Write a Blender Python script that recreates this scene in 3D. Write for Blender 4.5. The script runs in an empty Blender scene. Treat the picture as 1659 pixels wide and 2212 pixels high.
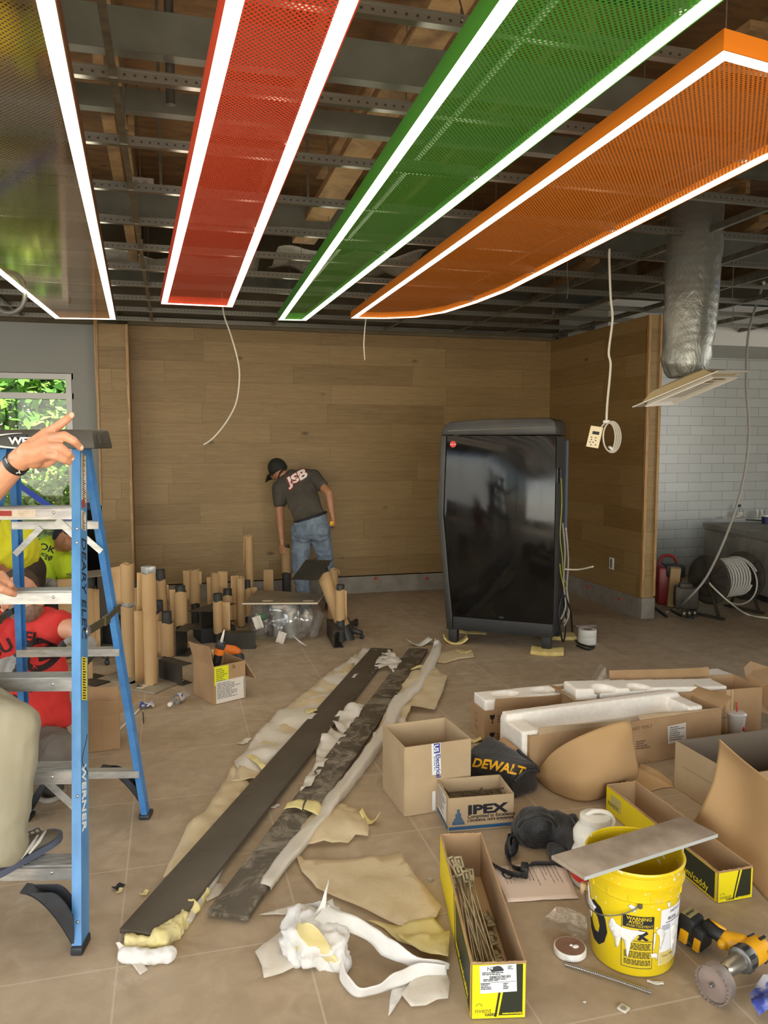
import bpy, bmesh, math, random
from mathutils import Vector, Matrix, noise
from mathutils.geometry import delaunay_2d_cdt
from mathutils.bvhtree import BVHTree
SC = bpy.context.scene
COL = SC.collection
PI = math.pi
RND = random.Random(7)
# ------------------------------------------------------------ camera
EYE, FPX, PITCH, YAW = 1.70, 1690.0, math.radians(5.038), math.radians(15.155)
cd = bpy.data.cameras.new('camera'); cam = bpy.data.objects.new('camera', cd); COL.objects.link(cam)
cd.sensor_fit = 'HORIZONTAL'; cd.sensor_width = 36.0; cd.lens = 36.0 * FPX / 1659.0
cd.clip_start = 0.02
cam.location = (0, 0, EYE); cam.rotation_euler = (PI / 2 - PITCH, 0, -YAW)
SC.camera = cam
# ------------------------------------------------------------ world, sun, daylight, exposure
w = bpy.data.worlds.new('world'); SC.world = w; w.use_nodes = True
nt = w.node_tree; sky = nt.nodes.new('ShaderNodeTexSky'); sky.sky_type = 'NISHITA'
sky.sun_disc = False; sky.sun_elevation = math.radians(50); sky.sun_rotation = math.radians(180)
nt.links.new(sky.outputs[0], nt.nodes['Background'].inputs[0]); nt.nodes['Background'].inputs[1].default_value = 0.16
def lamp(name, kind, loc, rot, power, color=(1, 1, 1), size=None):
    l = bpy.data.lights.new(name, kind); l.energy = power; l.color = color
    if size: l.shape = 'RECTANGLE'; l.size, l.size_y = size
    o = bpy.data.objects.new(name, l); COL.objects.link(o); o.location = loc; o.rotation_euler = rot
    return o
s = lamp('sun', 'SUN', (0, -4, 9), (math.radians(40), 0, math.radians(-14)), 8.5, (1, .95, .86)); s.data.angle = .02
# daylight entering by the shop front behind the photographer and by the glazed left side
lamp('daylight_shopfront', 'AREA', (-.3, -2.38, 1.62), (PI / 2, 0, 0), 150, (1, .97, .88), (6.2, 2.3))
lamp('daylight_side_glazing', 'AREA', (-3.3, 2.6, 1.5), (PI / 2, 0, -PI / 2), 46, (1, .97, .89), (4.5, 2.0))
lamp('added_right_fill', 'AREA', (8.82, 3.0, 1.7), (PI / 2, 0, PI / 2), 62, (1, .97, .9), (4.5, 2.2))  # added fill lamp to brighten the tiled right side; no window known there
SC.view_settings.view_transform = 'Standard'; SC.view_settings.look = 'None'
SC.view_settings.gamma = 1; SC.view_settings.use_curve_mapping = False
SC.view_settings.exposure = 0.95
SC.cycles.use_denoising = True; SC.cycles.max_bounces = 8; SC.cycles.transparent_max_bounces = 12
SC.cycles.caustics_reflective = False; SC.cycles.caustics_refractive = False
# ------------------------------------------------------------ survey of the place: where a sight line meets a floor, wall or upright
_cp, _sp, _cy, _sy = math.cos(PITCH), math.sin(PITCH), math.cos(YAW), math.sin(YAW)
FW, RT, UP = Vector((_sy * _cp, _cy * _cp, -_sp)), Vector((_cy, -_sy, 0)), Vector((_sy * _sp, _cy * _sp, _cp))
E0 = Vector((0, 0, EYE))
def ray(x, y): return FW + RT * ((x - 829.5) / FPX) - UP * ((y - 1106) / FPX)
def G(x, y, z=0.0):
    d = ray(x, y); return E0 + d * ((z - EYE) / d.z)
def WY(x, y, Y):
    d = ray(x, y); return E0 + d * (Y / d.y)
def WX(x, y, X):
    d = ray(x, y); return E0 + d * (X / d.x)
def DP(x, y, k):                       # point at range k along the view axis
    return E0 + ray(x, y) * k
def rng(p): return (Vector(p) - E0).dot(FW)
def ZU(p, y):                          # height above p of the sight line y
    a = -(y - 1106) / FPX; v = Vector((p[0], p[1], 0)) - E0
    # (v+zk).UP = a (v+zk).FW
    return (a * v.dot(FW) - v.dot(UP)) / (UP.z - a * FW.z)
# ------------------------------------------------------------ materials
def lin(c):
    if isinstance(c, str):
        c = [int(c[i:i + 2], 16) for i in (1, 3, 5)]
    return tuple(((v / 255) / 12.92 if v / 255 <= .04045 else ((v / 255 + .055) / 1.055) ** 2.4) for v in c[:3]) + (1,)
class NT:
    def __init__(s, name):
        s.m = bpy.data.materials.new(name); s.m.use_nodes = True; s.t = s.m.node_tree
        s.b = s.t.nodes['Principled BSDF']; s.out = s.t.nodes['Material Output']
    def n(s, kind, ins=None, **kw):
        nd = s.t.nodes.new('ShaderNode' + kind)
        for k, v in kw.items(): setattr(nd, k, v)
        for k, v in (ins or {}).items():
            if hasattr(v, 'is_linked') or hasattr(v, 'links'): s.t.links.new(v, nd.inputs[k])
            else: nd.inputs[k].default_value = v
        return nd
    def math(s, op, a, b=0.0, c=None):
        d = {0: a, 1: b}
        if c is not None: d[2] = c
        return s.n('Math', d, operation=op).outputs[0]
    def mix(s, f, a, b, blend='MIX'):
        nd = s.n('Mix', data_type='RGBA', blend_type=blend)
        for i, v in ((0, f), (6, a), (7, b)):
            if hasattr(v, 'links'): s.t.links.new(v, nd.inputs[i])
            else: nd.inputs[i].default_value = v
        return nd.outputs[2]
    def ramp(s, f, stops):
        nd = s.n('ValToRGB', {0: f}); e = nd.color_ramp.elements
        while len(e) > len(stops): e.remove(e[-1])
        while len(e) < len(stops): e.new(1)
        for q, (p, c) in zip(e, stops):
            q.position = p; q.color = c if len(c) == 4 else tuple(c) + (1,)
        return nd.outputs[0]
    def set(s, **kw):
        names = dict(color='Base Color', rough='Roughness', metal='Metallic', normal='Normal', trans='Transmission Weight', ior='IOR', alpha='Alpha', spec='Specular IOR Level', coat='Coat Weight', emit='Emission Color', estr='Emission Strength', sub='Subsurface Weight', sheen='Sheen Weight')
        for k, v in kw.items():
            i = s.b.inputs[names[k]]
            if hasattr(v, 'links'): s.t.links.new(v, i)
            else: i.default_value = v
        return s
    def coords(s, stretch=(1, 1, 1), kind='Object', rot=(0, 0, 0)):
        tc = s.n('TexCoord'); mp = s.n('Mapping', {0: tc.outputs[kind], 2: rot, 3: stretch}); return mp.outputs[0]
    def noise(s, v, scale=5, detail=4, rough=.55, dist=0):
        return s.n('TexNoise', {'Vector': v, 'Scale': scale, 'Detail': detail, 'Roughness': rough, 'Distortion': dist}).outputs[0]
    def bump(s, h, strength=.2, dist=.01):
        return s.n('Bump', {'Height': h, 'Strength': strength, 'Distance': dist}).outputs[0]
MATS = {}
def M(name, c1, c2=None, scale=6, stretch=(1, 1, 1), rough=.6, metal=0, bump=.0, lo=.35, hi=.65, detail=4, **kw):
    """A plain surface of one colour, or two colours mottled by noise, with a little relief."""
    if name in MATS: return MATS[name]
    k = NT(name); a = lin(c1)
    if c2 is not None or bump:
        nz = k.noise(k.coords(stretch), scale, detail)
        if c2 is not None: k.set(color=k.ramp(nz, [(lo, a), (hi, lin(c2))]))
        else: k.set(color=a)
        if bump: k.set(normal=k.bump(nz, bump))
    else: k.set(color=a)
    k.set(rough=rough, metal=metal, **kw)
    MATS[name] = k.m; return k.m
# ------------------------------------------------------------ mesh collector (all coordinates in metres, in the room)
class MB:
    def __init__(s): s.bm = bmesh.new()
    def _post(s, vs, mat=None):
        if mat is not None: bmesh.ops.transform(s.bm, matrix=mat, verts=vs)
        return s
    def face(s, pts):
        vs = [s.bm.verts.new(p) for p in pts]; s.bm.faces.new(vs); return s
    def box(s, c, size, R=None, bevel=0):
        r = bmesh.ops.create_cube(s.bm, size=1)['verts']
        m = Matrix.Translation(c) @ (R.to_4x4() if R is not None else Matrix()) @ Matrix.Diagonal((*size, 1))
        bmesh.ops.transform(s.bm, matrix=m, verts=r)
        if bevel:
            es = list({e for v in r for e in v.link_edges})
            bmesh.ops.bevel(s.bm, geom=es, offset=bevel, segments=2, affect='EDGES', profile=.5)
        return s
    def hexa(s, p):                    # eight corners: four of one end, four of the other, same order
        v = [s.bm.verts.new(q) for q in p]
        for f in ((0, 1, 2, 3), (7, 6, 5, 4), (0, 4, 5, 1), (1, 5, 6, 2), (2, 6, 7, 3), (3, 7, 4, 0)):
            s.bm.faces.new([v[i] for i in f])
        return s
    def bar(s, a, b, w, h, up=(0, 0, 1), bevel=0):   # a bar of section w x h from a to b
        a, b = Vector(a), Vector(b); d = b - a; L = d.length; d.normalize()
        u = Vector(up); x = d.cross(u)
        if x.length < 1e-4: x = d.cross(Vector((1, 0, 0)))
        x.normalize(); z = x.cross(d)
        R = Matrix((x, d, z)).transposed()
        return s.box((a + b) / 2, (w, L, h), R, bevel)
    def loft(s, rings, caps=True, close=True):
        rows = [[s.bm.verts.new(p) for p in r] for r in rings]
        n = len(rows[0])
        for i in range(len(rows) - 1):
            for j in range(n if close else n - 1):
                s.bm.faces.new((rows[i][j], rows[i][(j + 1) % n], rows[i + 1][(j + 1) % n], rows[i + 1][j]))
        if caps and close:
            s.bm.faces.new(rows[0][::-1]); s.bm.faces.new(rows[-1])
        return s
    def prism(s, poly, z0, z1): return s.loft([[(x, y, z0) for x, y in poly], [(x, y, z1) for x, y in poly]])
    def tube(s, pts, r, n=10, caps=True):
        pts = [Vector(p) for p in pts]; rr = r if isinstance(r, (list, tuple)) else [r] * len(pts)
        rings = []; up = None
        for i, p in enumerate(pts):
            d = (pts[min(i + 1, len(pts) - 1)] - pts[max(i - 1, 0)]).normalized()
            if up is None: up = d.orthogonal().normalized()
            up = (up - d * up.dot(d)); up = up.normalized() if up.length > 1e-6 else d.orthogonal().normalized()
            b = d.cross(up)
            rings.append([p + (up * math.cos(t) + b * math.sin(t)) * rr[i] for t in (2 * PI * k / n for k in range(n))])
        return s.loft(rings, caps)
    def ring(s, pts, r, n=8):          # closed tube
        return s.tube(list(pts) + [pts[0]], r, n, False)
    def lathe(s, prof, c=(0, 0, 0), n=32, axis=None, caps=True):  # prof: (radius, height)
        c = Vector(c); z = Vector(axis).normalized() if axis is not None else Vector((0, 0, 1))
        x = z.orthogonal().normalized() if axis is not None else Vector((1, 0, 0)); y = z.cross(x)
        return s.loft([[c + z * h + (x * math.cos(t) + y * math.sin(t)) * max(r, 1e-4) for t in (2 * PI * k / n for k in range(n))] for r, h in prof], caps)
    def ball(s, c, r, R=None, n=14):   # r: radius or three radii
        if not isinstance(r, (list, tuple)): r = (r, r, r)
        v = bmesh.ops.create_uvsphere(s.bm, u_segments=n + 2, v_segments=n, radius=1)['verts']
        bmesh.ops.transform(s.bm, matrix=Matrix.Translation(c) @ (R.to_4x4() if R is not None else Matrix()) @ Matrix.Diagonal((*r, 1)), verts=v)
        return s
    def caps(s, pts, rr, n=14):        # a limb: tapered links with round joints
        pts = [Vector(p) for p in pts]
        for i in range(len(pts) - 1):
            s.tube([pts[i], pts[i + 1]], [rr[i], rr[i + 1]], n)
        for p, r in zip(pts, rr): s.ball(p, r, n=n)
        return s
    def grid(s, rows):                 # open patch from rows of points
        return s.loft(rows, False, False)
    def build(s, name, mat, parent=None, smooth=None, at=None, solid=0, sub=0, remesh=0, relax=0, bevel=0):
        bm = s.bm; bmesh.ops.recalc_face_normals(bm, faces=bm.faces) if not solid else None
        me = bpy.data.meshes.new(name); bm.to_mesh(me); bm.free()
        o = bpy.data.objects.new(name, me); COL.objects.link(o)
        if mat is not None: me.materials.append(mat)
        if remesh or solid or sub or bevel:
            if remesh:
                k = o.modifiers.new('r', 'REMESH'); k.mode = 'VOXEL'; k.voxel_size = remesh
                if relax: k = o.modifiers.new('s', 'SMOOTH'); k.factor = .5; k.iterations = relax
            if sub: k = o.modifiers.new('u', 'SUBSURF'); k.levels = k.render_levels = sub
            if solid: k = o.modifiers.new('d', 'SOLIDIFY'); k.thickness = solid; k.offset = 0
            if bevel: k = o.modifiers.new('b', 'BEVEL'); k.width = bevel; k.segments = 2; k.limit_method = 'ANGLE'
            bpy.context.view_layer.update()
            nm = bpy.data.meshes.new_from_object(o.evaluated_get(bpy.context.evaluated_depsgraph_get()))
            o.modifiers.clear(); o.data = nm; bpy.data.meshes.remove(me); me = nm; me.name = name
            if mat is not None and not me.materials: me.materials.append(mat)
        if parent is not None:
            o.parent = parent; me.transform(world(parent).inverted())
        else:
            if at is None:
                vs = [v.co for v in me.vertices]
                lo = Vector([min(v[i] for v in vs) for i in range(3)]); hi = Vector([max(v[i] for v in vs) for i in range(3)])
                at = ((lo.x + hi.x) / 2, (lo.y + hi.y) / 2, lo.z)
            me.transform(Matrix.Translation(-Vector(at))); o.location = at
        if smooth or remesh:
            me.polygons.foreach_set('use_smooth', [True] * len(me.polygons))
            if smooth and smooth is not True: me.set_sharp_from_angle(angle=math.radians(smooth))
        return o
def world(o):
    m = Matrix.LocRotScale(o.location, o.rotation_euler, o.scale)
    return world(o.parent) @ m if o.parent else m
def tag(o, label, cat, group=None, kind=None):
    o['label'] = label; o['category'] = cat
    if group: o['group'] = group
    if kind: o['kind'] = kind
    return o
def thing(name, label, cat, at=(0, 0, 0), group=None):
    o = bpy.data.objects.new(name, None); COL.objects.link(o); o.empty_display_size = .1
    o.location = at; return tag(o, label, cat, group)
def struct(o): o['kind'] = 'structure'; return o
def kids(o): return [c for c in bpy.data.objects if c.parent == o]
def dup(root, loc, rz=None, label=None, group=None):
    r = root.copy(); COL.objects.link(r); r.location = loc
    if rz is not None: r.rotation_euler = (0, 0, rz)
    if label: r['label'] = label
    if group: r['group'] = group
    for ch in kids(root):
        c = ch.copy(); COL.objects.link(c); c.parent = r
        for g in kids(ch):
            d = g.copy(); COL.objects.link(d); d.parent = c
    return r
def RZ(a): return Matrix.Rotation(a, 3, 'Z')
def frame(o, x, up=(0, 0, 1)):
    """matrix with x along the line of writing and z towards the reader; up is only a hint"""
    x = Vector(x).normalized(); u = Vector(up); z = x.cross(u).normalized(); y = z.cross(x)
    m = Matrix((x, y, z)).transposed().to_4x4(); m.translation = o; return m
def facing(o, x, w=None):
    """lettering seen square on from the middle of the room"""
    z = (E0 - Vector(o)).normalized(); y = z.cross(Vector(x)).normalized(); x = y.cross(z)
    m = Matrix((x, y, z)).transposed().to_4x4(); m.translation = o; return m
def text(s, size, m, mat, parent, name='lettering', ext=.0006, onto=None, align='LEFT', bold=0, shear=0, sx=1, arc=0, gap=.0012, only=None):
    """raised or printed lettering; onto: an object whose surface the letters follow"""
    cu = bpy.data.curves.new(name, 'FONT'); cu.body = s; cu.size = size; cu.align_x = align; cu.extrude = 0 if onto else ext
    cu.offset = bold; cu.shear = shear; cu.space_line = .9; cu.resolution_u = 3
    o = bpy.data.objects.new(name, cu); COL.objects.link(o); bpy.context.view_layer.update()
    me = bpy.data.meshes.new_from_object(o.evaluated_get(bpy.context.evaluated_depsgraph_get()))
    bpy.data.objects.remove(o); bpy.data.curves.remove(cu)
    if sx != 1: me.transform(Matrix.Diagonal((sx, 1, 1, 1)))
    if arc:
        for v in me.vertices: v.co.y += arc * (v.co.x ** 2)
    me.transform(m)
    if onto:
        bm = bmesh.new(); bm.from_mesh(me); bmesh.ops.subdivide_edges(bm, edges=[e for e in bm.edges if e.calc_length() > size * .25], cuts=2, use_grid_fill=False)
        bm.to_mesh(me); bm.free()
        tm = onto.data.copy(); tm.transform(world(onto)); b2 = bmesh.new(); b2.from_mesh(tm); tree = BVHTree.FromBMesh(b2)
        z = m.to_3x3().col[2].normalized()
        for v in me.vertices:
            h = tree.ray_cast(v.co + z * .3, -z)
            if h[0] is not None: v.co = h[0] + h[1] * gap if h[1].dot(z) > 0 else h[0] + z * gap
        b2.free(); bpy.data.meshes.remove(tm)
    o = bpy.data.objects.new(name, me); COL.objects.link(o); me.materials.clear(); me.materials.append(mat)
    if parent is not None: o.parent = parent; me.transform(world(parent).inverted())
    return o
def spline(pts, n=6):
    p = [Vector(q) for q in pts]; out = []
    for i in range(len(p) - 1):
        a, b, c, d = p[max(i - 1, 0)], p[i], p[i + 1], p[min(i + 2, len(p) - 1)]
        for k in range(n):
            t = k / n
            out.append(.5 * ((2 * b) + (c - a) * t + (2 * a - 5 * b + 4 * c - d) * t * t + (3 * b - a - 3 * c + d) * t ** 3))
    return out + [p[-1]]
def sheet(poly, zf, g=.04):
    """a limp sheet: outline in plan, height from zf(x, y)"""
    P2 = [Vector((p[0], p[1])) for p in poly]; n = len(P2)
    B = []
    for i in range(n):
        a, b = P2[i], P2[(i + 1) % n]; k = max(1, int((b - a).length / g))
        B += [a.lerp(b, j / k) for j in range(k)]
    nb = len(B); xs = [p.x for p in B]; ys = [p.y for p in B]; pts = list(B)
    y = min(ys) + g / 2; r = 0
    def inside(q):
        c = False; j = n - 1
        for i in range(n):
            a, b = P2[i], P2[j]
            if (a.y > q.y) != (b.y > q.y) and q.x < (b.x - a.x) * (q.y - a.y) / (b.y - a.y) + a.x: c = not c
            j = i
        return c
    while y < max(ys):
        x = min(xs) + (g / 2 if r % 2 else g / 4)
        while x < max(xs):
            q = Vector((x, y))
            if inside(q) and min((q - b).length for b in B) > g * .45: pts.append(q)
            x += g
        y += g; r += 1
    vs, es, fs, *_ = delaunay_2d_cdt(pts, [(i, (i + 1) % nb) for i in range(nb)], [], 1, 1e-5)
    m = MB(); bv = [m.bm.verts.new((v.x, v.y, zf(v.x, v.y))) for v in vs]
    for f in fs:
        try: m.bm.faces.new([bv[i] for i in f])
        except ValueError: pass
    return m
def wrinkle(o, amp, freq, fine=.4, zs=.6, seed=0.0):
    """creases pressed into cloth or film"""
    ns = [v.normal.copy() for v in o.data.vertices]
    for v, vn in zip(o.data.vertices, ns):
        c = v.co.copy(); n = noise.noise(Vector((c.x * freq + seed, c.y * freq, c.z * freq * zs))); m = noise.noise(Vector((c.x * freq * 2.6, c.y * freq * 2.6 + seed, c.z * freq * 2.6 * zs)))
        v.co = c + vn * amp * (1 - 2.2 * abs(n) - fine * abs(m) * 2)
    return o
def nz(x, y, s=3.0, seed=0.0): return noise.noise(Vector((x * s + seed, y * s - seed, seed * .37)))
# ============================================================ SETTING
ZC, YB, XR, YE = 2.9, 8.55, 4.36, 6.57
# floor: 0.61 m stone-look tiles
k = NT('floor_tile'); v = k.coords(); sep = k.n('SeparateXYZ', {0: v})
def tri(o, off): return k.math('ABSOLUTE', k.math('SUBTRACT', k.math('FRACT', k.math('ADD', k.math('DIVIDE', o, .61), off)), .5))
gx, gy = tri(sep.outputs[0], .21 / .61 + .5 - .5), tri(sep.outputs[1], -3.16 / .61 + 6)
# distance to the nearest joint: |frac-.5| is .5 at a joint
gr = k.math('GREATER_THAN', k.math('MAXIMUM', gx, gy), .5 - .0035 / .61)
n1 = k.noise(v, 1.6, 6, .62); n2 = k.noise(v, 9, 5, .6, .6); n3 = k.noise(v, 60, 2)
cell = k.n('TexWhiteNoise', {0: k.n('VectorMath', {0: k.n('Combine' + 'XYZ', {0: k.math('FLOOR', k.math('DIVIDE', k.math('ADD', sep.outputs[0], .21), .61)), 1: k.math('FLOOR', k.math('DIVIDE', k.math('SUBTRACT', sep.outputs[1], 3.16), .61))}).outputs[0]}).outputs[0]}).outputs[0]
c = k.ramp(n2, [(.25, lin((152, 132, 106))), (.5, lin((166, 146, 119))), (.75, lin((180, 160, 133)))])
c = k.mix(k.ramp(n1, [(.42, (0, 0, 0)), (.72, (.55, .55, .55))]), c, lin((188, 170, 146)))
c = k.mix(k.math('MULTIPLY', cell, .18), c, lin((142, 122, 99)))
c = k.mix(k.ramp(k.noise(v, 2.7, 8, .7), [(.6, (0, 0, 0)), (.68, (.35, .35, .35))]), c, lin((198, 186, 168)))
c = k.mix(k.math('MULTIPLY', gr, .5), c, lin((200, 184, 162)))
k.set(color=c, rough=k.ramp(n2, [(.3, (.62, .62, .62)), (.7, (.5, .5, .5))]), normal=k.bump(k.math('SUBTRACT', n3, k.math('MULTIPLY', gr, 2)), .12, .003), spec=.3)
struct(MB().box((2.5, 3.5, -.05), (13, 12.6, .1)).build('floor', k.m, at=(0, 0, 0)))
# oak planks: courses 0.214 m high; u along the wall
def planks(name, axis, cols=((146, 120, 78), (162, 136, 94), (130, 104, 66)), h=.214, L=1.35):
    k = NT(name); tc = k.n('TexCoord').outputs['Object']; s = k.n('SeparateXYZ', {0: tc}); u, z = s.outputs[axis], s.outputs[2]
    row = k.math('FLOOR', k.math('DIVIDE', z, h)); fz = k.math('FRACT', k.math('DIVIDE', z, h))
    off = k.n('TexWhiteNoise', {1: row}, noise_dimensions='1D').outputs[0]
    uu = k.math('ADD', k.math('DIVIDE', u, L), k.math('MULTIPLY', off, 7.3)); col = k.math('FLOOR', uu); fu = k.math('FRACT', uu)
    pid = k.n('TexWhiteNoise', {0: k.n('CombineXYZ', {0: row, 1: col}).outputs[0]}, noise_dimensions='2D')
    p = k.n('CombineXYZ', {0: k.math('ADD', k.math('MULTIPLY', u, 1.3), k.math('MULTIPLY', pid.outputs[0], 31)), 1: k.math('MULTIPLY', z, 16), 2: k.math('MULTIPLY', pid.outputs[0], 57)}).outputs[0]
    g1 = k.noise(p, 2.2, 6, .6, .7); g2 = k.noise(p, 11, 3, .6)
    c = k.ramp(g1, [(.28, lin(cols[2])), (.5, lin(cols[0])), (.74, lin(cols[1]))])
    c = k.mix(.4, c, k.ramp(pid.outputs[0], [(0, lin((124, 98, 60))), (.35, lin(cols[0])), (.7, lin((156, 128, 84))), (1, lin((170, 142, 98)))]))
    c = k.mix(k.math('MULTIPLY', k.ramp(g2, [(.45, (0, 0, 0)), (.7, (1, 1, 1))]), .22), c, lin((92, 66, 38)))
    vo = k.n('TexVoronoi', {0: k.n('CombineXYZ', {0: k.math('MULTIPLY', u, 1.5), 1: k.math('MULTIPLY', z, 3.1), 2: 0}).outputs[0], 'Scale': 1.25})
    kn = k.ramp(vo.outputs[0], [(.0, (1, 1, 1)), (.05, (.7, .7, .7)), (.11, (0, 0, 0))])
    c = k.mix(k.math('MULTIPLY', kn, .8), c, lin((60, 42, 25)))
    ed = k.math('MAXIMUM', k.math('LESS_THAN', fz, .014), k.math('LESS_THAN', fu, .0025))
    c = k.mix(k.math('MULTIPLY', ed, .55), c, lin((66, 47, 28)))
    k.set(color=c, rough=.48, normal=k.bump(k.math('SUBTRACT', g1, ed), .15, .004), spec=.35); return k.m
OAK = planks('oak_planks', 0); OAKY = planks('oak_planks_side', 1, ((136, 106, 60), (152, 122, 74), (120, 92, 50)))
k = NT('oak_edge'); g = k.noise(k.coords((9, 9, .8)), 5, 5, .6, 1.5)
k.set(color=k.ramp(g, [(.3, lin((128, 92, 50))), (.5, lin((170, 132, 82))), (.7, lin((198, 160, 106)))]), rough=.5); OAKE = k.m
GREYTILE = M('grey_base_tile', (128, 120, 108), (150, 141, 128), 7, rough=.55)
PAINT = M('grey_paint', (158, 160, 154), rough=.7); WHITEP = M('white_paint', (206, 206, 198), rough=.7)
DARKB = M('bulkhead_paint', (96, 84, 62), (110, 97, 74), 3, rough=.8)
struct(MB().box((2.13, YB + .06, 1.55), (5.05, .12, 2.72)).build('wall_back', OAK, at=(0, YB, .2)))
b = MB().box((2.13, YB + .055, .1), (5.05, .11, .2))
struct(b.build('baseboard_back', GREYTILE, at=(0, YB, 0)))
# return wall on the right and its end
struct(MB().box((XR + .035, (YB + YE) / 2 + .02, 1.55), (.07, YB - YE - .04, 2.7)).build('wall_return', OAKY, at=(XR, 7, .2)))
struct(MB().box((4.43, YE + .015, 1.55), (.14, .03, 2.7)).build('wall_return_end', OAK, at=(4.36, YE, .2)))
struct(MB().box((4.47, (YB + YE) / 2 + .02, 1.57), (.06, YB - YE - .04, 2.66)).build('wall_return_far_side', PAINT, at=(4.47, 7, .2)))
struct(MB().box((4.366, YE - .004, 1.56), (.028, .03, 2.68)).build('trim_1', OAKE)); struct(MB().box((4.492, YE - .002, 1.56), (.026, .03, 2.68)).build('trim_2', OAKE))
b = MB().box((XR + .06, (YB + YE) / 2 - .01, .1), (.13, YB - YE, .2)).box((XR + .07, YE - .012, .1), (.145, .006, .2))
struct(b.build('baseboard_right', GREYTILE)); 
b = MB().box((XR - .001, YE - .013, .1), (.006, .006, .2)).box((XR + .142, YE - .013, .1), (.006, .006, .2)); struct(b.build('trim_3', M('aluminium', (190, 190, 186), rough=.35, metal=.9)))
# left pilaster
struct(MB().box((-.545, 8.45, 1.43), (.27, .5, 2.86)).build('wall_pilaster', OAK, at=(-.5, 8.2, .07)))
struct(MB().box((-.398, 8.44, 1.43), (.024, .51, 2.86)).build('trim_4', OAKE))
p = [WY(202, 692, 8.19), WY(205, 800, 8.19), WY(209, 870, 8.19), WY(213, 960, 8.19), WY(216, 1090, 8.19)]
m = MB(); e = [WY(210, 692, 8.19), WY(212, 800, 8.19), WY(215, 900, 8.19), WY(218, 1000, 8.19), WY(220, 1092, 8.19)]
m.loft([[(a.x, 8.18, a.z), (c.x, 8.18, c.z), (c.x, 8.7, c.z), (a.x, 8.7, a.z)] for a, c in zip(p, e)]); struct(m.build('trim_5', OAKE))
# grey wall with the window, left of the pilaster
XW, ZW0, ZW1 = -.965, .35, 2.4
m = MB().box((-.8, 8.66, 1.45), (.33, .12, 2.9)).box((-2.15, 8.66, 2.65), (2.37, .12, .5)).box((-2.15, 8.66, .175), (2.37, .12, .35)).box((-3.15, 8.66, 1.37), (.36, .12, 2.06))
struct(m.build('wall_back_left', PAINT, at=(-1, 8.6, 0)))
GLASS = NT('window_glass'); tr = GLASS.n('BsdfTransparent', {0: (.95, .98, .95, 1)}); gl = GLASS.n('BsdfGlossy', {1: .02}); mx = GLASS.n('MixShader', {0: .02})
GLASS.t.links.new(tr.outputs[0], mx.inputs[1]); GLASS.t.links.new(gl.outputs[0], mx.inputs[2]); GLASS.t.links.new(mx.outputs[0], GLASS.out.inputs[0]); GLASS = GLASS.m
FRAME = M('window_frame_grey', (176, 174, 170), rough=.4, metal=.3)
wd = bpy.data.objects.new('window_1', None); COL.objects.link(wd); wd.location = (-1.9, 8.64, .35); struct(wd)
m = MB()
for x in (XW - .03, -1.75, -2.94): m.box((x, 8.65, 1.375), (.055, .11, 2.05))
for z in (2.375, 2.175, .38, 1.02): m.box((-1.95, 8.65, z), (2.0, .1, .06))
m.build('window_frame', FRAME, wd)
MB().box((-1.95, 8.67, 1.37), (1.98, .008, 2.0)).build('window_glass', GLASS, wd)
# white tiled wall and soffit at the right
k = NT('white_wall_tile'); tc = k.coords(rot=(PI / 2, 0, 0))
bt = k.n('TexBrick', {0: tc, 'Color1': lin((200, 202, 198)), 'Color2': lin((190, 192, 188)), 'Mortar': lin((120, 120, 116)), 'Scale': 1, 'Mortar Size': .0022, 'Brick Width': .34, 'Row Height': .12}, offset=.5)
k.set(color=bt.outputs[0], rough=.25, normal=k.bump(bt.outputs[1], .3, -.003)); WTILE = k.m
struct(MB().box((6.75, 8.68, 1.5), (4.5, .1, 3.0)).build('wall_back_right', WTILE, at=(4.5, 8.63, 0)))
struct(MB().box((6.75, 8.07, 3.0), (4.5, 1.1, .44)).build('wall_soffit', WHITEP))
m = MB().box((8.9, -.9, 1.9), (.1, 3.2, 3.8)).box((8.9, 7.5, 1.9), (.1, 4.4, 3.8)).box((8.9, 3, .28), (.1, 4.6, .56)).box((8.9, 3, 3.35), (.1, 4.6, .9))  # the opening with its mullions is made up to go with the added fill lamp
for y in (1.5, 3, 4.5): m.box((8.9, y, 1.75), (.09, .07, 2.4))
struct(m.build('wall_right', PAINT)); struct(MB().box((-3.4, 6.9, 1.9), (.1, 3.6, 3.8)).build('wall_left', PAINT))
# upper back: bulkhead over the oak wall up to the roof
struct(MB().box((2.75, 8.8, 3.6), (12.4, .1, 1.44)).box((2.0, 8.66, 2.93), (4.8, .3, .06)).build('wall_back_upper', DARKB))
struct(MB().box((-2.0, 8.72, 2.98), (3.0, .1, .2)).build('wall_upper_left', DARKB))
# shop front behind the photographer
m = MB().box((2.75, -2.5, 3.35), (12.4, .12, 1.1)).box((2.75, -2.5, .15), (12.4, .12, .3)).box((6.1, -2.5, 1.5), (5.6, .12, 3)).box((-3.4, -2.5, 1.5), (.12, .12, 3))
for x in (-1.9, -.3, 1.3, 2.9): m.box((x, -2.5, 1.5), (.07, .1, 2.9))
struct(m.build('wall_front', FRAME))
m = MB().box((-3.4, 1.3, 3.3), (.12, 7.6, 1.0)).box((-3.4, 1.3, .15), (.12, 7.6, .3))
for y in (-1, .6, 2.2, 3.8, 5.0): m.box((-3.4, y, 1.5), (.1, .07, 2.8))
struct(m.build('wall_left_shopfront', FRAME))
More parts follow.
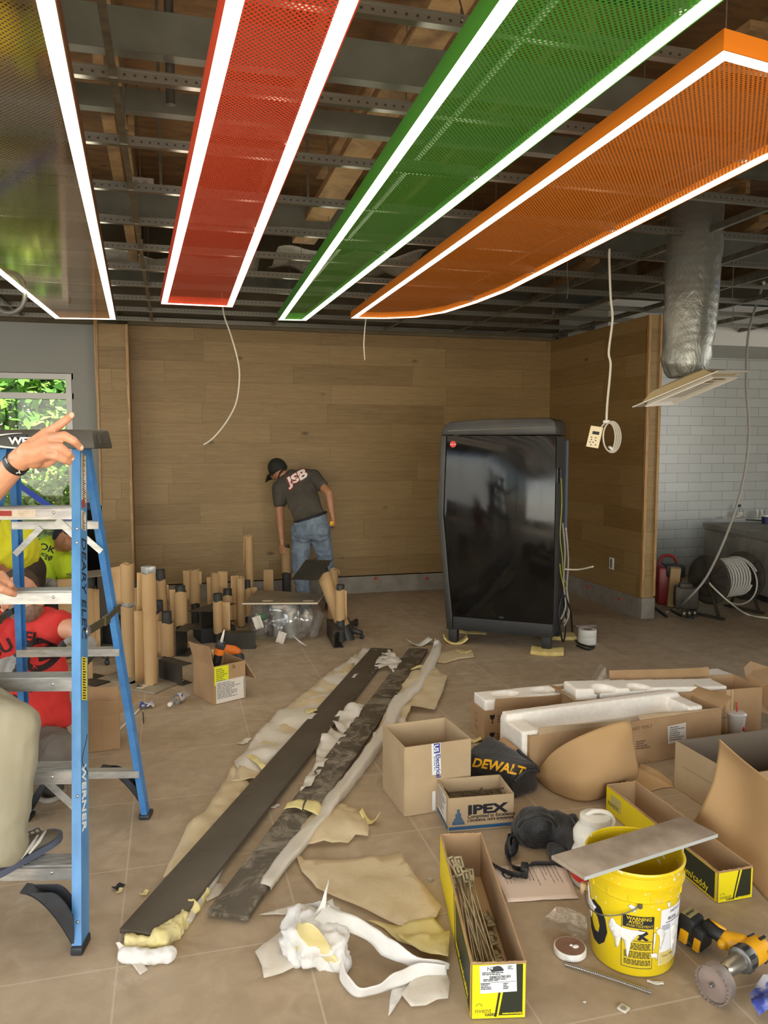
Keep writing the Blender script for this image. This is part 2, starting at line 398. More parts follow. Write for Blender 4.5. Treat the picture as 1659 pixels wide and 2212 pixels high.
# roof deck
k = NT('roof_deck_plywood'); v = k.coords((1, 3, 1)); g = k.noise(v, 2.5, 6, .65, .8); v2 = k.n('TexVoronoi', {0: k.coords(), 'Scale': 1.6})
c = k.ramp(g, [(.3, lin((74, 50, 24))), (.5, lin((100, 72, 38))), (.7, lin((120, 90, 52)))])
c = k.mix(k.ramp(v2.outputs[0], [(.03, (.8, .8, .8)), (.09, (0, 0, 0))]), c, lin((70, 46, 22))); k.set(color=c, rough=.8); DECK = k.m
struct(MB().box((2.75, 3.15, 4.0), (12.5, 11.7, .06)).build('ceiling', DECK, at=(0, 0, 4)))
# ============================================================ CEILING: timber, steel, grid, panels
k = NT('timber'); g = k.noise(k.coords((1, 1, 6)), 4, 5, .6, 1.0)
k.set(color=k.ramp(g, [(.3, lin((92, 68, 38))), (.5, lin((124, 96, 58))), (.72, lin((146, 116, 74)))]), rough=.75); TIMBER = k.m
STEEL = M('galvanised_steel', (112, 110, 100), (142, 140, 128), 12, rough=.36, metal=.85)
BEAM = M('steel_channel_grey', (84, 84, 72), (98, 98, 86), 5, rough=.5, metal=.4)
# roof joists along the room, trusses with diagonals
for i, x in enumerate((-2.6, -1.4, -.25, .75, 1.95, 3.15, 4.35, 5.55, 6.75)):
    t = thing('roof_joist', ['deep timber roof joist under the plywood deck', 'timber roof joist over the red ceiling panel', 'timber roof joist over the brown panel'][i % 3], 'joist', (x, 3, 3.72), 'timber roof joists')
    t['label'] = 'timber roof joist running front to back under the plywood deck'
    MB().box((x, 3.1, 3.85), (.05, 11, .24)).build('timber', TIMBER, t)
    for y in (1.7, 3.6, 5.4, 7.2):
        q = MB().box((x + .05, y, 3.8), (.04, .09, .3)).build('block', TIMBER, t)
def timber(a, b, wdt, label, up=(0, 0, 1)):
    return tag(MB().bar(a, b, wdt, .05, up, .004).build('timber_brace', TIMBER, smooth=30), label, 'timber', None)
timber(G(985, -20, 3.5), G(655, 520, 3.2), .17, 'long slanting timber brace seen between the red and green panels')
timber(G(905, 30, 3.75), G(700, 380, 3.62), .12, 'thinner timber brace above the long slanting one beside the red panel')
timber(G(205, 20, 3.6), G(215, 160, 3.5), .07, 'short stub of timber with a bolt over the brown panel edge', (1, 0, 0))
timber(G(232, 240, 3.5), G(258, 390, 3.4), .07, 'narrow upright timber between brown and red panels')
timber(G(1659, 60, 3.6), G(1150, 420, 3.5), .2, 'broad timber beam running behind the green and orange panels')
timber(G(1659, 470, 3.45), G(1440, 610, 3.4), .14, 'timber beam above the grid beside the silver duct')
timber(G(1280, 560, 3.4), G(1160, 640, 3.35), .14, 'timber beam over the grid left of the silver duct')
timber(G(275, 465, 3.3), G(290, 560, 3.25), .07, 'short timber post hanging over the far grid between brown and red panels')
# grey steel channels across
def channel(x0, x1, y, z, h, label, d=.06):
    m = MB().box(((x0 + x1) / 2, y, z), (x1 - x0, .004, h)).box(((x0 + x1) / 2, y + d / 2, z + h / 2), (x1 - x0, d, .004)).box(((x0 + x1) / 2, y + d / 2, z - h / 2), (x1 - x0, d, .004))
    return tag(m.build('steel_channel', BEAM), label, 'beam')
for y0, z, h, lab in ((65, 3.22, .15, 'wide grey steel channel crossing nearest the camera'), (215, 3.22, .09, 'grey steel channel second from the camera'), (440, 3.25, .16, 'deep grey steel channel behind the junction box'), (598, 3.34, .16, 'grey steel channel over the far end of the red panel'), (640, 3.34, .12, 'farthest grey steel channel close to the oak back wall')):
    p = G(300, y0, z); channel(-3.2, 8.6, p.y, z, h, lab)
# suspended grid
k = NT('punched_tee'); s = k.n('SeparateXYZ', {0: k.coords()}); hx = k.math('LESS_THAN', k.math('ABSOLUTE', k.math('SUBTRACT', k.math('FRACT', k.math('DIVIDE', s.outputs[0], .034)), .5)), .13); hz = k.math('LESS_THAN', k.math('ABSOLUTE', k.math('SUBTRACT', s.outputs[2], .016)), .004)
k.set(color=k.mix(k.math('MULTIPLY', k.math('MULTIPLY', hx, hz), .7), lin((126, 123, 112)), lin((30, 27, 22))), rough=.36, metal=.8); TEE_M = k.m
gt = thing('ceiling_grid', 'galvanised suspended ceiling grid of perforated tees without tiles', 'ceiling grid', (2, 5, 2.93))
for j in range(11):
    y = 2.3 + .61 * j
    m = MB().box((2.6, y, 2.945), (11.6, .0016, .036)).box((2.6, y, 2.925), (11.6, .03, .003)).box((2.6, y, 2.964), (11.6, .009, .006))
    m.build('cross_tee', TEE_M, gt)
for x in (-2.6, -1.38, -.16, 1.06, 2.28, 3.08, 3.69, 4.3, 4.91, 5.52, 6.13, 6.74, 7.35):
    m = MB().box((x, 5.2, 2.95), (.0016, 6.5, .04)).box((x, 5.2, 2.928), (.026, 6.5, .003))
    m.build('main_tee', STEEL, gt)
for j, (x, y) in enumerate([(x, y) for y in (3.55, 5.38, 7.2) for x in (-1.38, -.16, 1.06, 2.28, 3.69, 4.91)]):
    MB().tube([(x, y, 2.96), (x + .01, y, 3.5), (x, y, 3.97)], .003, 6).build('hanger_wire', STEEL, gt)
    MB().box((x, y, 2.985), (.03, .012, .03)).build('clip', STEEL, gt)
# threaded rods and plumbing
for x, y, lab in ((365, 50, 'dark pipe hanging beside the red panel near the camera'),):
    p = G(x, y, 3.3); tag(MB().tube([(p.x, p.y, 3.0), (p.x, p.y, 3.95)], .018, 10).build('hanging_pipe', M('dark_pipe', (70, 66, 58), rough=.5, metal=.5), smooth=40), lab, 'pipe')
for x, y, lab in ((346, 330, 'thin threaded rod hanging over the junction box'), (665, 360, 'thin threaded rod hanging between red and green panels')):
    p = G(x, y, 3.1); tag(MB().tube([(p.x, p.y, 2.95), (p.x, p.y, 3.95)], .007, 8).build('threaded_rod', STEEL), lab, 'rod')
# junction box with two round knock-outs
p = G(305, 400, 3.02); t = thing('junction_box', 'pale metal electrical box with two round knockouts on the grid', 'junction box', (p.x, p.y, p.z - .05))
JB = M('box_metal', (176, 170, 160), rough=.5, metal=.3)
MB().box(p, (.125, .06, .062), None, .004).build('box_body', JB, t, 30)
for dx in (-.024, .02): MB().lathe([(.013, 0), (.013, .004)], p + Vector((dx, -.03, .002)), 20, (0, -1, 0)).build('knockout', M('knockout_metal', (140, 134, 124), rough=.5, metal=.4), t)
for sx in (-1, 1):
    q = spline([p + Vector((sx * .06, 0, 0)), p + Vector((sx * .13, 0, -.02)), p + Vector((sx * .2, .02, .01)), p + Vector((sx * .3, .1, .05))])
    MB().tube(q, .008, 8).build('flexible_conduit', STEEL, t, True)
# plastic sheeting and insulation above the far grid
PLY = NT('plastic_sheeting'); n_ = PLY.noise(PLY.coords(), 8, 5, .6, 1.5); PLY.set(color=lin((178, 176, 168)), rough=.3, normal=PLY.bump(n_, .9, .03)); PLY = PLY.m
for a, lab in (((100, 470, 560), 'grey plastic sheet over the far grid beside the brown panel'), ((590, 480, 900), 'grey plastic sheet over the far grid between red and green panels')):
    p, q = G(a[0], 560, 3.4), G(a[2], 575, 3.4)
    rows = [[(p.x + (q.x - p.x) * i / 24, p.y - .4 + .9 * j / 12, 3.42 + .1 * nz(i * .2, j * .25, 1, a[0])) for i in range(25)] for j in range(13)]
    tag(MB().grid(rows).build('plastic_sheeting', PLY, smooth=True, solid=.002), lab, 'sheeting')
# ---- perforated light panels
def perforated(name, c, rough=.45, metal=0., c2=None):
    k = NT(name); s = k.n('SeparateXYZ', {0: k.n('TexCoord').outputs['Object']}); px, py = .0165, .0165 * .62
    def d(o):
        a = k.math('SUBTRACT', k.math('FRACT', k.math('ADD', k.math('DIVIDE', s.outputs[0], px), o)), .5)
        b = k.math('SUBTRACT', k.math('FRACT', k.math('ADD', k.math('DIVIDE', s.outputs[1], py * 2), o)), .5)
        a, b = k.math('MULTIPLY', a, px), k.math('MULTIPLY', b, py * 2)
        return k.math('ADD', k.math('MULTIPLY', a, a), k.math('MULTIPLY', b, b))
    hole = k.math('LESS_THAN', k.math('MINIMUM', d(0.), d(.5)), .0037 ** 2)
    k.set(color=lin(c), rough=rough, metal=metal)
    tr = k.n('BsdfTransparent'); mx = k.n('MixShader', {0: hole}); k.t.links.new(k.b.outputs[0], mx.inputs[1]); k.t.links.new(tr.outputs[0], mx.inputs[2]); k.t.links.new(mx.outputs[0], k.out.inputs[0])
    return k.m
LED = NT('led_diffuser'); LED.set(color=(1, 1, 1, 1), emit=(1, .94, .76, 1), estr=4.2); LED = LED.m
def inset(poly, d):
    n = len(poly); out = []; A = sum(poly[i][0] * poly[(i + 1) % n][1] - poly[(i + 1) % n][0] * poly[i][1] for i in range(n)); sg = 1 if A > 0 else -1
    for i in range(n):
        p0, p1, p2 = (Vector(poly[(i + q) % n]) for q in (-1, 0, 1)); a, b = (p1 - p0).normalized(), (p2 - p1).normalized()
        na, nb = Vector((-a.y, a.x)) * sg, Vector((-b.y, b.x)) * sg; mm = (na + nb); L = mm.length; mm = mm / L
        out.append(tuple(p1 + mm * (d / max(.35, mm.dot(na)))))
    return out
def panel(label, poly, c, z=2.75, th=.065, wd=.047, rough=.45, metal=0., side=None):
    cx, cy = sum(p[0] for p in poly) / len(poly), sum(p[1] for p in poly) / len(poly)
    t = thing('light_panel', label, 'ceiling panel', (cx, cy, z), 'perforated ceiling light panels')
    inn = inset(poly, wd); n = len(poly); out = inset(poly, .004)
    m = MB(); m.loft([[(x, y, z) for x, y in poly], [(x, y, z + th) for x, y in poly]], False); m.loft([[(x, y, z) for x, y in out], [(x, y, z + th) for x, y in out]], False)
    m.loft([[(x, y, z) for x, y in poly], [(x, y, z) for x, y in out]], False)
    m.build('rim', M('rim_' + label.split()[0], side or c, rough=.4), t)
    MB().loft([[(x, y, z + .002) for x, y in out], [(x, y, z + .002) for x, y in inn]], False).build('light_strip', LED, t)
    MB().face([(x, y, z + .003) for x, y in inn]).build('perforated_plate', perforated('perforated_' + label.split()[0], c, rough, metal), t)
 
    for i in range(1, 5):                              # stiffening rails on the back
        f = i / 5; ys = [p[1] for p in poly]; y = min(ys) + (max(ys) - min(ys)) * f
        xs = sorted(a[0] + (b[0] - a[0]) * (y - a[1]) / (b[1] - a[1]) for a, b in zip(inn, inn[1:] + inn[:1]) if (a[1] - y) * (b[1] - y) < 0)
        if len(xs) > 1: MB().box(((xs[0] + xs[-1]) / 2, y, z + .03), (xs[-1] - xs[0], .03, .04)).build('stiffener', STEEL, t)
    for q in (0, n // 2): MB().tube([(inn[q][0], inn[q][1], z + .003), (inn[q][0], inn[q][1], 3.9)], .002, 6).build('suspension_wire', STEEL, t)
    return t
def ext(a, b, Y):                       # continue the edge b->a towards the viewer
    f = (Y - b[1]) / (a[1] - b[1]); return (b[0] + (a[0] - b[0]) * f, Y)
Z = 2.75
g2 = lambda x, y: tuple(G(x, y, Z)[:2])
A = [g2(80 + 42, 0), g2(251, 691), g2(119, 689), g2(0, 586)]
panel('brown reflective perforated ceiling panel at the left above the ladder', [ext(A[0], A[1], .9), A[1], A[2], (A[3][0] - .09, A[3][1] - 1.2), (-1.35, 2.8), (-1.3, .9)], (214, 176, 138), rough=.09, metal=.92, side=(120, 80, 44))
A = [g2(484, 0), g2(347, 657), g2(503, 664), g2(779, 0)]
panel('red perforated ceiling panel with a square far end', [ext(A[0], A[1], .6), A[1], A[2], ext(A[3], A[2], .6)], (222, 74, 44))
A = [g2(1076, 0), g2(600, 692), g2(662, 693), g2(1565, 0)]
panel('green perforated ceiling panel tapering to a narrow far end', [ext(A[0], A[1], .5), A[1], A[2], ext(A[3], A[2], .5)], (70, 142, 46))
A = [g2(*q) for q in ((1563, 107), (757, 688), (832, 689), (900, 686), (962, 676), (1030, 655), (1100, 628), (1659, 345))]
B = g2(1659, 133); A += [(2.2, 1.6)]
A += [(B[0] + .42, B[1] + .07)]
panel('orange perforated ceiling panel with a curved far side', A, (226, 126, 30), th=.055)
# ============================================================ STEP LADDER
def PJ(p):
    v = Vector(p) - E0; return 829.5 + FPX * v.dot(RT) / v.dot(FW), 1106 - FPX * v.dot(UP) / v.dot(FW)
def solve(f, y, lo=0., hi=1.):          # parameter at which f(t) is seen at row y (rows go up as t grows)
    for _ in range(40):
        m = (lo + hi) / 2
        if PJ(f(m))[1] > y: lo = m
        else: hi = m
    return lo
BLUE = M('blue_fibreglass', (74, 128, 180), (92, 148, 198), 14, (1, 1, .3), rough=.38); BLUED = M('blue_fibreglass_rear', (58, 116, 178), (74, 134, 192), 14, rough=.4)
ALU = M('brushed_aluminium', (178, 176, 172), (206, 204, 198), 10, (.3, 6, 6), rough=.36, metal=.8)
BLACKP = M('black_plastic', (34, 35, 37), (48, 50, 54), 9, rough=.5); CAPM = M('ladder_cap_grey', (58, 55, 46), (70, 66, 56), 12, rough=.5)
RIVET = M('rivet', (190, 190, 190), rough=.3, metal=.9); INK = M('black_ink', (22, 24, 30), rough=.6); WHITE = M('white_print', (228, 228, 224), rough=.55)
STICK = M('sticker_cream', (206, 190, 164), (226, 214, 196), 40, rough=.5); YSTICK = M('sticker_yellow', (206, 186, 40), (226, 206, 60), 30, rough=.5)
LA = math.radians(13); U_, V_ = Vector((math.cos(LA), -math.sin(LA), 0)), Vector((math.sin(LA), math.cos(LA), 0)); LF = G(176, 2064)
def L(a, b, z): return LF + U_ * a + V_ * b + Vector((0, 0, z))
HT, WT, AT, BT = 1.69, .62, -.155, .60
fr = lambda t: L(AT * t, BT * t, HT * t)                       # front right rail, outer front corner
fl = lambda t: L(-WT - AT * t, BT * t, HT * t)
rr = lambda t: L(-.03 + (AT + .03) * t, 1.0 + (BT + .13 - 1.0) * t, HT * t)
rl = lambda t: L(-WT + .03 - (AT + .03) * t, 1.0 + (BT + .13 - 1.0) * t, HT * t)
t_ = thing('step_ladder', 'blue fibreglass step ladder with aluminium steps and dark cap at the left', 'ladder', L(-.31, .5, 0))
def rail(f, sgn, d, w, back=False, name='front_rail', mat=BLUE):
    th = .0045; s = [(0, 0), (0, d), (-w, d), (-w, d - th), (-th, d - th), (-th, th), (-w, th), (-w, 0)]
    m = MB(); m.loft([[f(t) + U_ * (a * sgn) + V_ * (b * (-1 if back else 1)) for a, b in s] for t in (0.012, 1)])
    return m.build(name, mat, t_)
r_fr = rail(fr, 1, .078, .032); r_fl = rail(fl, -1, .078, .032)
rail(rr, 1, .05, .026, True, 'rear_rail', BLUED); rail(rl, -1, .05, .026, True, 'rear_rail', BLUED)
def rivet(p, axis, par, r=.006): MB().lathe([(r, 0), (r * .9, .002), (r * .4, .0036)], p, 12, axis).build('rivet', RIVET, par, True)
treads = []
for y in (1872, 1666, 1466, 1278, 1096):
    t = solve(fr, y); a0, a1, b, z = -WT - AT * t + .004, AT * t - .004, BT * t, HT * t; treads.append((t, z, b)); hh = .046
    m = MB(); P0, P1 = L(a0, b + .045, z - .003), L(a1, b + .045, z - .003)
    m.bar(P0, P1, .09, .005); m.bar(L(a0, b + .002, z - hh / 2), L(a1, b + .002, z - hh / 2), .004, hh); m.bar(L(a0, b + .086, z - .012), L(a1, b + .086, z - .012), .004, .024)
    for q in range(7): m.bar(L(a0, b + .012 + .012 * q, z + .0005), L(a1, b + .012 + .012 * q, z + .0005), .005, .003)
    m.build('step', ALU, t_)
    rivet(fr(t) + U_ * -.012 + Vector((0, 0, -.02)), -V_, r_fr)
    rivet(L(AT * t - .1, b, z - .02), -V_, r_fr); 
for y in (1992, 2050, 1720, 1142, 1172): rivet(fr(solve(fr, y)) + U_ * -.012, -V_, r_fr)
for y in (1662, 1402, 1131):
    t = solve(rr, y); a0, a1, b, z = -WT + .034 - (AT + .03) * t, -.034 + (AT + .03) * t, 1.0 + (BT + .13 - 1.0) * t, HT * t
    m = MB(); m.bar(L(a0, b - .03, z + .012), L(a1, b - .03, z + .012), .045, .004); m.bar(L(a0, b - .052, z - .002), L(a1, b - .052, z - .002), .004, .03); m.build('rear_bar', ALU, t_)
    if y == 1131:
        MB().bar(L(a0 + .12, b - .058, z - .01), L(a0 + .01, b - .058, z - .12), .024, .005, V_).build('brace', ALU, t_)
        MB().bar(L(a1 - .10, b - .058, z - .01), L(a1 + .01, b - .058, z - .11), .024, .005, V_).build('brace', ALU, t_)
    if y == 1662: tb = (a0, a1, b, z)
t5 = treads[4]; MB().bar(L(AT * t5[0] - .1, t5[2] + .03, t5[1] - .05), L(AT * t5[0] - .012, t5[2] + .02, t5[1] - .13), .026, .005, V_).build('brace', ALU, t_)
t2 = treads[1]; MB().bar(L(AT * t2[0] - .14, t2[2] + .03, t2[1] - .04), L(AT * t2[0] - .012, t2[2] + .02, t2[1] - .16), .028, .005, V_).build('brace', ALU, t_)
# spreaders
for a, nm in ((0, 0), (1, 0)):
    f0, r0 = (fr, rr) if a == 0 else (fl, rl); p = f0(solve(fr, 1372)) + V_ * .06 + U_ * (.006 if a == 0 else -.006); q = r0(solve(rr, 1312)) + U_ * (.006 if a == 0 else -.006); mid = p.lerp(q, .55) + Vector((0, 0, -.012))
    s = MB().bar(p, mid, .006, .032).bar(mid, q, .006, .026).build('spreader', M('spreader_steel', (120, 112, 88), rough=.35, metal=.8), t_)
    MB().bar(mid - V_ * .02, mid + V_ * .04, .014, .036).build('hinge', M('spreader_steel', (0, 0, 0)), s)
    MB().lathe([(.02, 0), (.02, .006), (.008, .01)], p, 16, U_).build('pivot', RIVET, s, 40)
# plastic corner brackets and feet
def bracket(a, b, z, sg, dn, reach, ki=.42):
    n = 9; top = [L(a - sg * reach * (1 - i / n) - 0 * i, b, z) for i in range(n + 1)]
    out = []
    m = MB(); pts = []
    for i in range(n + 1):
        s = i / n; x = -reach * (1 - s); cz = -dn * (s ** 1.9); pts.append((x, cz))
    inner = [(x * .62 + .0, cz * .62 - .004) for x, cz in pts]
    for d, w2 in ((0.0, .006), (.05, .006)):
        rows = [[L(a + sg * x, b + d, z + c), L(a + sg * x * ki, b + d, z + c * ki), L(a + sg * x * ki, b + d + w2, z + c * ki), L(a + sg * x, b + d + w2, z + c)] for x, c in pts]
        m.loft(rows)
    m.loft([[L(a + sg * x, b, z + c), L(a + sg * x, b + .056, z + c), L(a + sg * x, b + .056, z + c + .006), L(a + sg * x, b, z + c + .006)] for x, c in pts])
    return m.build('corner_bracket', BLACKP, t_)
t1 = treads[0]
bracket(-.028, .012, t1[1] - .046, 1, t1[1] - .06, .17); bracket(-WT + .028, .012, t1[1] - .046, -1, t1[1] - .06, .17)
bracket(tb[1], tb[2] + .02, tb[3] - .01, 1, tb[3] - .03, .2, .74); bracket(tb[0], tb[2] + .02, tb[3] - .01, -1, tb[3] - .03, .2, .74)
for f, d in ((fr, 1), (fl, -1)): MB().box(f(0) + V_ * .04 - U_ * (.016 * d) + Vector((0, 0, .014)), (.04, .088, .028), RZ(-LA), .005).build('foot', BLACKP, t_, 40)
for f, d in ((rr, 1), (rl, -1)): MB().box(f(0) - V_ * .025 - U_ * (.013 * d) + Vector((0, 0, .011)), (.05, .075, .022), RZ(-LA), .006).build('foot', BLACKP, t_, 40)
# cap
ca0, ca1, cb0, cb1, cz0, cz1 = -.555, -.083, BT - .045, BT + .185, HT - .012, HT + .062
m = MB(); ins = .012
m.hexa([L(ca0, cb0, cz0), L(ca1, cb0, cz0), L(ca1, cb1, cz0), L(ca0, cb1, cz0), L(ca0 + ins, cb0 + .012, cz1), L(ca1 - ins, cb0 + .012, cz1), L(ca1 - ins, cb1 - .012, cz1), L(ca0 + ins, cb1 - .012, cz1)])
cap = m.build('top_cap', CAPM, t_, 30, bevel=.008)
for a, b2 in ((-.525, -.46), (-.40, -.34), (-.27, -.215)): MB().bar(L(a, cb0 + .002, HT + .036), L(b2, cb0 + .002, HT + .036), .012, .011, bevel=.003).build('slot', BLACKP, cap)
for k_ in range(2): MB().bar(L(ca1 + .0, cb0 + .06 + .07 * k_, cz0 + .02), L(ca1 - .008, cb0 + .06 + .07 * k_, cz1 - .012), .012, .012).build('rib', CAPM, cap)
text('WERNER', .037, frame(L(-.405, cb0 - .001, HT + .006), U_), WHITE, cap, ext=.0035, sx=1.25, bold=.0012)
el = [L(-.33 + .16 * math.cos(q), cb0 + .0005 + .0, HT + .018 + .03 * math.sin(q)) for q in (PI * (.55 + .9 * i / 20) for i in range(21))]
MB().tube(el, [.0006 + .0042 * math.sin(PI * i / 20) for i in range(21)], 6).build('swoosh_mark', WHITE, cap)
el = [L(-.33 + .15 * math.cos(q), cb0 + .0005, HT + .018 + .027 * math.sin(q)) for q in (PI * (1.08 + .62 * i / 20) for i in range(21))]
MB().tube(el, .0014, 6).build('swoosh_mark', WHITE, cap)
# writing and stickers on the outer web of the right rail
def web(y, d=.014): return fr(solve(fr, y)) + V_ * d + U_ * .0005
dn = (fr(0) - fr(1)).normalized(); upv = (V_ - dn * V_.dot(dn)).normalized()
text('DEARY ELEC', .062, frame(web(1160, .016), dn, upv), INK, r_fr, ext=.001, sx=1.12, gap=0)
text('WERNER', .05, frame(web(1655, .014), dn, upv), WHITE, r_fr, ext=.001, sx=1.1, bold=.001)
el = [web(1690 - 90 * i / 16, .038 + .026 * math.cos(PI * 2 * i / 16)) for i in range(17)]; MB().tube(el, .0016, 5).build('swoosh_mark', INK, r_fr)
def sticker(y0, y1, d0, d1, mat, lines, par=r_fr):
    a, b = web(y0, 0), web(y1, 0); m = MB(); m.hexa([a + upv * d0, b + upv * d0, b + upv * d1, a + upv * d1] + [q + U_ * .001 for q in (a + upv * d0, b + upv * d0, b + upv * d1, a + upv * d1)]); o = m.build('sticker', mat, par)
    m = MB()
    for i in range(lines):
        s = (i + .7) / (lines + .4); p = a.lerp(b, s) + U_ * .0012; ln = (d1 - d0) * (.45 + .4 * RND.random())
        m.bar(p + upv * (d0 + .006), p + upv * (d0 + ln), .001, abs((a - b).length) / lines * .42, dn)
    m.build('small_print', INK, o)
sticker(975, 1078, .014, .062, STICK, 22); sticker(1100, 1140, .012, .058, STICK, 9); sticker(1418, 1512, .012, .062, YSTICK, 16)
o = MB().lathe([(.02, 0), (.02, .001)], web(1090, .036), 20, U_).build('warning_mark', M('red_brown', (150, 70, 60), rough=.6), r_fr)
p = L(-.3, treads[4][2] - .002, treads[4][1] - .024); o = MB().bar(L(-.46, treads[4][2] - .001, treads[4][1] - .022), L(-.3, treads[4][2] - .001, treads[4][1] - .022), .002, .03).build('sticker', STICK, t_)
MB().bar(L(-.455, treads[4][2] - .0022, treads[4][1] - .022), L(-.39, treads[4][2] - .0022, treads[4][1] - .022), .001, .02).build('red_print', M('red_print', (170, 60, 50), rough=.6), o)
# ============================================================ DRINKS DISPENSER
MU, MW = Vector((math.cos(math.radians(36)), -math.sin(math.radians(36)), 0)), Vector((math.sin(math.radians(36)), math.cos(math.radians(36)), 0))
fA, fB = G(980, 1388), G(1181, 1407); LB = (fB - fA).length; MU = (fB - fA).normalized(); MW = Vector((-MU.y, MU.x, 0)); MO = fA - MU * .05 - MW * .045
def D(u, w, z): return MO + MU * u + MW * w + Vector((0, 0, z))
GLOSS = NT('black_gloss_panel'); v = GLOSS.coords(); n1 = GLOSS.noise(v, 2.2, 5, .6); n2 = GLOSS.noise(v, 40, 3)
GLOSS.set(color=GLOSS.mix(GLOSS.ramp(n1, [(.45, (0, 0, 0)), (.75, (.25, .25, .25))]), lin((18, 17, 16)), lin((52, 47, 39))), rough=GLOSS.ramp(n1, [(.35, (.06, .06, .06)), (.7, (.18, .18, .18))]), spec=.32); GLOSS = GLOSS.m
SATIN = M('black_satin', (36, 35, 32), (56, 52, 45), 3, rough=.42); MATTE = M('black_matte', (27, 26, 25), (40, 38, 35), 5, rough=.6)
t_ = thing('drinks_dispenser', 'tall black self-serve drinks dispenser standing on yellow foam pads', 'drinks machine', D(.45, .3, 0))
DW, DL = .56, LB + .10
side = [(0.0, .125), (-.03, .5), (-.062, .86), (-.088, 1.1), (-.075, 1.45), (-.062, 1.72)]
topc = [(-.055, 1.79), (-.03, 1.845), (.02, 1.875), (.3, 1.895), (.7, 1.9), (DL - .05, 1.9), (DL - .012, 1.875), (DL, 1.82)]
def strip(poly, w0, w1, name, mat, par, bev=.004): return MB().loft([[D(u, w, z) for u, z in poly] for w in (w0, w1)]).build(name, mat, par, 35, bevel=bev)
body = [(.055, .24), (.02, .55), (-.012, .9), (-.032, 1.1), (-.022, 1.45), (-.01, 1.76), (DL, 1.76), (DL, .24)]
strip(body, .0, DW, 'side_panel', GLOSS, t_)
door = [(.0, .125), *side[1:], (-.06, 1.76), (-.014, 1.76), (-.026, 1.45), (-.036, 1.1), (-.016, .9), (.016, .55), (.05, .24), (.05, .125)]
strip(door, -.004, DW + .004, 'front_door', SATIN, t_, .006)
cp_ = strip([(-.062, 1.763), *topc, (DL, 1.763)], -.006, DW + .006, 'top_cover', SATIN, t_, .012)
MB().bar(D(-.0, -.009, 1.80), D(DL - .04, -.009, 1.828), .006, .006).build('trim_line', M('cover_edge', (96, 84, 62), rough=.35), cp_)
strip([(.054, .125), (DL, .125), (DL, .237), (.054, .237)], .002, DW, 'plinth', MATTE, t_)
strip([(DL + .0015, .24), (DL + .0015, 1.75), (DL + .012, 1.75), (DL + .012, .24)], .03, DW - .03, 'back_panel', MATTE, t_, 0)
MB().bar(D(DL + .015, DW - .05, .9), D(DL + .015, DW - .05, 1.72), .02, .02).build('conduit', M('conduit_blue_grey', (120, 132, 150), rough=.3, metal=.7), t_)
MB().bar(D(DL + .014, .05, 1.38), D(DL + .014, .05, 1.5), .03, .035, bevel=.004).build('latch', M('latch_black', (20, 20, 20), rough=.25), t_)
for u, w in ((.05, .045), (LB + .05, .045), (.05, DW - .06), (LB + .05, DW - .06)): MB().box(D(u, w, .068), (.075, .075, .125), RZ(math.atan2(MU.y, MU.x)), .006).build('foot', MATTE, t_, 40)
for u0 in (.05,): MB().bar(D(u0, -.005, 1.762), D(u0 + .05, -.005, 1.762), .006, .006).build('hinge', MATTE, t_)
RED = M('logo_red', (216, 40, 34), rough=.4); lg = MB().lathe([(.027, 0), (.027, .002)], D(.045, -.0035, 1.69), 28, -MW).build('round_logo', RED, t_)
text('Coca-Cola', .0145, frame(D(.022, -.0062, 1.685), MU), WHITE, lg, ext=.0004, shear=.3, bold=.0003, sx=.78)
MB().bar(D(.45, -.001, .262), D(.49, -.001, .262), .003, .016).build('plate', MATTE, t_)
# wiring at the back
def cable(pts, r, label, mat, n=8, name='cable', cat='cable', grp=None): return tag(MB().tube(spline(pts, n), r, 8).build(name, mat, smooth=True), label, cat, grp)
YG = M('yellow_green_wire', (176, 172, 50), rough=.45); GC = M('grey_cable', (150, 146, 136), rough=.5); BC = M('black_cable', (24, 23, 22), rough=.5); WC = M('white_cable', (206, 198, 180), rough=.5)
def B(px, py, o=.035):                    # a point just behind the machine's back
    d = ray(px, py); q = D(DL + o, 0, 0); tt = (q - E0).dot(MU) / d.dot(MU); return E0 + d * tt
wr = MB().tube(spline([D(DL + .03, .1, 1.42), D(DL + .035, .13, 1.2), D(DL + .03, .11, .95), D(DL + .045, .16, .75), D(DL + .04, .24, .6), D(DL + .06, .3, .52), D(DL + .06, .2, .5), D(DL + .04, .14, .62), D(DL + .03, .12, .72)], 8), .004, 8).build('earth_wire', YG, t_, True)
for k_, (w, x, z1, col) in enumerate(((.16, .04, 1.05, GC), (.22, .06, .98, GC), (.28, .05, 1.0, WC))):
    MB().tube(spline([D(DL + x, w, z1), D(DL + x + .02, w + .03, z1 - .25), D(DL + x + .01, w + .05, z1 - .5), D(DL + x + .03, w + .06, z1 - .7), D(DL + x, w, z1 - .8)], 8), .0075, 8).build('wiring', col, t_, True)
a, b = D(DL + .06, .2, .66), DP(1281, 1224, 6.3)
cable([D(DL + .05, .22, .66), D(DL + .16, .27, .655), b], .007, 'stiff white cable end sticking out behind the dispenser', WC, name='cable_end')
pl = G(1245, 1400)
cable([D(DL + .03, .2, .62), D(DL + .05, .24, .4), D(DL + .07, .3, .2), D(DL + .06, .18, .06), D(DL + .03, .12, .3), D(DL + .05, .2, .45), D(DL + .1, .3, .3), G(1237, 1368, .02), G(1248, 1388, .008), G(1270, 1396, .008), G(1284, 1397, .008), G(1270, 1403, .008), G(1246, 1394, .008)], .008, 'black power cord trailing from the dispenser onto the floor', BC, name='power_cord')
FOAM = M('yellow_foam', (216, 190, 112), (238, 216, 146), 14, rough=.9, bump=.3)
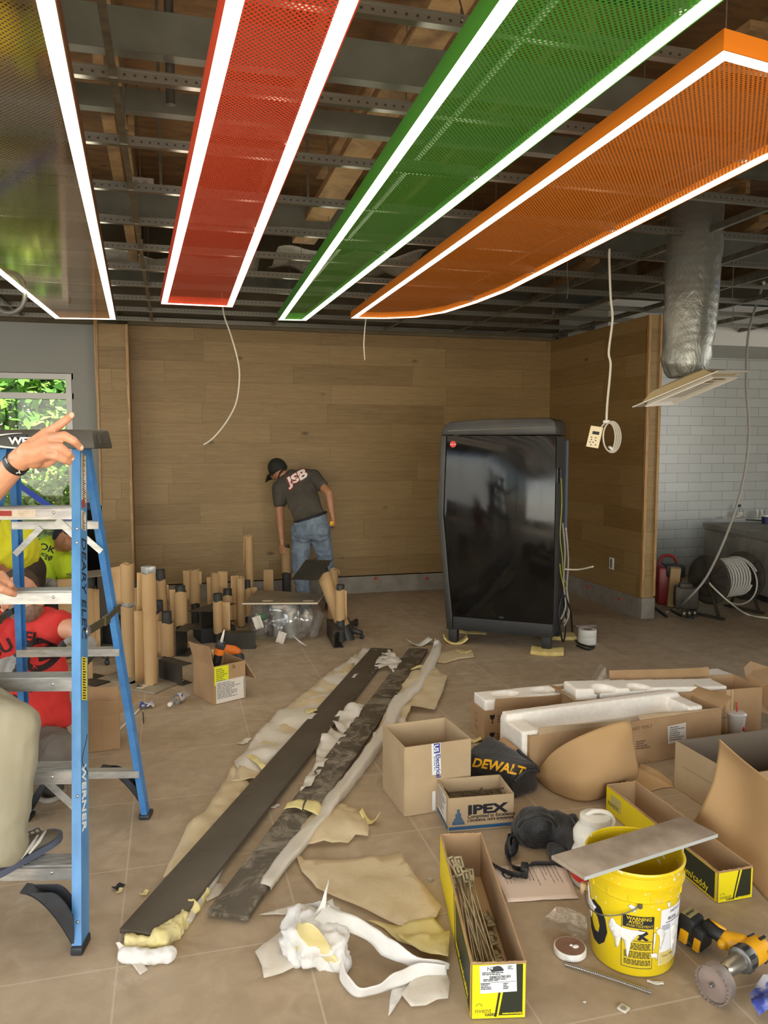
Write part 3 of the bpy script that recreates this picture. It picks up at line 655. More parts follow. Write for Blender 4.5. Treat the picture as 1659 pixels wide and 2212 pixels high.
def pad(px, py, w, d, h, lab, rz=.3, curl=0):
    p = G(px, py); R = RZ(rz); rows = [[p + R @ Vector((w * (i / 8 - .5), d * (j / 6 - .5), h / 2 + curl * abs(i / 4 - 1) ** 3 + .004 * nz(i, j, .7, px))) for i in range(9)] for j in range(7)]
    return tag(MB().grid(rows).build('foam_pad', FOAM, smooth=30, solid=h), lab, 'foam pad', 'foam pads under the drinks dispenser')
pad(984, 1388, .2, .13, .012, 'curled yellow foam pad under the front foot of the black dispenser', -.3, .05)
pad(1182, 1411, .26, .16, .03, 'yellow foam pad under the near right foot of the black dispenser', -.5, .006)
pad(1212, 1378, .24, .16, .03, 'yellow foam pad under the far right foot of the black dispenser', -.3, .006); pad(1020, 1366, .26, .1, .005, 'yellow foam strip behind the front foot of the dispenser', -.5, .0)
TAPE = M('white_tape', (222, 220, 208), rough=.45)
p = G(1268, 1389); 
for i in range(2):
    t = thing('tape_roll', ('lower', 'upper')[i] + ' of two stacked white tape rolls beside the dispenser', 'tape roll', p + Vector((0, 0, .062 * i)), 'stacked white tape rolls')
    MB().lathe([(.04, 0), (.076, 0), (.077, .003), (.077, .058), (.076, .061), (.04, .061), (.04, 0)], p + Vector((0, 0, .062 * i)), 36, None, False).build('tape', TAPE, t, 40)
    MB().lathe([(.036, .001), (.04, .001), (.04, .06), (.036, .06), (.036, .001)], p + Vector((0, 0, .062 * i)), 28, None, False).build('core', M('tape_core', (120, 92, 70), rough=.8), t, 40)
p = G(1258, 1352); tag(MB().bar(G(1243, 1352, .01), G(1287, 1351, .01), .05, .006).build('offcut', M('pale_offcut', (196, 180, 168), rough=.6)), 'thin pale strip lying behind the tape rolls', 'offcut')
# ============================================================ PLANKS AND CARTONS HELPERS
CARD = NT('corrugated_cardboard'); v = CARD.coords(); wv = CARD.n('TexWave', {'Vector': v, 'Scale': 60, 'Distortion': .3}, bands_direction='X').outputs[1]; nn = CARD.noise(v, 4, 4)
CARD.set(color=CARD.ramp(nn, [(.35, lin((160, 128, 92))), (.65, lin((176, 143, 106)))]), rough=.75, normal=CARD.bump(CARD.math('ADD', nn, CARD.math('MULTIPLY', wv, .25)), .1, .01), spec=.25); CARD = CARD.m
CARDI = M('cardboard_inside', (152, 122, 86), (168, 137, 100), 4, rough=.8); CARDP = M('cardboard_pale', (174, 150, 116), (188, 164, 130), 3, rough=.75, spec=.25); KRAFT = M('kraft_paper', (176, 142, 98), (192, 158, 112), 3, (1, 1, .4), rough=.65, bump=.08, spec=.3)
SHEETC = M('brown_card_sheet', (170, 136, 94), (180, 146, 103), 2, rough=.7, spec=.2)
class Carton:
    """an open carton: near left bottom corner A, along U (length), V (depth), walls of board"""
    def __init__(s, name, label, A, B, C, h, mat=CARD, inner=CARDI, th=.006, group=None, w=None, d=None):
        A, B, C = Vector(A), Vector(B), Vector(C); s.U = (B - A); s.w = w or s.U.length; s.U.normalize(); c = C - A; s.V = Vector((-s.U.y, s.U.x, 0)); 
        if s.V.dot(c) < 0: s.V = -s.V
        s.d = d or abs(c.dot(s.V)); s.A, s.h, s.th = A, h, th
        s.t = thing(name, label, 'box', s.p(s.w / 2, s.d / 2, 0), group); W_, D_ = s.w, s.d
        s.f = {}
        for nm, (u0, v0, u1, v1) in dict(front=(0, 0, W_, 0), back=(0, D_, W_, D_), left=(0, 0, 0, D_), right=(W_, 0, W_, D_)).items():
            s.f[nm] = s.board((u0, v0), (u1, v1), 0.002, h, 'side_panel', mat)
        MB().hexa([s.p(u, v, z) for z in (.001, .007) for u, v in ((.002, .002), (W_ - .002, .002), (W_ - .002, D_ - .002), (.002, D_ - .002))]).build('base_panel', inner, s.t)
    def p(s, u, v, z): return s.A + s.U * u + s.V * v + Vector((0, 0, z))
    def board(s, a, b, z0, z1, name, mat, par=None):
        a, b = Vector((*a, 0)), Vector((*b, 0)); n = Vector((-(b - a).y, (b - a).x, 0)).normalized() * s.th / 2
        c = Vector((s.w / 2, s.d / 2, 0)); 
        q = [(a + n), (b + n), (b - n), (a - n)]
        return MB().hexa([s.p(k.x, k.y, z) for z in (z0, z1) for k in q]).build(name, mat, par or s.t)
    def flap(s, a, b, out, drop, mat, L=.12, name='flap', wob=.01):     # hinged at the rim between a, b; out: direction in plan; drop: height change
        a, b = Vector(a), Vector(b); n = 8; rows = []
        for j in range(5):
            q = j / 4; rows.append([s.p(*(a.lerp(b, i / n) + Vector(out) * (L * q)), s.h + drop * q + wob * math.sin(3 * i / n + q * 2) * q) for i in range(n + 1)])
        return MB().grid(rows).build(name, mat, s.t, 40, solid=.005)
    def face(s, side):                                   # writing frame on a side: origin bottom left as the reader sees it
        return {'front': (s.p(0, -s.th / 2 - .0006, 0), s.U), 'left': (s.p(-s.th / 2 - .0006, s.d, 0), -s.V), 'right': (s.p(s.w + s.th / 2 + .0006, 0, 0), s.V), 'back': (s.p(s.w, s.d + s.th / 2 + .0006, 0), -s.U)}[side]
    def write(s, side, x, z, str_, size, mat, rot=0, lift=0, **kw):
        o, X = s.face(side); y = Vector((0, 0, 1)); xd = X * math.cos(rot) + y * math.sin(rot); yd = y * math.cos(rot) - X * math.sin(rot); n = X.cross(y)
        return text(str_, size, frame(o + X * x + y * z + n * lift, xd, yd), mat, s.f[side], **kw)
    def patch(s, side, x0, z0, x1, z1, mat, name='label', rot=0, lift=.0004, th=.0006, par=None):
        o, X = s.face(side); y = Vector((0, 0, 1)); n = X.cross(y); c = o + X * ((x0 + x1) / 2) + y * ((z0 + z1) / 2)
        R = lambda a, b: c + X * (a * math.cos(rot) - b * math.sin(rot)) + y * (a * math.sin(rot) + b * math.cos(rot))
        hw, hz = (x1 - x0) / 2, (z1 - z0) / 2; k = [R(-hw, -hz), R(hw, -hz), R(hw, hz), R(-hw, hz)]
        return MB().hexa([q + n * lift for q in k] + [q + n * (lift + th) for q in k]).build(name, mat, par or s.f[side])
    def poly(s, side, pts, mat, name='print', lift=.0005, th=.0005, par=None):
        o, X = s.face(side); y = Vector((0, 0, 1)); n = X.cross(y)
        return MB().loft([[o + X * a + y * b + n * q for a, b in pts] for q in (lift, lift + th)]).build(name, mat, par or s.f[side])
    def lines(s, side, x0, z0, x1, z1, k, mat, par=None, name='small_print', lift=.0014, seed=1):
        r = random.Random(seed); o, X = s.face(side); y = Vector((0, 0, 1)); n = X.cross(y); m = MB()
        for i in range(k):
            z = z1 - (z1 - z0) * (i + .5) / k; e = x0 + (x1 - x0) * (.5 + .5 * r.random()); x = x0
            while x < e:
                l = (x1 - x0) * r.uniform(.06, .2); l = min(l, e - x)
                if l > .0005: m.hexa([o + X * a + y * b + n * q for q in (lift, lift + .0004) for a, b in ((x, z), (x + l, z), (x + l, z + (z1 - z0) / k * .5), (x, z + (z1 - z0) / k * .5))])
                x += l + (x1 - x0) * .025
        return m.build(name, mat, par or s.f[side])
# ============================================================ PEOPLE
SKIN = M('skin', (198, 140, 106), (212, 154, 120), 12, rough=.5, sub=.08); SKIND = M('skin_tan', (158, 108, 76), (176, 124, 90), 12, rough=.5)
def cloth(name, c, c2, fold=.5, scale=9): return M(name, c, c2, scale, (1, 1, .5), rough=.85, bump=fold)
def ell(m, pts):                          # torso: rings (centre, half width vector, half depth vector)
    m.loft([[c + a * math.cos(t) + b * math.sin(t) for t in (2 * PI * k / 20 for k in range(20))] for c, a, b in pts]); return m
# ---- worker at the oak wall, seen from behind, stooping to a post
K0 = 7.75
XO = 0
def Q(x, y, dk=0.): return DP(x + XO, y, K0 + dk)
t_ = thing('person', 'person in dark T-shirt, black cap and jeans stooping at the oak wall', 'person', (*Q(675, 1300)[:2], 0))
m = MB(); zu = Vector((0, 0, 1)); dpt = FW.copy(); dpt.z = 0; dpt.normalize()
hip, chest = Q(671, 1133), Q(640, 1040, .28)
hd = Q(600, 1014, .34)
m.ball(hd, (.078, .098, .105)); m.caps([Q(618, 1030, .3), hd], [.06, .062]); m.ball(Q(593, 1024, .42), (.045, .05, .06))
m.ball(Q(601, 1023, .30), (.012, .022, .03))                                   # ear
nose = Q(588, 1026, .47); m.ball(nose, .016)
lS, rS = Q(604, 1053, .25), Q(678, 1030, .27)
lArm = [lS, Q(604, 1112, .2), Q(609, 1165, .16)]; rArm = [rS, Q(711, 1066, .08), Q(716, 1106, .06)]
m.caps(lArm, [.055, .043, .03]); m.caps(rArm, [.055, .043, .03])
spine = [(hip, .16, .11), (Q(664, 1105, .08), .15, .105), (Q(653, 1075, .17), .165, .11), (Q(643, 1045, .25), .18, .11), (Q(634, 1027, .3), .12, .08)]
ax = (rS - lS).normalized()
ell(m, [(c, ax * (a - .012), (dpt * .8 + zu * .3) * (b - .012)) for c, a, b in spine])
lk, la, rk, ra = Q(648, 1222, -.02), Q(657, 1301, .02), Q(703, 1215, .05), Q(712, 1290, .16)
lH, rH = Q(653, 1146), Q(690, 1143)
m.caps([lH, lk, la], [.09, .058, .042]); m.caps([rH, rk, ra], [.09, .058, .042])
def hand(m, wrist, palm, fingers, r=.009, rp=.022):
    m.caps([wrist, palm], [.027, rp]); kn = []
    for f in fingers: m.caps([palm] + f, [rp * .8, r * 1.05, r, r * .85][:len(f) + 1], 8)
hw = Q(610, 1176, .15)
hand(m, lArm[2], hw, [[Q(604, 1184, .14), Q(606, 1192, .13), Q(609, 1197, .12)], [Q(608, 1185, .12), Q(610, 1193, .10), Q(613, 1198, .09)], [Q(612, 1185, .11), Q(615, 1192, .09), Q(618, 1196, .09)], [Q(615, 1182, .12), Q(619, 1187, .1), Q(621, 1190, .1)], [Q(616, 1176, .2), Q(620, 1178, .2)]])
hw = Q(720, 1122, .05)
hand(m, rArm[2], hw, [[Q(723, 1127, .03), Q(722, 1133, .0), Q(717, 1135, 0)], [Q(724, 1129, .05), Q(724, 1137, .02), Q(719, 1139, .01)], [Q(724, 1131, .07), Q(723, 1140, .05), Q(718, 1141, .03)], [Q(722, 1132, .09), Q(720, 1141, .08), Q(716, 1142, .05)], [Q(715, 1124, .02), Q(712, 1129, 0)]], .008, .02)
m.build('body', SKIND, t_, remesh=.009, relax=2)
TEE = cloth('charcoal_tee', (64, 58, 50), (78, 71, 61)); m = MB()
ell(m, [(Q(672, 1127, -.01), ax * .168 + zu * -.03, (dpt * .8 + zu * .3) * .125)] + [(c, ax * a, (dpt * .8 + zu * .3) * b) for c, a, b in spine[1:]])
m.caps([Q(632, 1032, .28), lS, lArm[0].lerp(lArm[1], .55)], [.085, .075, .068]); m.caps([Q(650, 1030, .28), rS, rArm[0].lerp(rArm[1], .5)], [.085, .075, .066])
tee = wrinkle(m.build('tshirt', TEE, t_, remesh=.009, relax=3), .006, 9)
JEAN = M('denim', (92, 104, 118), (120, 132, 144), 16, (1, 1, .35), rough=.85, bump=.5); m = MB()
ell(m, [(Q(671, 1163), ax * .15, dpt * .1), (Q(671, 1150, -.01), ax * .172, dpt * .13), (Q(671, 1135), ax * .168, dpt * .125), (Q(671, 1118, .02), ax * .158, dpt * .115)])
m.ball(Q(655, 1152, -.05), .1); m.ball(Q(690, 1150, -.04), .1)
m.caps([lH, lk, la], [.108, .078, .068]); m.caps([rH, rk, ra], [.106, .078, .068])
jn = wrinkle(m.build('jeans', JEAN, t_, remesh=.009, relax=2), .010, 10, .4, 1.6)
for x in (656, 690): MB().grid([[Q(x + i * 6, 1143 + j * 6 + abs(i) * (1 if j else 0), -.105 + .006 * abs(i)) for i in (-2, -1, 0, 1, 2)] for j in range(4)]).build('pocket', M('denim_pocket', (86, 98, 112), rough=.9), jn, True, solid=.004)
MB().ring([Q(671, 1117, .02) + ax * .163 * math.cos(q) + dpt * .118 * math.sin(q) for q in (2 * PI * i / 24 for i in range(24))], .012).build('belt', INK, jn, True)
CAPB = M('black_cap_cloth', (30, 29, 24), rough=.8); m = MB(); m.ball(hd + zu * .025 + dpt * .01, (.09, .112, .098)); m.box(hd + Vector((-.02, .05, -.1)) + dpt * .06, (.3, .3, .09))
cp_ = MB(); cp_.lathe([(.1 * math.cos(a), .112 * math.sin(a)) for a in (-.35 + (PI / 2 + .35) * i / 9 for i in range(10))], hd + Vector((0, 0, .01)), 24, (Vector((-.5, .25, .9)))); cpo = cp_.build('cap', CAPB, t_, True)
MB().grid([[hd + dpt * (.06 + .09 * j / 4) + Vector((-.06, 0, 0)) * (1 + .6 * j / 4) + ax * (.06 * (i - 3) / 3) + zu * (-.03 - .02 * j - .004 * abs(i - 3)) for i in range(7)] for j in range(5)]).build('peak', CAPB, cpo, True, solid=.006)
hb = MB().ball(hd + Vector((.03, -.015, -.03)), (.07, .085, .08)).build('hair', M('dark_hair', (36, 28, 20), rough=.8), t_, True)
for f, d in ((la, 0), (ra, 0)):
    b = Vector((f.x, f.y, 0)); m = MB(); m.caps([b + Vector((0, 0, .07)), b + Vector((0, 0, .045)) + dpt * .06, b + Vector((-.02, 0, .035)) + dpt * .17], [.05, .048, .036]); m.caps([Vector((f.x, f.y, f.z)), b + Vector((0, 0, .06))], [.045, .05]); o = m.build('shoe', M('work_boot', (60, 50, 40), rough=.7), t_, remesh=.01)
JW, JR = M('jsb_white', (232, 222, 212), rough=.6), M('jsb_red', (150, 40, 36), rough=.6)
for mat, bo, gp in ((JR, .0135, .004), (JW, .0055, .008)):
    text('JSB', .118, frame(Q(622, 1054, -.1), Q(668, 1025, -.1) - Q(622, 1054, -.1), (0, 0, 1)), mat, tee, onto=tee, bold=bo * .8, gap=gp, sx=1.4, shear=.12, arc=-.25)
p = Q(716, 1131, .03); t = thing('tape_measure', 'yellow and black tape measure in the hand of the stooping worker', 'tape measure', p)
MB().box(p, (.045, .04, .05), None, .008).build('case', M('tool_yellow', (228, 170, 30), rough=.45), t, 40); MB().box(p + Vector((0, 0, -.034)), (.047, .042, .018), None, .004).build('grip', BLACKP, t, 40)
# ---- kneeling worker in red behind the ladder
K0 = 3.98
t_ = thing('person', 'person in a red T-shirt and grey gloves kneeling behind the blue ladder', 'person', (*Q(70, 1700)[:2], 0))
m = MB(); axr = RT.copy(); hd = Q(42, 1281, -.02)
Rh = Matrix.Rotation(math.radians(-12), 3, FW)
m.ball(hd, (.088, .095, .108)); m.ball(Q(62, 1308, -.06), (.062, .065, .078)); m.ball(Q(78, 1290, -.05), (.03, .03, .035))
m.caps([Q(80, 1282, -.07), Q(89, 1303, -.075)], [.012, .019]); m.ball(Q(8, 1302, -.06), (.018, .022, .036))     # nose, ear
for yy, rr_ in ((1318, .017), (1326, .016)): m.ball(Q(81, yy, -.08), (.02, .022, rr_ * .6))                     # lips
for xx in (58, 80): m.ball(Q(xx, 1279, -.105), .012)
m.caps([Q(28, 1322), Q(20, 1362)], [.062, .07])
sR, sL = Q(104, 1350, -.02), Q(-62, 1372, -.05); rA = [sR, Q(166, 1362, -.16), Q(188, 1392, -.24)]; lA = [sL, Q(-78, 1470, -.2), Q(-4, 1448, -.36)]
m.caps(rA, [.058, .048, .036]); m.caps(lA, [.058, .048, .034])
spine = [(Q(66, 1580, -.02), .17, .12), (Q(68, 1510, -.02), .18, .125), (Q(60, 1440, -.02), .19, .12), (Q(40, 1375, 0), .2, .11), (Q(26, 1345, .01), .12, .08)]
ell(m, [(c, axr * (a - .015), dpt * (b - .015)) for c, a, b in spine])
hipR, knR, anR = Q(75, 1600, .02), Q(130, 1628, -.3), Q(110, 1690, .1); hipL, knL, anL = Q(0, 1600, 0), Q(-30, 1600, -.42), Q(-40, 1760, -.36)
m.caps([hipR, knR, anR], [.1, .07, .05]); m.caps([hipL, knL, anL], [.1, .07, .05])
m.build('body', SKIN, t_, remesh=.008, relax=2)
REDT = cloth('red_tee', (190, 38, 32), (206, 50, 42), .35, 7); m = MB()
ell(m, [(Q(68, 1562, -.02), axr * .205, dpt * .155)] + [(c, axr * a, dpt * b) for c, a, b in spine[1:]]); m.ball(Q(78, 1545, -.03), (.18, .15, .1))
m.caps([Q(50, 1358), sR, sR.lerp(rA[1], .42)], [.1, .085, .076]); m.caps([Q(0, 1365), sL, sL.lerp(lA[1], .5)], [.1, .085, .078])
m.caps([Q(0, 1350, -.01), Q(48, 1348, -.01)], [.08, .08])
tee = wrinkle(m.build('tshirt', REDT, t_, remesh=.008, relax=3), .011, 7)
PANT = cloth('grey_trousers', (102, 92, 82), (118, 108, 96), .5, 8); m = MB(); ell(m, [(Q(55, 1622, 0), axr * .19, dpt * .13), (Q(62, 1580, 0), axr * .185, dpt * .13)])
m.caps([hipR, knR, anR.lerp(knR, .15)], [.12, .092, .068]); m.caps([hipL, knL, anL], [.12, .09, .066]); wrinkle(m.build('trousers', PANT, t_, remesh=.009, relax=2), .012, 8)
HAIR = M('brown_hair', (58, 40, 26), (80, 58, 38), 40, rough=.8, bump=.6)
m = MB(); m.ball(hd + Vector((-.012, .0, .03)) + dpt * .03, (.093, .1, .095)); m.build('hair', HAIR, t_, True, remesh=.008, relax=1)
m = MB(); m.ball(Q(66, 1322, -.075), (.062, .06, .055)); m.ball(Q(40, 1316, -.06), (.05, .06, .06)); m.caps([Q(72, 1311, -.115), Q(88, 1313, -.105)], [.012, .01]); m.build('beard', M('grey_beard', (118, 90, 72), (140, 112, 92), 50, rough=.9, bump=.6), t_, True, remesh=.007, relax=2)
for xx in (58, 80): MB().ball(Q(xx, 1279, -.113), (.011, .011, .006)).build('eye', M('eye', (40, 30, 24), rough=.3), t_, True); MB().caps([Q(xx - 9, 1271, -.11), Q(xx + 8, 1272, -.11)], [.007, .005]).build('eyebrow', HAIR, t_, True)
GLV, GLD = M('glove_grey', (142, 138, 132), (160, 156, 150), 20, rough=.9, bump=.4), M('glove_palm_dark', (44, 44, 46), rough=.7)
def glove(wrist, palm, fs, lab=None):
    m = MB(); m.caps([wrist, palm], [.045, .046]); 
    for f in fs: m.caps([palm] + f[:2], [.03, .0165, .0155], 10)
    g = m.build('glove', GLV, t_, remesh=.005, relax=2)
    m = MB()
    for f in fs: m.caps(f[1:], [.0172] * len(f[1:]), 10)
    m.build('coated_fingertips', GLD, g, remesh=.005, relax=1)
glove(rA[2], Q(178, 1402, -.29), [[Q(152, 1382, -.32), Q(138, 1390, -.33), Q(124, 1412, -.33)], [Q(190, 1402, -.33), Q(196, 1412, -.33), Q(192, 1424, -.32)], [Q(186, 1408, -.35), Q(189, 1420, -.35), Q(186, 1430, -.34)], [Q(180, 1410, -.36), Q(181, 1424, -.36), Q(180, 1434, -.35)], [Q(172, 1408, -.36), Q(171, 1420, -.36), Q(172, 1428, -.35)]])
glove(lA[2], Q(18, 1440, -.4), [[Q(34, 1428, -.43), Q(46, 1424, -.44), Q(58, 1424, -.44)], [Q(30, 1436, -.45), Q(40, 1438, -.46), Q(50, 1444, -.46)], [Q(26, 1446, -.45), Q(34, 1450, -.46), Q(44, 1454, -.46)], [Q(20, 1452, -.44), Q(26, 1458, -.45), Q(34, 1460, -.45)], [Q(24, 1426, -.40), Q(36, 1418, -.4), Q(48, 1416, -.4)]])
b = G(112, 1716); m = MB(); m.caps([b + Vector((-.01, .1, .05)), b + Vector((0, 0, .05)), b + Vector((.02, -.05, .06))], [.05, .05, .045]); so = m.build('shoe', M('dark_shoe', (60, 54, 48), rough=.7), t_, remesh=.008)
MB().ring([b + Vector((.055 * math.cos(q), .1 * math.sin(q), .012)) for q in (2 * PI * i / 20 for i in range(20))], .014).build('sole', M('pale_sole', (150, 142, 130), rough=.7), so, True)
b = Vector((anL.x, anL.y, 0)); m = MB(); m.caps([b + Vector((0, .05, .06)), b + Vector((.02, -.12, .04))], [.05, .04]); m.build('shoe', M('dark_shoe', (0, 0, 0)), t_, remesh=.008)
MB().tube([Q(-14, 1352, -.09), Q(-2, 1338, -.1), Q(8, 1326, -.11), Q(17, 1318, -.12)], .009).build('strap', INK, t_, True)
TB = M('tee_print_black', (40, 16, 14), rough=.8); zz = Q(0, 1400, -.35)
text('SU', .085, facing(Q(-12, 1422, -.4), axr + zu * .5), TB, tee, onto=tee, bold=.002, gap=.003); text('EL', .075, facing(Q(49, 1386, -.4), axr * 1 + zu * -.12), TB, tee, onto=tee, bold=.002, gap=.003)
text('RON', .06, facing(Q(-2, 1523, -.4), axr + zu * .12), TB, tee, onto=tee, bold=.002, gap=.003); text('HU', .06, facing(Q(50, 1500, -.4), axr + zu * .3), TB, tee, onto=tee, bold=.002, gap=.003)
def conform(o, onto, z, gap=.003):
    tm = onto.data.copy(); tm.transform(world(onto)); b2 = bmesh.new(); b2.from_mesh(tm); tr = BVHTree.FromBMesh(b2); W_ = world(o); Wi = W_.inverted()
    for v in o.data.vertices:
        c = W_ @ v.co; h = tr.ray_cast(c + z * .4, -z)
        if h[0] is not None: v.co = Wi @ (h[0] + z * gap)
    b2.free(); bpy.data.meshes.remove(tm)
m = MB(); m.grid([[Q(46 + r * math.cos(q), 1430 + r * math.sin(q), -.3) for q in (2 * PI * i / 32 for i in range(33))] for r in (24, 31, 38)]); em = m.build('emblem', TB, tee); conform(em, tee, -FW)
for s, x, y in (('20', 71, 1426), ('K', 74, 1445)): text(s, .03, facing(Q(x - 3, y, -.4), axr + zu * .1), REDT, tee, onto=tee, bold=.001, gap=.006)
# ---- two workers in yellow at the window
K0 = 5.75; XO = -20
HV, HV2, DKP = cloth('hi_vis_yellow', (214, 210, 34), (228, 224, 52), .3, 5), cloth('hi_vis_lime', (184, 208, 30), (198, 222, 46), .3, 5), cloth('dark_work_trousers', (44, 36, 26), (56, 46, 34), .4, 6)
t_ = thing('person', 'person in a yellow T-shirt and dark trousers bending down by the window', 'person', (*Q(60, 1420)[:2], 0))
m = MB(); hipc = Q(62, 1222); sh = Q(-18, 1168, -.3)
m.ball(Q(-60, 1225, -.42), (.085, .1, .11)); m.caps([Q(-48, 1205, -.36), sh], [.06, .07]); m.ball(Q(-70, 1235, -.5), .02)
for s, dx in ((-1, 6), (1, -8)): m.caps([Q(-18 + dx, 1190, -.3), Q(-20 + dx, 1275, -.35), Q(0 + dx, 1340, -.4)], [.055, .043, .03]); hand(m, Q(0 + dx, 1340, -.4), Q(4 + dx, 1358, -.4), [[Q(2 + dx + q * 5, 1372, -.42), Q(3 + dx + q * 5, 1384, -.42)] for q in range(4)] + [[Q(-6 + dx, 1366, -.38)]])
hpL, hpR = Q(45, 1235), Q(82, 1232, .05); m.caps([hpL, Q(42, 1330, .0), Q(52, 1418, .03)], [.1, .065, .045]); m.caps([hpR, Q(86, 1325, .05), Q(82, 1412, .12)], [.1, .065, .045])
m.caps([hipc, sh], [.13, .15]); m.build('body', SKIN, t_, remesh=.012, relax=2)
m = MB(); m.caps([Q(58, 1208, 0), Q(40, 1175, -.12), Q(-5, 1165, -.25)], [.15, .19, .17]); m.ball(Q(62, 1190, -.02), (.15, .16, .13)); m.caps([Q(-10, 1180, -.3), Q(-14, 1225, -.32)], [.09, .08]); wrinkle(m.build('tshirt', HV, t_, remesh=.012, relax=3), .012, 6)
m = MB(); m.ball(Q(66, 1228, .02), (.165, .16, .14)); m.caps([hpL, Q(42, 1330), Q(52, 1412, .03)], [.125, .09, .075]); m.caps([hpR, Q(86, 1325, .05), Q(82, 1408, .12)], [.125, .09, .075]); m.build('trousers', DKP, t_, remesh=.012, relax=2)
for p in (Q(52, 1418, .03), Q(82, 1412, .12)): m = MB(); b = Vector((p.x, p.y, 0)); m.caps([p, b + zu * .05, b + Vector((-.12, .08, .04))], [.05, .05, .04]); m.build('shoe', M('dark_shoe', (0, 0, 0)), t_, remesh=.01)
MB().ball(Q(-62, 1218, -.4), (.092, .105, .1)).build('hair', HAIR, t_, True)
K0 = 6.4; XO = 0
t_ = thing('person', 'person in a lime T-shirt and dark cap crouching low behind the ladder', 'person', (*Q(110, 1440)[:2], 0))
m = MB(); hd = Q(139, 1162, -.1); m.ball(hd, (.08, .1, .105)); m.ball(Q(147, 1174, -.15), (.05, .06, .06)); m.ball(Q(142, 1167, -.2), (.012, .016, .026)); m.ball(Q(155, 1175, -.13), .016); m.caps([hd, Q(128, 1198)], [.06, .07])
sA, sB = Q(140, 1218, -.1), Q(92, 1190, .1)
m.caps([sA, Q(146, 1262, -.14), Q(126, 1262, -.26)], [.055, .043, .032]); m.caps([sB, Q(84, 1260, .1), Q(100, 1300, 0)], [.055, .043, .032])
m.caps([Q(112, 1212, .03), Q(102, 1290, .06)], [.095, .095]); m.caps([Q(88, 1300, .05), Q(118, 1310, -.3), Q(100, 1390, -.2)], [.1, .07, .05]); m.caps([Q(112, 1300, .1), Q(150, 1310, -.1), Q(140, 1395, 0)], [.1, .07, .05])
hand(m, Q(126, 1262, -.26), Q(118, 1258, -.28), [[Q(112, 1262, -.3), Q(108, 1268, -.3)], [Q(114, 1266, -.3), Q(111, 1272, -.3)], [Q(118, 1268, -.3), Q(117, 1275, -.3)], [Q(122, 1268, -.3), Q(123, 1274, -.3)], [Q(114, 1252, -.3)]])
m.build('body', SKIND, t_, remesh=.011, relax=2)
m = MB(); m.caps([Q(112, 1196, .02), Q(104, 1230, .03), Q(100, 1285, .05)], [.145, .165, .15]); m.caps([Q(120, 1205), sA, Q(144, 1240, -.12)], [.1, .085, .075]); m.caps([Q(100, 1195, .05), sB, Q(86, 1228, .1)], [.1, .08, .075]); tee = wrinkle(m.build('tshirt', HV2, t_, remesh=.011, relax=3), .010, 6)
m = MB(); m.ball(Q(100, 1302, .06), (.16, .16, .12)); m.caps([Q(88, 1300, .05), Q(118, 1310, -.3), Q(100, 1385, -.2)], [.12, .09, .07]); m.caps([Q(112, 1300, .1), Q(150, 1310, -.1), Q(140, 1390, 0)], [.12, .09, .07]); m.build('trousers', DKP, t_, remesh=.011, relax=2)
for p in (Q(100, 1390, -.2), Q(140, 1395, 0)): m = MB(); b = Vector((p.x, p.y, 0)); m.caps([p, b + zu * .05, b + Vector((.06, -.1, .04))], [.05, .05, .04]); m.build('shoe', M('dark_shoe', (0, 0, 0)), t_, remesh=.01)
MB().lathe([(.092 * math.cos(a), .085 * math.sin(a)) for a in (PI / 2 * i / 8 for i in range(9))], hd + Vector((0, 0, .02)), 24, (Vector((-.3, -.1, .95)))).build('cap', M('dark_cap_cloth', (32, 34, 44), rough=.8), t_, True)
text('OK', .072, facing(Q(83, 1184, -.3), axr + zu * -.38), INK, tee, onto=tee, bold=.001, gap=.004, sx=1.15); text('IONS', .036, facing(Q(88, 1199, -.3), axr + zu * -.42), INK, tee, onto=tee, bold=.001, gap=.004, sx=1.1); text('& B', .03, facing(Q(96, 1208, -.3), axr + zu * -.3), INK, tee, onto=tee, bold=.001, gap=.004)
MB().caps([Q(106, 1262, -.3), Q(126, 1268, -.33)], [.05, .035]).build('glove', GLV, t_, True)
# ---- climber at the left edge with one foot on the ladder
K0 = 2.9
t_ = thing('person', 'person in khaki trousers with one foot on the ladder, pointing over its cap', 'person', (*Q(-200, 1900)[:2], 0))
m = MB(); wr, elb, shd = Q(46, 990, -.6), Q(-96, 1138, -.45), Q(-250, 1050, -.1)
m.caps([shd, elb, elb.lerp(wr, .5), wr], [.062, .05, .042, .033])
H3 = lambda x, y, d: Q(x / 4.1475, 680 + y / 4.1475, d * .8 - .63)
mcp = [H3(420, 1065, .05), H3(452, 1110, .03), H3(440, 1180, .02), H3(405, 1250, .03)]
ph = MB()
for q, r in zip(mcp, (.019, .02, .02, .018)): m.caps([wr, wr.lerp(q, .5), q], [.03, .027, r], 12)
m.caps([mcp[0], mcp[1], mcp[2], mcp[3]], [.018, .019, .018, .016]); m.caps([H3(260, 1230, .03), H3(300, 1290, .05)], [.033, .03])
for pts, rr_ in (([mcp[0], H3(530, 990, .03), H3(595, 938, .03), H3(640, 900, .04)], [.0165, .0138, .012, .0098]), ([mcp[1], H3(575, 1085, -.02), H3(660, 1130, -.01), H3(722, 1193, .03)], [.0165, .0145, .0125, .010]),
                 ([mcp[2], H3(540, 1190, -.03), H3(610, 1240, -.01), H3(640, 1282, .03)], [.0165, .014, .012, .010]), ([mcp[3], H3(500, 1262, -.02), H3(570, 1298, .0), H3(615, 1325, .03)], [.015, .0125, .0108, .009]),
                 ([H3(250, 1240, .06), H3(330, 1330, .09), H3(420, 1330, .1), H3(480, 1300, .1)], [.024, .016, .014, .011])): m.caps(pts, [q * 1.0 for q in rr_], 12)
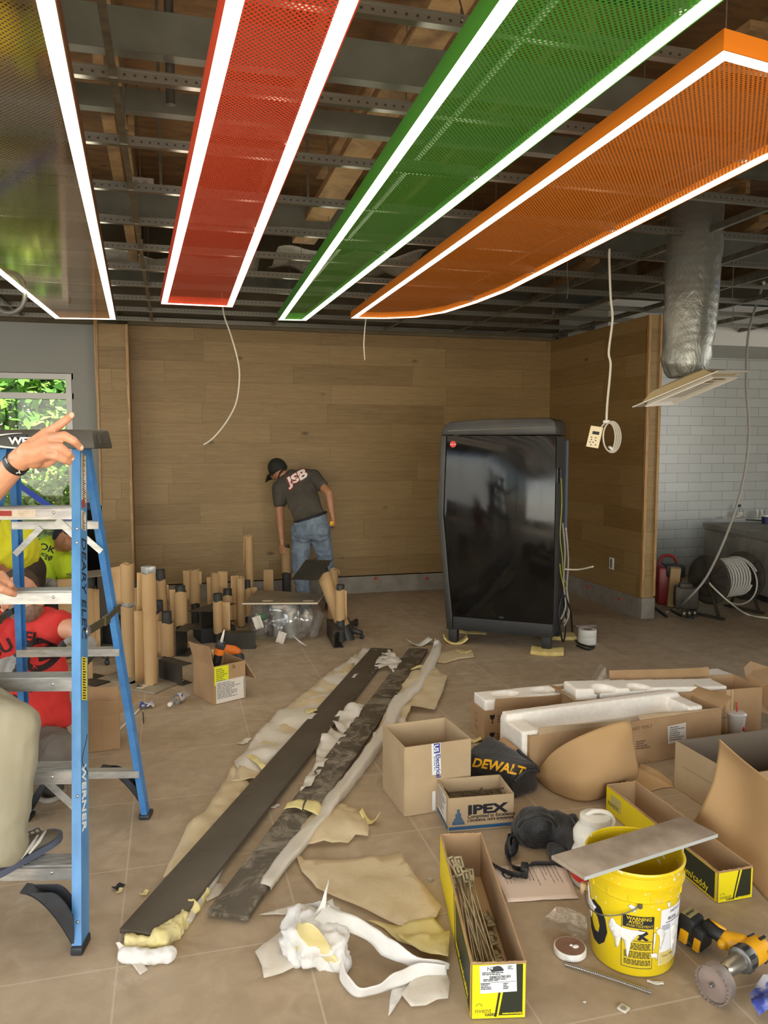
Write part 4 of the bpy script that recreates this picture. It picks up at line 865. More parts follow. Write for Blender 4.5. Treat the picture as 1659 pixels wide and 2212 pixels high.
# second hand on a step
st4 = treads[3]; hp = L(AT * st4[0] - .30, st4[2] - .01, st4[1] + .035); w2 = Q(-60, 1238, -.02); el2, sh2 = Q(-190, 1290, -.12), Q(-330, 1075, .1)
m.caps([sh2, el2, w2], [.06, .05, .034]); kn = [Q(2 + 6 * i, 1243 + 7 * i, -.0 - .012 * i) for i in range(4)]
for q in kn: m.caps([w2, q], [.028, .017], 12)
m.caps(kn, [.019, .018, .017, .016])
for i, q in enumerate(kn): m.caps([q, Q(16 + 5 * i, 1256 + 7 * i, .02), Q(20 + 4 * i, 1268 + 5 * i, .06)], [.0165 - .001 * i, .014, .011], 10)
m.caps([w2.lerp(kn[2], .3), Q(4, 1272, -.08), Q(20, 1279, -.06), Q(30, 1283, -.04)], [.024, .0165, .0145, .0125], 10)
# head, trunk and legs stand outside the photograph's left edge
hd = Q(-300, 905, .0); m.ball(hd, (.078, .098, .115)); m.ball(hd + Vector((.05, .05, -.05)), (.05, .05, .05)); m.ball(hd + Vector((.085, .06, -.015)), .017); m.caps([hd, Q(-295, 1010)], [.06, .062]); m.ball(hd + Vector((.0, -.085, -.01)), (.02, .012, .03))
for dy in (.03, .085): m.ball(hd + Vector((.065, dy, .01)), .012)
hipc = Q(-290, 1440); ell(m, [(hipc, axr * .15, dpt * .1), (Q(-290, 1300), axr * .14, dpt * .1), (Q(-290, 1130), axr * .17, dpt * .11), (Q(-292, 1050), axr * .14, dpt * .09)])
kn1, an1 = DP(24, 1572, 2.62), DP(8, 1838, 2.60); hA = Q(-215, 1455, -.1); m.caps([hA, kn1, an1], [.09, .062, .044])
fo = Vector((*Q(-330, 1900, .05)[:2], .08)); m.caps([Q(-345, 1450, .05), Q(-338, 1700, 0), fo], [.09, .06, .044])
m.build('body', SKIN, t_, remesh=.0036, relax=2)
ni = MB(); ni.ball(H3(643, 899, .022), (.007, .004, .009)); ni.build('fingernail', M('nail', (224, 176, 150), rough=.35), t_, True)
for q in (H3(730, 1190, .018), H3(648, 1285, .018)): MB().ball(q, (.006, .004, .007)).build('fingernail', M('nail', (0, 0, 0)), t_, True)
BK = M('black_rubber_band', (28, 27, 26), rough=.5); cb = elb.lerp(wr, .93); axd = (wr - elb).normalized(); s1 = axd.orthogonal().normalized(); s2 = axd.cross(s1)
wb = MB().loft([[cb + axd * (.0 + dz) + (s1 * math.cos(q) + s2 * math.sin(q)) * r for q in (2 * PI * i / 32 for i in range(32))] for dz, r in ((-.0105, .0335), (-.0105, .0375), (.0105, .037), (.0105, .0335), (-.0105, .0335))], False).build('wristband', BK, t_, 40)
text('T', .014, facing(Q(34, 1019, -.75), axr * .35 + zu * -.9), WHITE, wb, onto=wb, bold=.0008, gap=.0008); text('IAL', .011, facing(Q(9, 992, -.75), axr * .6 + zu * -.8), WHITE, wb, onto=wb, gap=.0008)
KH = cloth('khaki_trousers', (140, 133, 110), (154, 147, 124), .5, 6); m = MB()
ell(m, [(Q(-290, 1490), axr * .17, dpt * .12), (hipc, axr * .17, dpt * .125), (Q(-290, 1395), axr * .155, dpt * .115)])
m.caps([hA, kn1 + Vector((0, 0, -.005)), kn1.lerp(an1, .45), an1 + zu * .03], [.115, .088, .084, .08]); m.caps([Q(-345, 1450, .05), Q(-338, 1700, 0), fo + zu * .03], [.11, .08, .075]); wrinkle(m.build('trousers', KH, t_, remesh=.008, relax=3), .010, 5, .5, .8)
m = MB(); ell(m, [(Q(-290, 1420), axr * .175, dpt * .13), (Q(-290, 1300), axr * .165, dpt * .12), (Q(-290, 1130), axr * .185, dpt * .125), (Q(-292, 1050), axr * .14, dpt * .1)]); m.caps([Q(-292, 1060), shd, shd.lerp(elb, .4)], [.09, .08, .072]); m.caps([Q(-292, 1060), sh2, sh2.lerp(el2, .5)], [.09, .08, .07]); m.build('tshirt', cloth('navy_tee', (60, 66, 80), (70, 76, 92)), t_, remesh=.009, relax=3)
MB().ball(hd + Vector((-.015, -.005, .03)), (.083, .105, .1)).build('hair', HAIR, t_, True)
SH, SG = M('shoe_taupe', (92, 84, 68), (108, 100, 82), 30, rough=.85, bump=.3), M('shoe_white', (214, 210, 200), rough=.6)
def shoe(heel, toe, z):
    h, tt = Vector((heel[0], heel[1], z)), Vector((toe[0], toe[1], z)); d = (tt - h).normalized(); s_ = Vector((-d.y, d.x, 0)); Ln = (tt - h).length
    pr = [(0, .03, .07), (.12, .036, .085), (.3, .037, .08), (.5, .042, .066), (.7, .048, .052), (.88, .042, .04), (.97, .025, .028), (1, .008, .02)]
    up = MB(); up.loft([[h + d * (Ln * f) + s_ * (wd * math.cos(q)) + zu * (.02 + (ht - .02) * max(0, math.sin(q)) + (.0)) for q in (PI * i / 14 for i in range(15))] for f, wd, ht in pr]); o = up.build('shoe', SH, t_, True, sub=1)
    so = MB(); so.loft([[h + d * (Ln * (f * 1.03 - .015)) + s_ * (k * (wd + .006)) + zu * zz_ for k, zz_ in ((-1, 0), (1, 0), (1, .024), (-1, .024))] for f, wd, ht in pr]); so.build('sole', M('sole_blue_grey', (86, 92, 108), rough=.7), o, 40)
    for f0, f1, sg in ((.3, .62, 1), (.42, .74, 1), (.3, .62, -1), (.42, .74, -1)):
        MB().tube([h + d * (Ln * f0) + s_ * (sg * .043) + zu * .028, h + d * (Ln * (f0 + f1) / 2) + s_ * (sg * .04) + zu * .048, h + d * (Ln * f1) + s_ * (sg * .024) + zu * .061], [.004, .007, .004], 8).build('stripe', SG, o, True)
    m = MB()
    for i in range(4): f = .48 + .07 * i; m.tube([h + d * (Ln * f) + s_ * -.018 + zu * (.072 - .028 * (f - .4)), h + d * (Ln * (f + .02)) + zu * (.080 - .032 * (f - .4)), h + d * (Ln * f) + s_ * .018 + zu * (.072 - .028 * (f - .4))], .003, 6)
    m.build('laces', M('laces', (70, 66, 60), rough=.9), o, True)
zs = treads[0][1] + .006
shoe(G(-22, 1895, zs), G(124, 1806, zs), zs); shoe((fo.x - .03, fo.y - .08), (fo.x + .06, fo.y + .19), 0)
# ============================================================ WRAPPED TABLE POSTS
DKM = M('dark_powder_coat', (46, 44, 40), (58, 55, 50), 20, rough=.5); DKM2 = M('dark_steel_plate', (52, 50, 44), (66, 62, 54), 6, rough=.45, metal=.3)
SILV = M('clear_wrap_silver', (176, 176, 170), rough=.3, metal=.3); PALEPL = M('film_covered_plate', (132, 120, 100), (150, 138, 116), 4, rough=.3)
def hollow(m, c0, c1, r, wall=.006, n=22):
    c0, c1 = Vector(c0), Vector(c1); L_ = (c1 - c0).length
    m.lathe([(r - wall, L_ * .75), (r - wall, L_), (r, L_), (r, 0), (r - wall, 0)], c0, n, c1 - c0, True); return m
def wrapflap(p, k, z0, z1, r, side, wd, wob=.012, seed=0, lift=0):
    """the loose edge of a paper wrap standing off a post on one side"""
    n = RT * side + FW * -.15; n.z = 0; n.normalize(); rows = []
    for j in range(7):
        z = z0 + (z1 - z0) * j / 6; rows.append([Vector((p.x, p.y, z)) + n * (r * .5 + (wd + r * .5) * i / 6) + FW * (wob * math.sin(i * .8 + seed + j * .25) - .002 * i * i * .3) + Vector((0, 0, lift * i / 6)) for i in range(7)])
    return rows
GRP = 'posts wrapped in brown paper'
def post(label, x, yf, segs, w, flaps=(), base=None, tilt=(0, 0), name='wrapped_post'):
    p = G(x, yf); k = rng(p); r = w / 2 * k / FPX; t = thing(name, label, 'table post', p, GRP); tv = Vector((tilt[0], tilt[1], 0))
    at = lambda z: Vector((p.x, p.y, 0)) + tv * z + Vector((0, 0, z))
    for kind, y0, y1, *ww in segs:
        z1, z0 = ZU(p, y0), max(.012, ZU(p, y1)); rr_ = (ww[0] / 2 * k / FPX) if ww else r
        if kind == 'dark': hollow(MB(), at(z0), at(z1), rr_ * .92).build('pipe', DKM, t, 40)
        elif kind == 'kraft':
            m = MB(); a, b = at(z0), at(z1); ax_ = (b - a).normalized(); sx = ax_.orthogonal().normalized(); sy = ax_.cross(sx)
            m.loft([[a.lerp(b, i / 6) + (sx * math.cos(q) + sy * math.sin(q)) * rr_ * (1 + .05 * nz(q * 2 + x, i, .6) + .03 * math.sin(q * 2 + x)) + ax_ * (.006 * math.sin(q * 3 + x) if i in (0, 6) else 0) for q in (2 * PI * j / 28 for j in range(28))] for i in range(7)], False)
            m.build('paper_wrap', KRAFT, t, 50, solid=.003)
        elif kind == 'flat': MB().box((at(z0) + at(z1)) / 2, (rr_ * 2, .03, z1 - z0), RZ(-.2), .004).build('paper_wrap', KRAFT, t, 40)
        elif kind == 'silver': MB().box((at(z0) + at(z1)) / 2, (rr_ * 1.6, rr_ * 1.6, z1 - z0), RZ(.7), .004).build('square_tube', SILV, t, 40)
    for y0, y1, side, wpx, *ex in flaps:
        MB().grid(wrapflap(p + tv * ZU(p, y1), k, max(.015, ZU(p, y1)), ZU(p, y0), r, side, wpx * k / FPX, seed=x, lift=ex[0] if ex else 0)).build('paper_flap', KRAFT, t, True, solid=.003)
    if base == 'plate': MB().box(p + Vector((0, 0, .006)), (.32, .32, .012), RZ(.9), .003).build('base_plate', PALEPL, t, 40)
    if base == 'dark': MB().box(p + Vector((0, 0, .005)), (.34, .34, .01), RZ(.75), .003).build('base_plate', DKM2, t, 40)
    if base == 'star':
        for q in (0.2, 1.46, 2.7, 3.97, 5.2):
            d = Vector((math.cos(q), math.sin(q), 0)); lg = MB().tube([p + zu * .085 + d * .03, p + zu * .07 + d * .16, p + zu * .055 + d * .3], [.026, .022, .016]).build('leg', DKM, t, True)
            MB().lathe([(.02, -.012), (.02, .012)], p + zu * .0215 + d * .3, 14, Vector((-d.y, d.x, 0))).build('caster', BLACKP, lg, True)
    return t
post('brown wrapped post topped by a square plate, just behind the ladder', 197, 1420, [('kraft', 1270, 1405), ('dark', 1243, 1271), ('dark', 1405, 1420, 23)], 28, [(1272, 1400, 1, 10)], 'star')
p = G(197, 1420); zt = ZU(p, 1240); tp = [t for t in bpy.data.objects if t.name.startswith('wrapped_post')][-1]
MB().box((p.x + .02, p.y, zt), (.28, .28, .008), RZ(.5), .002).build('top_plate', M('film_covered_plate', (0, 0, 0)), tp)
post('wrapped post with a wide loose paper sleeve high up, left of the tallest front post', 281, 1462, [('kraft', 1309, 1459), ('silver', 1296, 1312, 24), ('kraft', 1218, 1300, 27)], 30, [(1221, 1303, -1, 24, -.02)], 'plate')
post('tall wrapped post with a square silver top and pale base plate, nearest of all', 327, 1480, [('kraft', 1318, 1477), ('kraft', 1237, 1320, 30), ('silver', 1223, 1240, 28)], 28, [(1318, 1470, -1, 16), (1236, 1316, -1, 8)], 'plate')
p = G(309, 1487); o = tag(MB().box(p + Vector((0, 0, .014)), (.05, .085, .002), RZ(-.55)).build('sticker', STICK), 'small cream sticker with black letters on a pale base plate', 'sticker'); text('J7', .05, frame(p + Vector((-.028, .03, .0155)), RZ(-2.1) @ Vector((1, 0, 0)), RZ(-2.1) @ Vector((0, 1, 0))), INK, o, ext=.0003, bold=.001)
post('thin dark topped wrapped post between the two tallest front posts', 294, 1415, [('dark', 1257, 1268, 16), ('kraft', 1267, 1413)], 18)
post('leaning dark capped wrapped post with a torn paper flap', 358, 1392, [('dark', 1230, 1254, 22), ('kraft', 1252, 1390)], 21, [(1267, 1302, -1, 22), (1262, 1300, 1, 6)], None, (-.05, 0))
post('short black tube post behind the wrapped post with one side flap', 346, 1402, [('dark', 1297, 1322, 19), ('kraft', 1321, 1400)], 19)
post('smallest black tube post tucked behind the nearest tall post', 339, 1410, [('dark', 1309, 1327, 14), ('kraft', 1326, 1408)], 15)
post('short wrapped post with a long bare black top beside the dark channel', 362, 1419, [('dark', 1321, 1347, 23), ('kraft', 1345, 1418)], 26, [(1342, 1416, -1, 12)])
post('wrapped post with black top and bare black lower pipe behind the open channel', 392, 1394, [('dark', 1265, 1280, 23), ('kraft', 1277, 1350), ('dark', 1350, 1393, 22)], 26, [(1273, 1345, -1, 9)])
post('wrapped post without a cap standing above the steel I-section', 423, 1352, [('kraft', 1231, 1302), ('dark', 1302, 1351, 20)], 22, [(1232, 1296, -1, 13), (1234, 1262, 1, 5)])
post('wrapped post with an open oval top and wide flaps on both sides', 468, 1350, [('kraft', 1238, 1348)], 20, [(1234, 1290, 1, 17), (1246, 1340, -1, 8)])
post('black topped wrapped post with a broad paper wing, front of the middle pair', 472, 1388, [('dark', 1282, 1300, 21), ('kraft', 1298, 1366), ('dark', 1366, 1387, 19)], 21, [(1300, 1364, 1, 18)])
post('black topped wrapped post close behind the one with the broad paper wing', 493, 1362, [('dark', 1272, 1286, 20), ('kraft', 1285, 1360)], 21)
post('tall narrow wrapped roll with torn top right of the black topped pair', 521, 1354, [('kraft', 1247, 1353)], 18, [(1243, 1350, -1, 10)])
post('tallest thin wrapped tube rising against the oak wall', 540, 1330, [('kraft', 1157, 1329)], 17, [(1158, 1220, -1, 2)])
post('wrapped post with a small black top left of the holed plate', 536, 1346, [('dark', 1253, 1271, 13), ('kraft', 1270, 1330), ('dark', 1330, 1345, 15)], 19, [(1268, 1290, 1, 12)])
post('flat folded paper wrapped post behind the holed plate', 581, 1318, [('flat', 1230, 1316)], 21)
post('post held by the stooping worker, bare black below its wrap', 619, 1308, [('dark', 1176, 1185, 15), ('kraft', 1182, 1236, 18), ('dark', 1236, 1307, 20)], 18)
post('short wrapped post just right of the post held by the worker', 641, 1318, [('flat', 1237, 1317)], 17)
post('wrapped post behind the leaning one, right of the worker', 722, 1342, [('kraft', 1229, 1340)], 17, [(1231, 1240, 1, 4)])
post('short black ended wrapped post standing in the channel at the right end', 736, 1388, [('dark', 1263, 1274, 19), ('kraft', 1273, 1338), ('dark', 1338, 1387, 19)], 22, [(1275, 1335, 1, 3)])
post('paper wrapped roll peeping under the right corner of the holed plate', 715, 1345, [('kraft', 1310, 1344)], 14)
# leaning post with its square plate, propped on the end post
kk = rng(G(736, 1388)) + .12; a, b = DP(741, 1352, kk), DP(694, 1229, kk + .02); t = thing('wrapped_post', 'wrapped post leaning over with a square plate at its upper end', 'table post', (a.x, a.y, 0), GRP)
r = 15 * kk / FPX; dd = (b - a).normalized(); sx = dd.orthogonal().normalized(); sy = dd.cross(sx)
MB().loft([[a + (b - a) * f + (sx * math.cos(q) + sy * math.sin(q)) * r * (1 + .04 * nz(q, f * 4, 1)) for q in (2 * PI * j / 26 for j in range(26))] for f in (0, .3, .6, .92)]).build('paper_wrap', KRAFT, t, 50)
MB().tube([a + (b - a) * .9, b], r * .9, 22).build('pipe', DKM, t, 50); MB().tube([a - dd * .16, a], r * .9, 22).build('pipe', DKM, t, 50)
c = b + dd * .01; e1 = (DP(624, 1233, kk - .05) - b).normalized(); e1 = (e1 - dd * e1.dot(dd)).normalized(); e2 = dd.cross(e1)
n_ = (dd * .75 - FW * .5 + zu * .1).normalized(); e1 = (e1 - n_ * e1.dot(n_)).normalized(); e2 = n_.cross(e1)
MB().box(c + dd * .02 + e1 * .08, (.27, .27, .01), Matrix((e1, e2, n_)).transposed() @ RZ(.75), .002).build('top_plate', DKM2, t)
# foot with castors on the floor right of the end post
p = G(748, 1376); t = thing('castor_base', 'dark swivel base leg with a castor on the floor at the right end', 'table base', p)
m = MB().tube([p + zu * .15 + Vector((-.02, .1, 0)), p + zu * .1, p + zu * .03 + Vector((.02, -.05, 0))], [.05, .055, .045], 14).build('hub', DKM, t, True)
for e in ((782, 1380), (770, 1352)):
    q = G(*e); l = MB().tube([p + zu * .07, (p + q) / 2 + zu * .065, q + zu * .05], [.03, .026, .02]).build('leg', DKM, t, True); MB().lathe([(.018, -.013), (.018, .013)], q + zu * .0195, 14, (.4, .9, 0)).build('castor', BLACKP, l, True)
# dark steel sections
def csec(name, label, a, b, h, w, side, thk=.006, top=True):
    a, b = Vector(a), Vector(b); d = (b - a).normalized(); s = Vector((d.y, -d.x, 0)) * side; prof = [(0, 0), (w, 0), (w, thk), (thk, thk), (thk, h - thk), (w, h - thk), (w, h), (0, h)]
    return tag(MB().loft([[q + s * u + zu * z for u, z in prof] for q in (a, b)]).build(name, DKM2), label, 'steel section', 'dark steel table sections')
a, b = G(393, 1482), G(343, 1467); csec('steel_section', 'open dark channel on the floor in front of the posts, nearest the carton', a + zu * .001, b + zu * .001, .145, .09, 1 if (Vector(((b - a).y, -(b - a).x, 0))).dot(RT) > 0 else -1)
a, b = G(720.5, 1400.5), G(706, 1372); csec('steel_section', 'dark channel holding the right end post', a, b, .145, .085, 1 if (Vector(((b - a).y, -(b - a).x, 0))).dot(RT) > 0 else -1)
a, b = G(486, 1403), G(552, 1402); csec('steel_section', 'long dark channel behind the caulking gun', a + FW * .03 * 0, b, .135, .1, 1 if (Vector(((b - a).y, -(b - a).x, 0))).dot(FW) > 0 else -1)
a, b = G(380, 1418), G(402, 1418); csec('steel_section', 'short dark channel around the foot of a black ended post', a, a + (b - a) * .3 + FW * .25 - zu * (FW.z * .25), .21, .1, 1)
a, b = G(566, 1338), G(640, 1334); csec('steel_section', 'dark channel lying along the wall behind the holed plate', a, b, .2, .08, 1 if (Vector(((b - a).y, -(b - a).x, 0))).dot(FW) > 0 else -1)
p = G(433, 1390); d = Vector((.62, .79, 0)); s = Vector((.79, -.62, 0)); bw, hh, zb = .1, .16, .12; m = MB()
prof = [(-bw, 0), (bw, 0), (bw, .006), (.003, .006), (.003, hh - .006), (bw, hh - .006), (bw, hh), (-bw, hh), (-bw, hh - .006), (-.003, hh - .006), (-.003, .006), (-bw, .006)]
tag(m.loft([[p + d * u + RT * x + zu * (z + zb) for x, z in prof] for u in (0, .36)]).build('steel_section', DKM2), 'I-shaped dark steel piece raised among the posts, end on', 'steel section', 'dark steel table sections')
tag(MB().box(p + d * .2 + zu * .06, (.3, .3, .12), RZ(.2), .003).build('steel_block', M('dark_steel_block', (30, 29, 27), rough=.6)), 'dark steel block under the I-shaped piece', 'steel block')
q = G(205, 1470); tag(MB().box(q + zu * .005, (.2, .26, .01), RZ(.75), .002).build('base_plate', DKM2), 'dark square base plate on the floor behind the ladder rail', 'plate')
q = G(192, 1468); tag(MB().box(q + zu * .17, (.05, .05, .32), RZ(.3), .004).build('wrapped_stub', KRAFT), 'short paper wrapped leg standing on the dark base plate', 'table leg')
q = G(258, 1405); tag(MB().box(q + zu * .14, (.19, .2, .27), RZ(-.25), .004).build('dark_box', M('dark_box', (34, 32, 28), rough=.6)), 'dark box behind the wrapped posts by the ladder', 'box')
q = G(228, 1340 + 62); tag(MB().box(G(242, 1398) + zu * .3, (.2, .015, .6), RZ(-.2)).build('grey_board', M('grey_board', (132, 126, 120), rough=.6)), 'grey upright board behind the spreader of the ladder', 'board')
q = G(150, 1432); tag(MB().box(q + zu * .33, (.13, .02, .66), RZ(.1), .003).build('card_strip', KRAFT), 'upright brown card strip left of the plate topped post', 'card')
# plate with two slots over a clear plastic bundle
zp_ = .335; c4 = [G(523, 1304, zp_), G(686, 1303, zp_), G(701, 1283, zp_), G(557, 1274, zp_)]; t = thing('table_plate', 'square brown steel table plate with two pale rounded holes', 'table plate', (c4[0] + c4[2]) / 2 - zu * .01)
PLT = M('brown_steel_plate', (112, 98, 78), (130, 116, 94), 5, rough=.5); MB().hexa([c - zu * .012 for c in c4] + c4).build('plate', PLT, t)
EDG = M('raw_edge', (206, 190, 160), rough=.6); MB().bar(c4[0] - FW * .002, c4[1] - FW * .002, .004, .012).build('edge', EDG, t); MB().bar(c4[1], c4[2], .004, .012).build('edge', EDG, t)
for x, y in ((578, 1298), (666, 1298)):
    c = G(x, y, zp_); MB().loft([[c + RT * (.05 * math.cos(q)) + (FW * .03 * math.sin(q)) - zu * (FW.z * .03 * math.sin(q) - h_) for q in (2 * PI * i / 24 for i in range(24))] for h_ in (.0, .0012)]).build('slot', EDG, t)
CLR = NT('clear_film'); tr = CLR.n('BsdfTransparent', {0: (.97, .97, .96, 1)}); gl = CLR.n('BsdfGlossy', {0: (.9, .9, .88, 1), 1: .12}); df = CLR.n('BsdfDiffuse', {0: (.75, .73, .68, 1)}); v = CLR.noise(CLR.coords(), 7, 6, .7, 1.2)
m1 = CLR.n('MixShader', {0: .5}); CLR.t.links.new(gl.outputs[0], m1.inputs[1]); CLR.t.links.new(df.outputs[0], m1.inputs[2]); m2 = CLR.n('MixShader', {0: CLR.ramp(v, [(.42, (.1, .1, .1)), (.7, (.5, .5, .5))])}); CLR.t.links.new(tr.outputs[0], m2.inputs[1]); CLR.t.links.new(m1.outputs[0], m2.inputs[2]); CLR.t.links.new(m2.outputs[0], CLR.out.inputs[0]); CLR = CLR.m
cc = (c4[0] + c4[2]) / 2; rows = []
for j in range(15):
    f = j / 14; row = []
    for i in range(49):
        q = 2 * PI * i / 48; rx = .25 + .02 * math.sin(f * PI) * 4 - .05 * f + .10 * max(0, f - .6); wr_ = .05 * nz(math.cos(q) * 3, math.sin(q) * 3 + f * 2, 1.6, 5) + .03 * math.sin(q * 9 + f * 4) * (.3 + f)
        row.append(Vector((cc.x, cc.y, 0)) + RT * ((rx + wr_) * math.cos(q)) + Vector((FW.x, FW.y, 0)) * ((rx * .75 + wr_) * math.sin(q)) + zu * max(.004, (zp_ - .015) * (1 - f) + .012 * nz(q * 2, f * 5, 1)))
    rows.append(row)
tag(MB().grid(rows).build('plastic_bundle', CLR, smooth=True), 'crumpled clear plastic film bundled beneath the holed plate', 'plastic film')
b0 = Vector((cc.x, cc.y, 0))
for dx, dy, h_, r_, mt, lab in ((-.06, .02, .31, .05, SILV, 'pale tube inside the clear plastic bundle, left'), (.05, -.02, .32, .055, SILV, 'pale tube inside the clear plastic bundle, right'), (-.13, .0, .16, .03, DKM, 'dark fitting inside the clear plastic bundle')):
    tag(hollow(MB(), b0 + RT * dx + FW * dy - zu * (FW.z * dy), b0 + RT * dx + FW * dy + zu * (h_ - FW.z * dy), r_).build('tube', mt, smooth=40), lab, 'tube')
PAPER = M('white_paper', (214, 204, 190), rough=.8)
def paper_on(c, wd, ht, label, ang=.2, tiltb=.3):
    rows = [[c + (RT * math.cos(ang) + zu * math.sin(ang)) * (wd * (i / 5 - .5)) + (zu * math.cos(ang) - RT * math.sin(ang)) * (ht * (j / 5 - .5)) + FW * (tiltb * .06 * (j / 5) + .01 * math.sin(i)) for i in range(6)] for j in range(6)]
    return tag(MB().grid(rows).build('paper', PAPER, smooth=True, solid=.001), label, 'paper')
kb = rng(b0) - .27; paper_on(DP(557, 1345, kb), .075, .11, 'white paper stuck in the left side of the plastic bundle', .35); paper_on(DP(607, 1378, kb), .07, .1, 'white paper at the foot of the plastic bundle', -.3)
tag(MB().ball(DP(564, 1333, kb + .08), (.035, .03, .03)).build('green_cap', M('green_plastic', (60, 120, 60), rough=.5), smooth=True), 'green lump inside the plastic bundle', 'cap')
MBT = MB().tube([G(632, 1373, .09), G(650, 1388, .05), G(663, 1396, .008)], .006, 8); tag(MBT.build('film_strand', M('white_strand', (210, 206, 196), rough=.4), smooth=True), 'twisted white strand of film in front of the plastic bundle', 'film strand')
# carton with paperwork, caulking gun and gloves
bx = Carton('cardboard_box', 'open brown carton with yellow and white paperwork and a caulking gun', G(463, 1523), G(530, 1507), G(412, 1502), ZU(G(463, 1523), 1441))
bx.flap((0, 0), (0, bx.d), (-.25, 0), .13, CARD, .13); bx.flap((bx.w, 0), (bx.w, bx.d), (.6, -.1), -.14, CARD, .12); bx.flap((0, bx.d), (bx.w, bx.d), (.2, .7), .02, CARD, .12); bx.flap((0, 0), (bx.w, 0), (0, .5), -.09, CARD, .12)
W_, H_ = bx.w, bx.h; yl = bx.patch('front', 0.002, H_ * .5, W_ * .46, H_ * .99, M('label_yellow', (216, 216, 24), rough=.55)); bx.lines('front', .015, H_ * .58, W_ * .42, H_ * .93, 7, M('olive_print', (130, 130, 30), rough=.6), yl)
wl = bx.patch('front', .012, .005, W_ * .95, H_ * .6, PAPER, lift=.0012); bx.lines('front', .02, .03, W_ * .85, H_ * .55, 11, M('grey_print', (120, 118, 116), rough=.7), wl, lift=.0022)
bx.patch('front', W_ * .93, .01, W_ * 1.0, H_ * .62, CLR, lift=.004); bx.write('front', W_ * .56, H_ * .86, '½', .04, INK)
g = bx.p(W_ * .25, bx.d * .5, H_ * .4); t = thing('caulking_gun', 'black and orange caulking gun standing out of the carton', 'caulking gun', g); ORG, TIPW = M('tool_orange', (226, 116, 30), rough=.5), M('nozzle_white', (226, 222, 210), rough=.4)
e = DP(478, 1388, rng(bx.A) - .0 + .1); MB().tube([g, g.lerp(e, .8)], .028, 14).build('barrel', M('black_tube', (30, 30, 30), rough=.4), t, 40); MB().tube([g.lerp(e, .72), g.lerp(e, .86)], [.034, .034], 14).build('collar', ORG, t, 40)
MB().box(g.lerp(e, .93), (.06, .05, .045), Matrix.Rotation(.6, 3, FW), .006).build('head', BLACKP, t, 40); MB().tube([e, e + (e - g).normalized() * .05, e + (e - g).normalized() * .09], [.012, .008, .004], 10).build('nozzle', TIPW, t, True)
q = G(497, 1432, .0); m = MB(); m.caps([q + zu * .11 - RT * .05, q + zu * .1 + RT * .03], [.04, .038]); m.caps([q + zu * .12 - RT * .06, q + zu * .09 + RT * .06], [.03, .03]); o = tag(m.build('work_gloves', ORG, remesh=.008, relax=3), 'orange and black gloves heaped behind the carton', 'gloves')
MB().caps([q + zu * .045 - RT * .06, q + zu * .042 + RT * .07], [.042, .042]).build('black_cuffs', BLACKP, o, True)
tag(MB().grid([[bx.p(W_ * .35 + .03 * i / 4, bx.d * .3 + .02 * j, H_ * .55 + .045 * j) + RT * (.01 * math.sin(j + i)) for i in range(5)] for j in range(5)]).build('paper_sleeve', M('cream_sleeve', (206, 196, 160), rough=.6), smooth=True, solid=.003), 'cream sleeve poking out of the open carton', 'sleeve')
# carton behind the ladder
bx = Carton('cardboard_box', 'brown carton with open flaps behind the ladder rail', G(172, 1628), G(240, 1620), G(172, 1590), ZU(G(240, 1620), 1545), w=.21, d=.2)
bx.flap((0, 0), (bx.w, 0), (0, -.12), .09, CARD, .1); bx.flap((bx.w, 0), (bx.w, bx.d), (.8, 0), .05, CARD, .12); bx.flap((0, bx.d), (bx.w, bx.d), (0, .3), .1, CARD, .1)
for x in (.05, .12): bx.patch('front', x, 0.01, x + .004, bx.h - .01, CARDI, 'crease')
# litter by the carton
q = G(318, 1528); rows = [[q + Vector((.09 * (i / 8 - .5), .08 * (j / 8 - .5), .022 + .02 * nz(i * .6, j * .6, 1, 3))) for i in range(9)] for j in range(9)]
WRP = NT('blue_white_wrapper'); WRP.set(color=WRP.ramp(WRP.noise(WRP.coords(), 30, 2), [(.46, lin((50, 66, 130))), (.52, lin((206, 204, 204)))]), rough=.4); tag(MB().grid(rows).build('wrapper', WRP.m, smooth=True, solid=.002), 'crumpled blue and white wrapper on the floor behind the ladder', 'wrapper')
tag(MB().tube([G(309, 1538, .004), G(310, 1562, .004)], .003, 6).build('stick', INK), 'thin dark stick lying in front of the blue wrapper', 'stick')
a, b = G(368, 1531), G(404, 1506); t = thing('plastic_bottle', 'clear plastic bottle lying on the floor left of the paperwork carton', 'bottle', a); d = (b - a).normalized(); L_ = (b - a).length
MB().lathe([(.011, 0), (.012, .03), (.028, .06), (.031, .09), (.029, .12), (.031, .15), (.029, .18), (.03, L_), (.01, L_ + .004)], a + zu * .031, 24, d).build('bottle_body', CLR, t, True); MB().lathe([(.0315, .085), (.0315, .14)], a + zu * .031, 24, d, False).build('bottle_label', WRP.m, t, True); MB().lathe([(.0135, -.012), (.0135, .006)], a + zu * .031, 18, d).build('cap', TIPW, t, 40)
tag(MB().grid([[G(252 + 50 * i / 8, 1580 - 52 * i / 8 + j * 5, .004 + .004 * math.sin(i)) for i in range(9)] for j in range(2)]).build('paper_strip', PAPER, smooth=True, solid=.001), 'crumpled pale paper strip on the floor beside the ladder rear leg', 'paper')
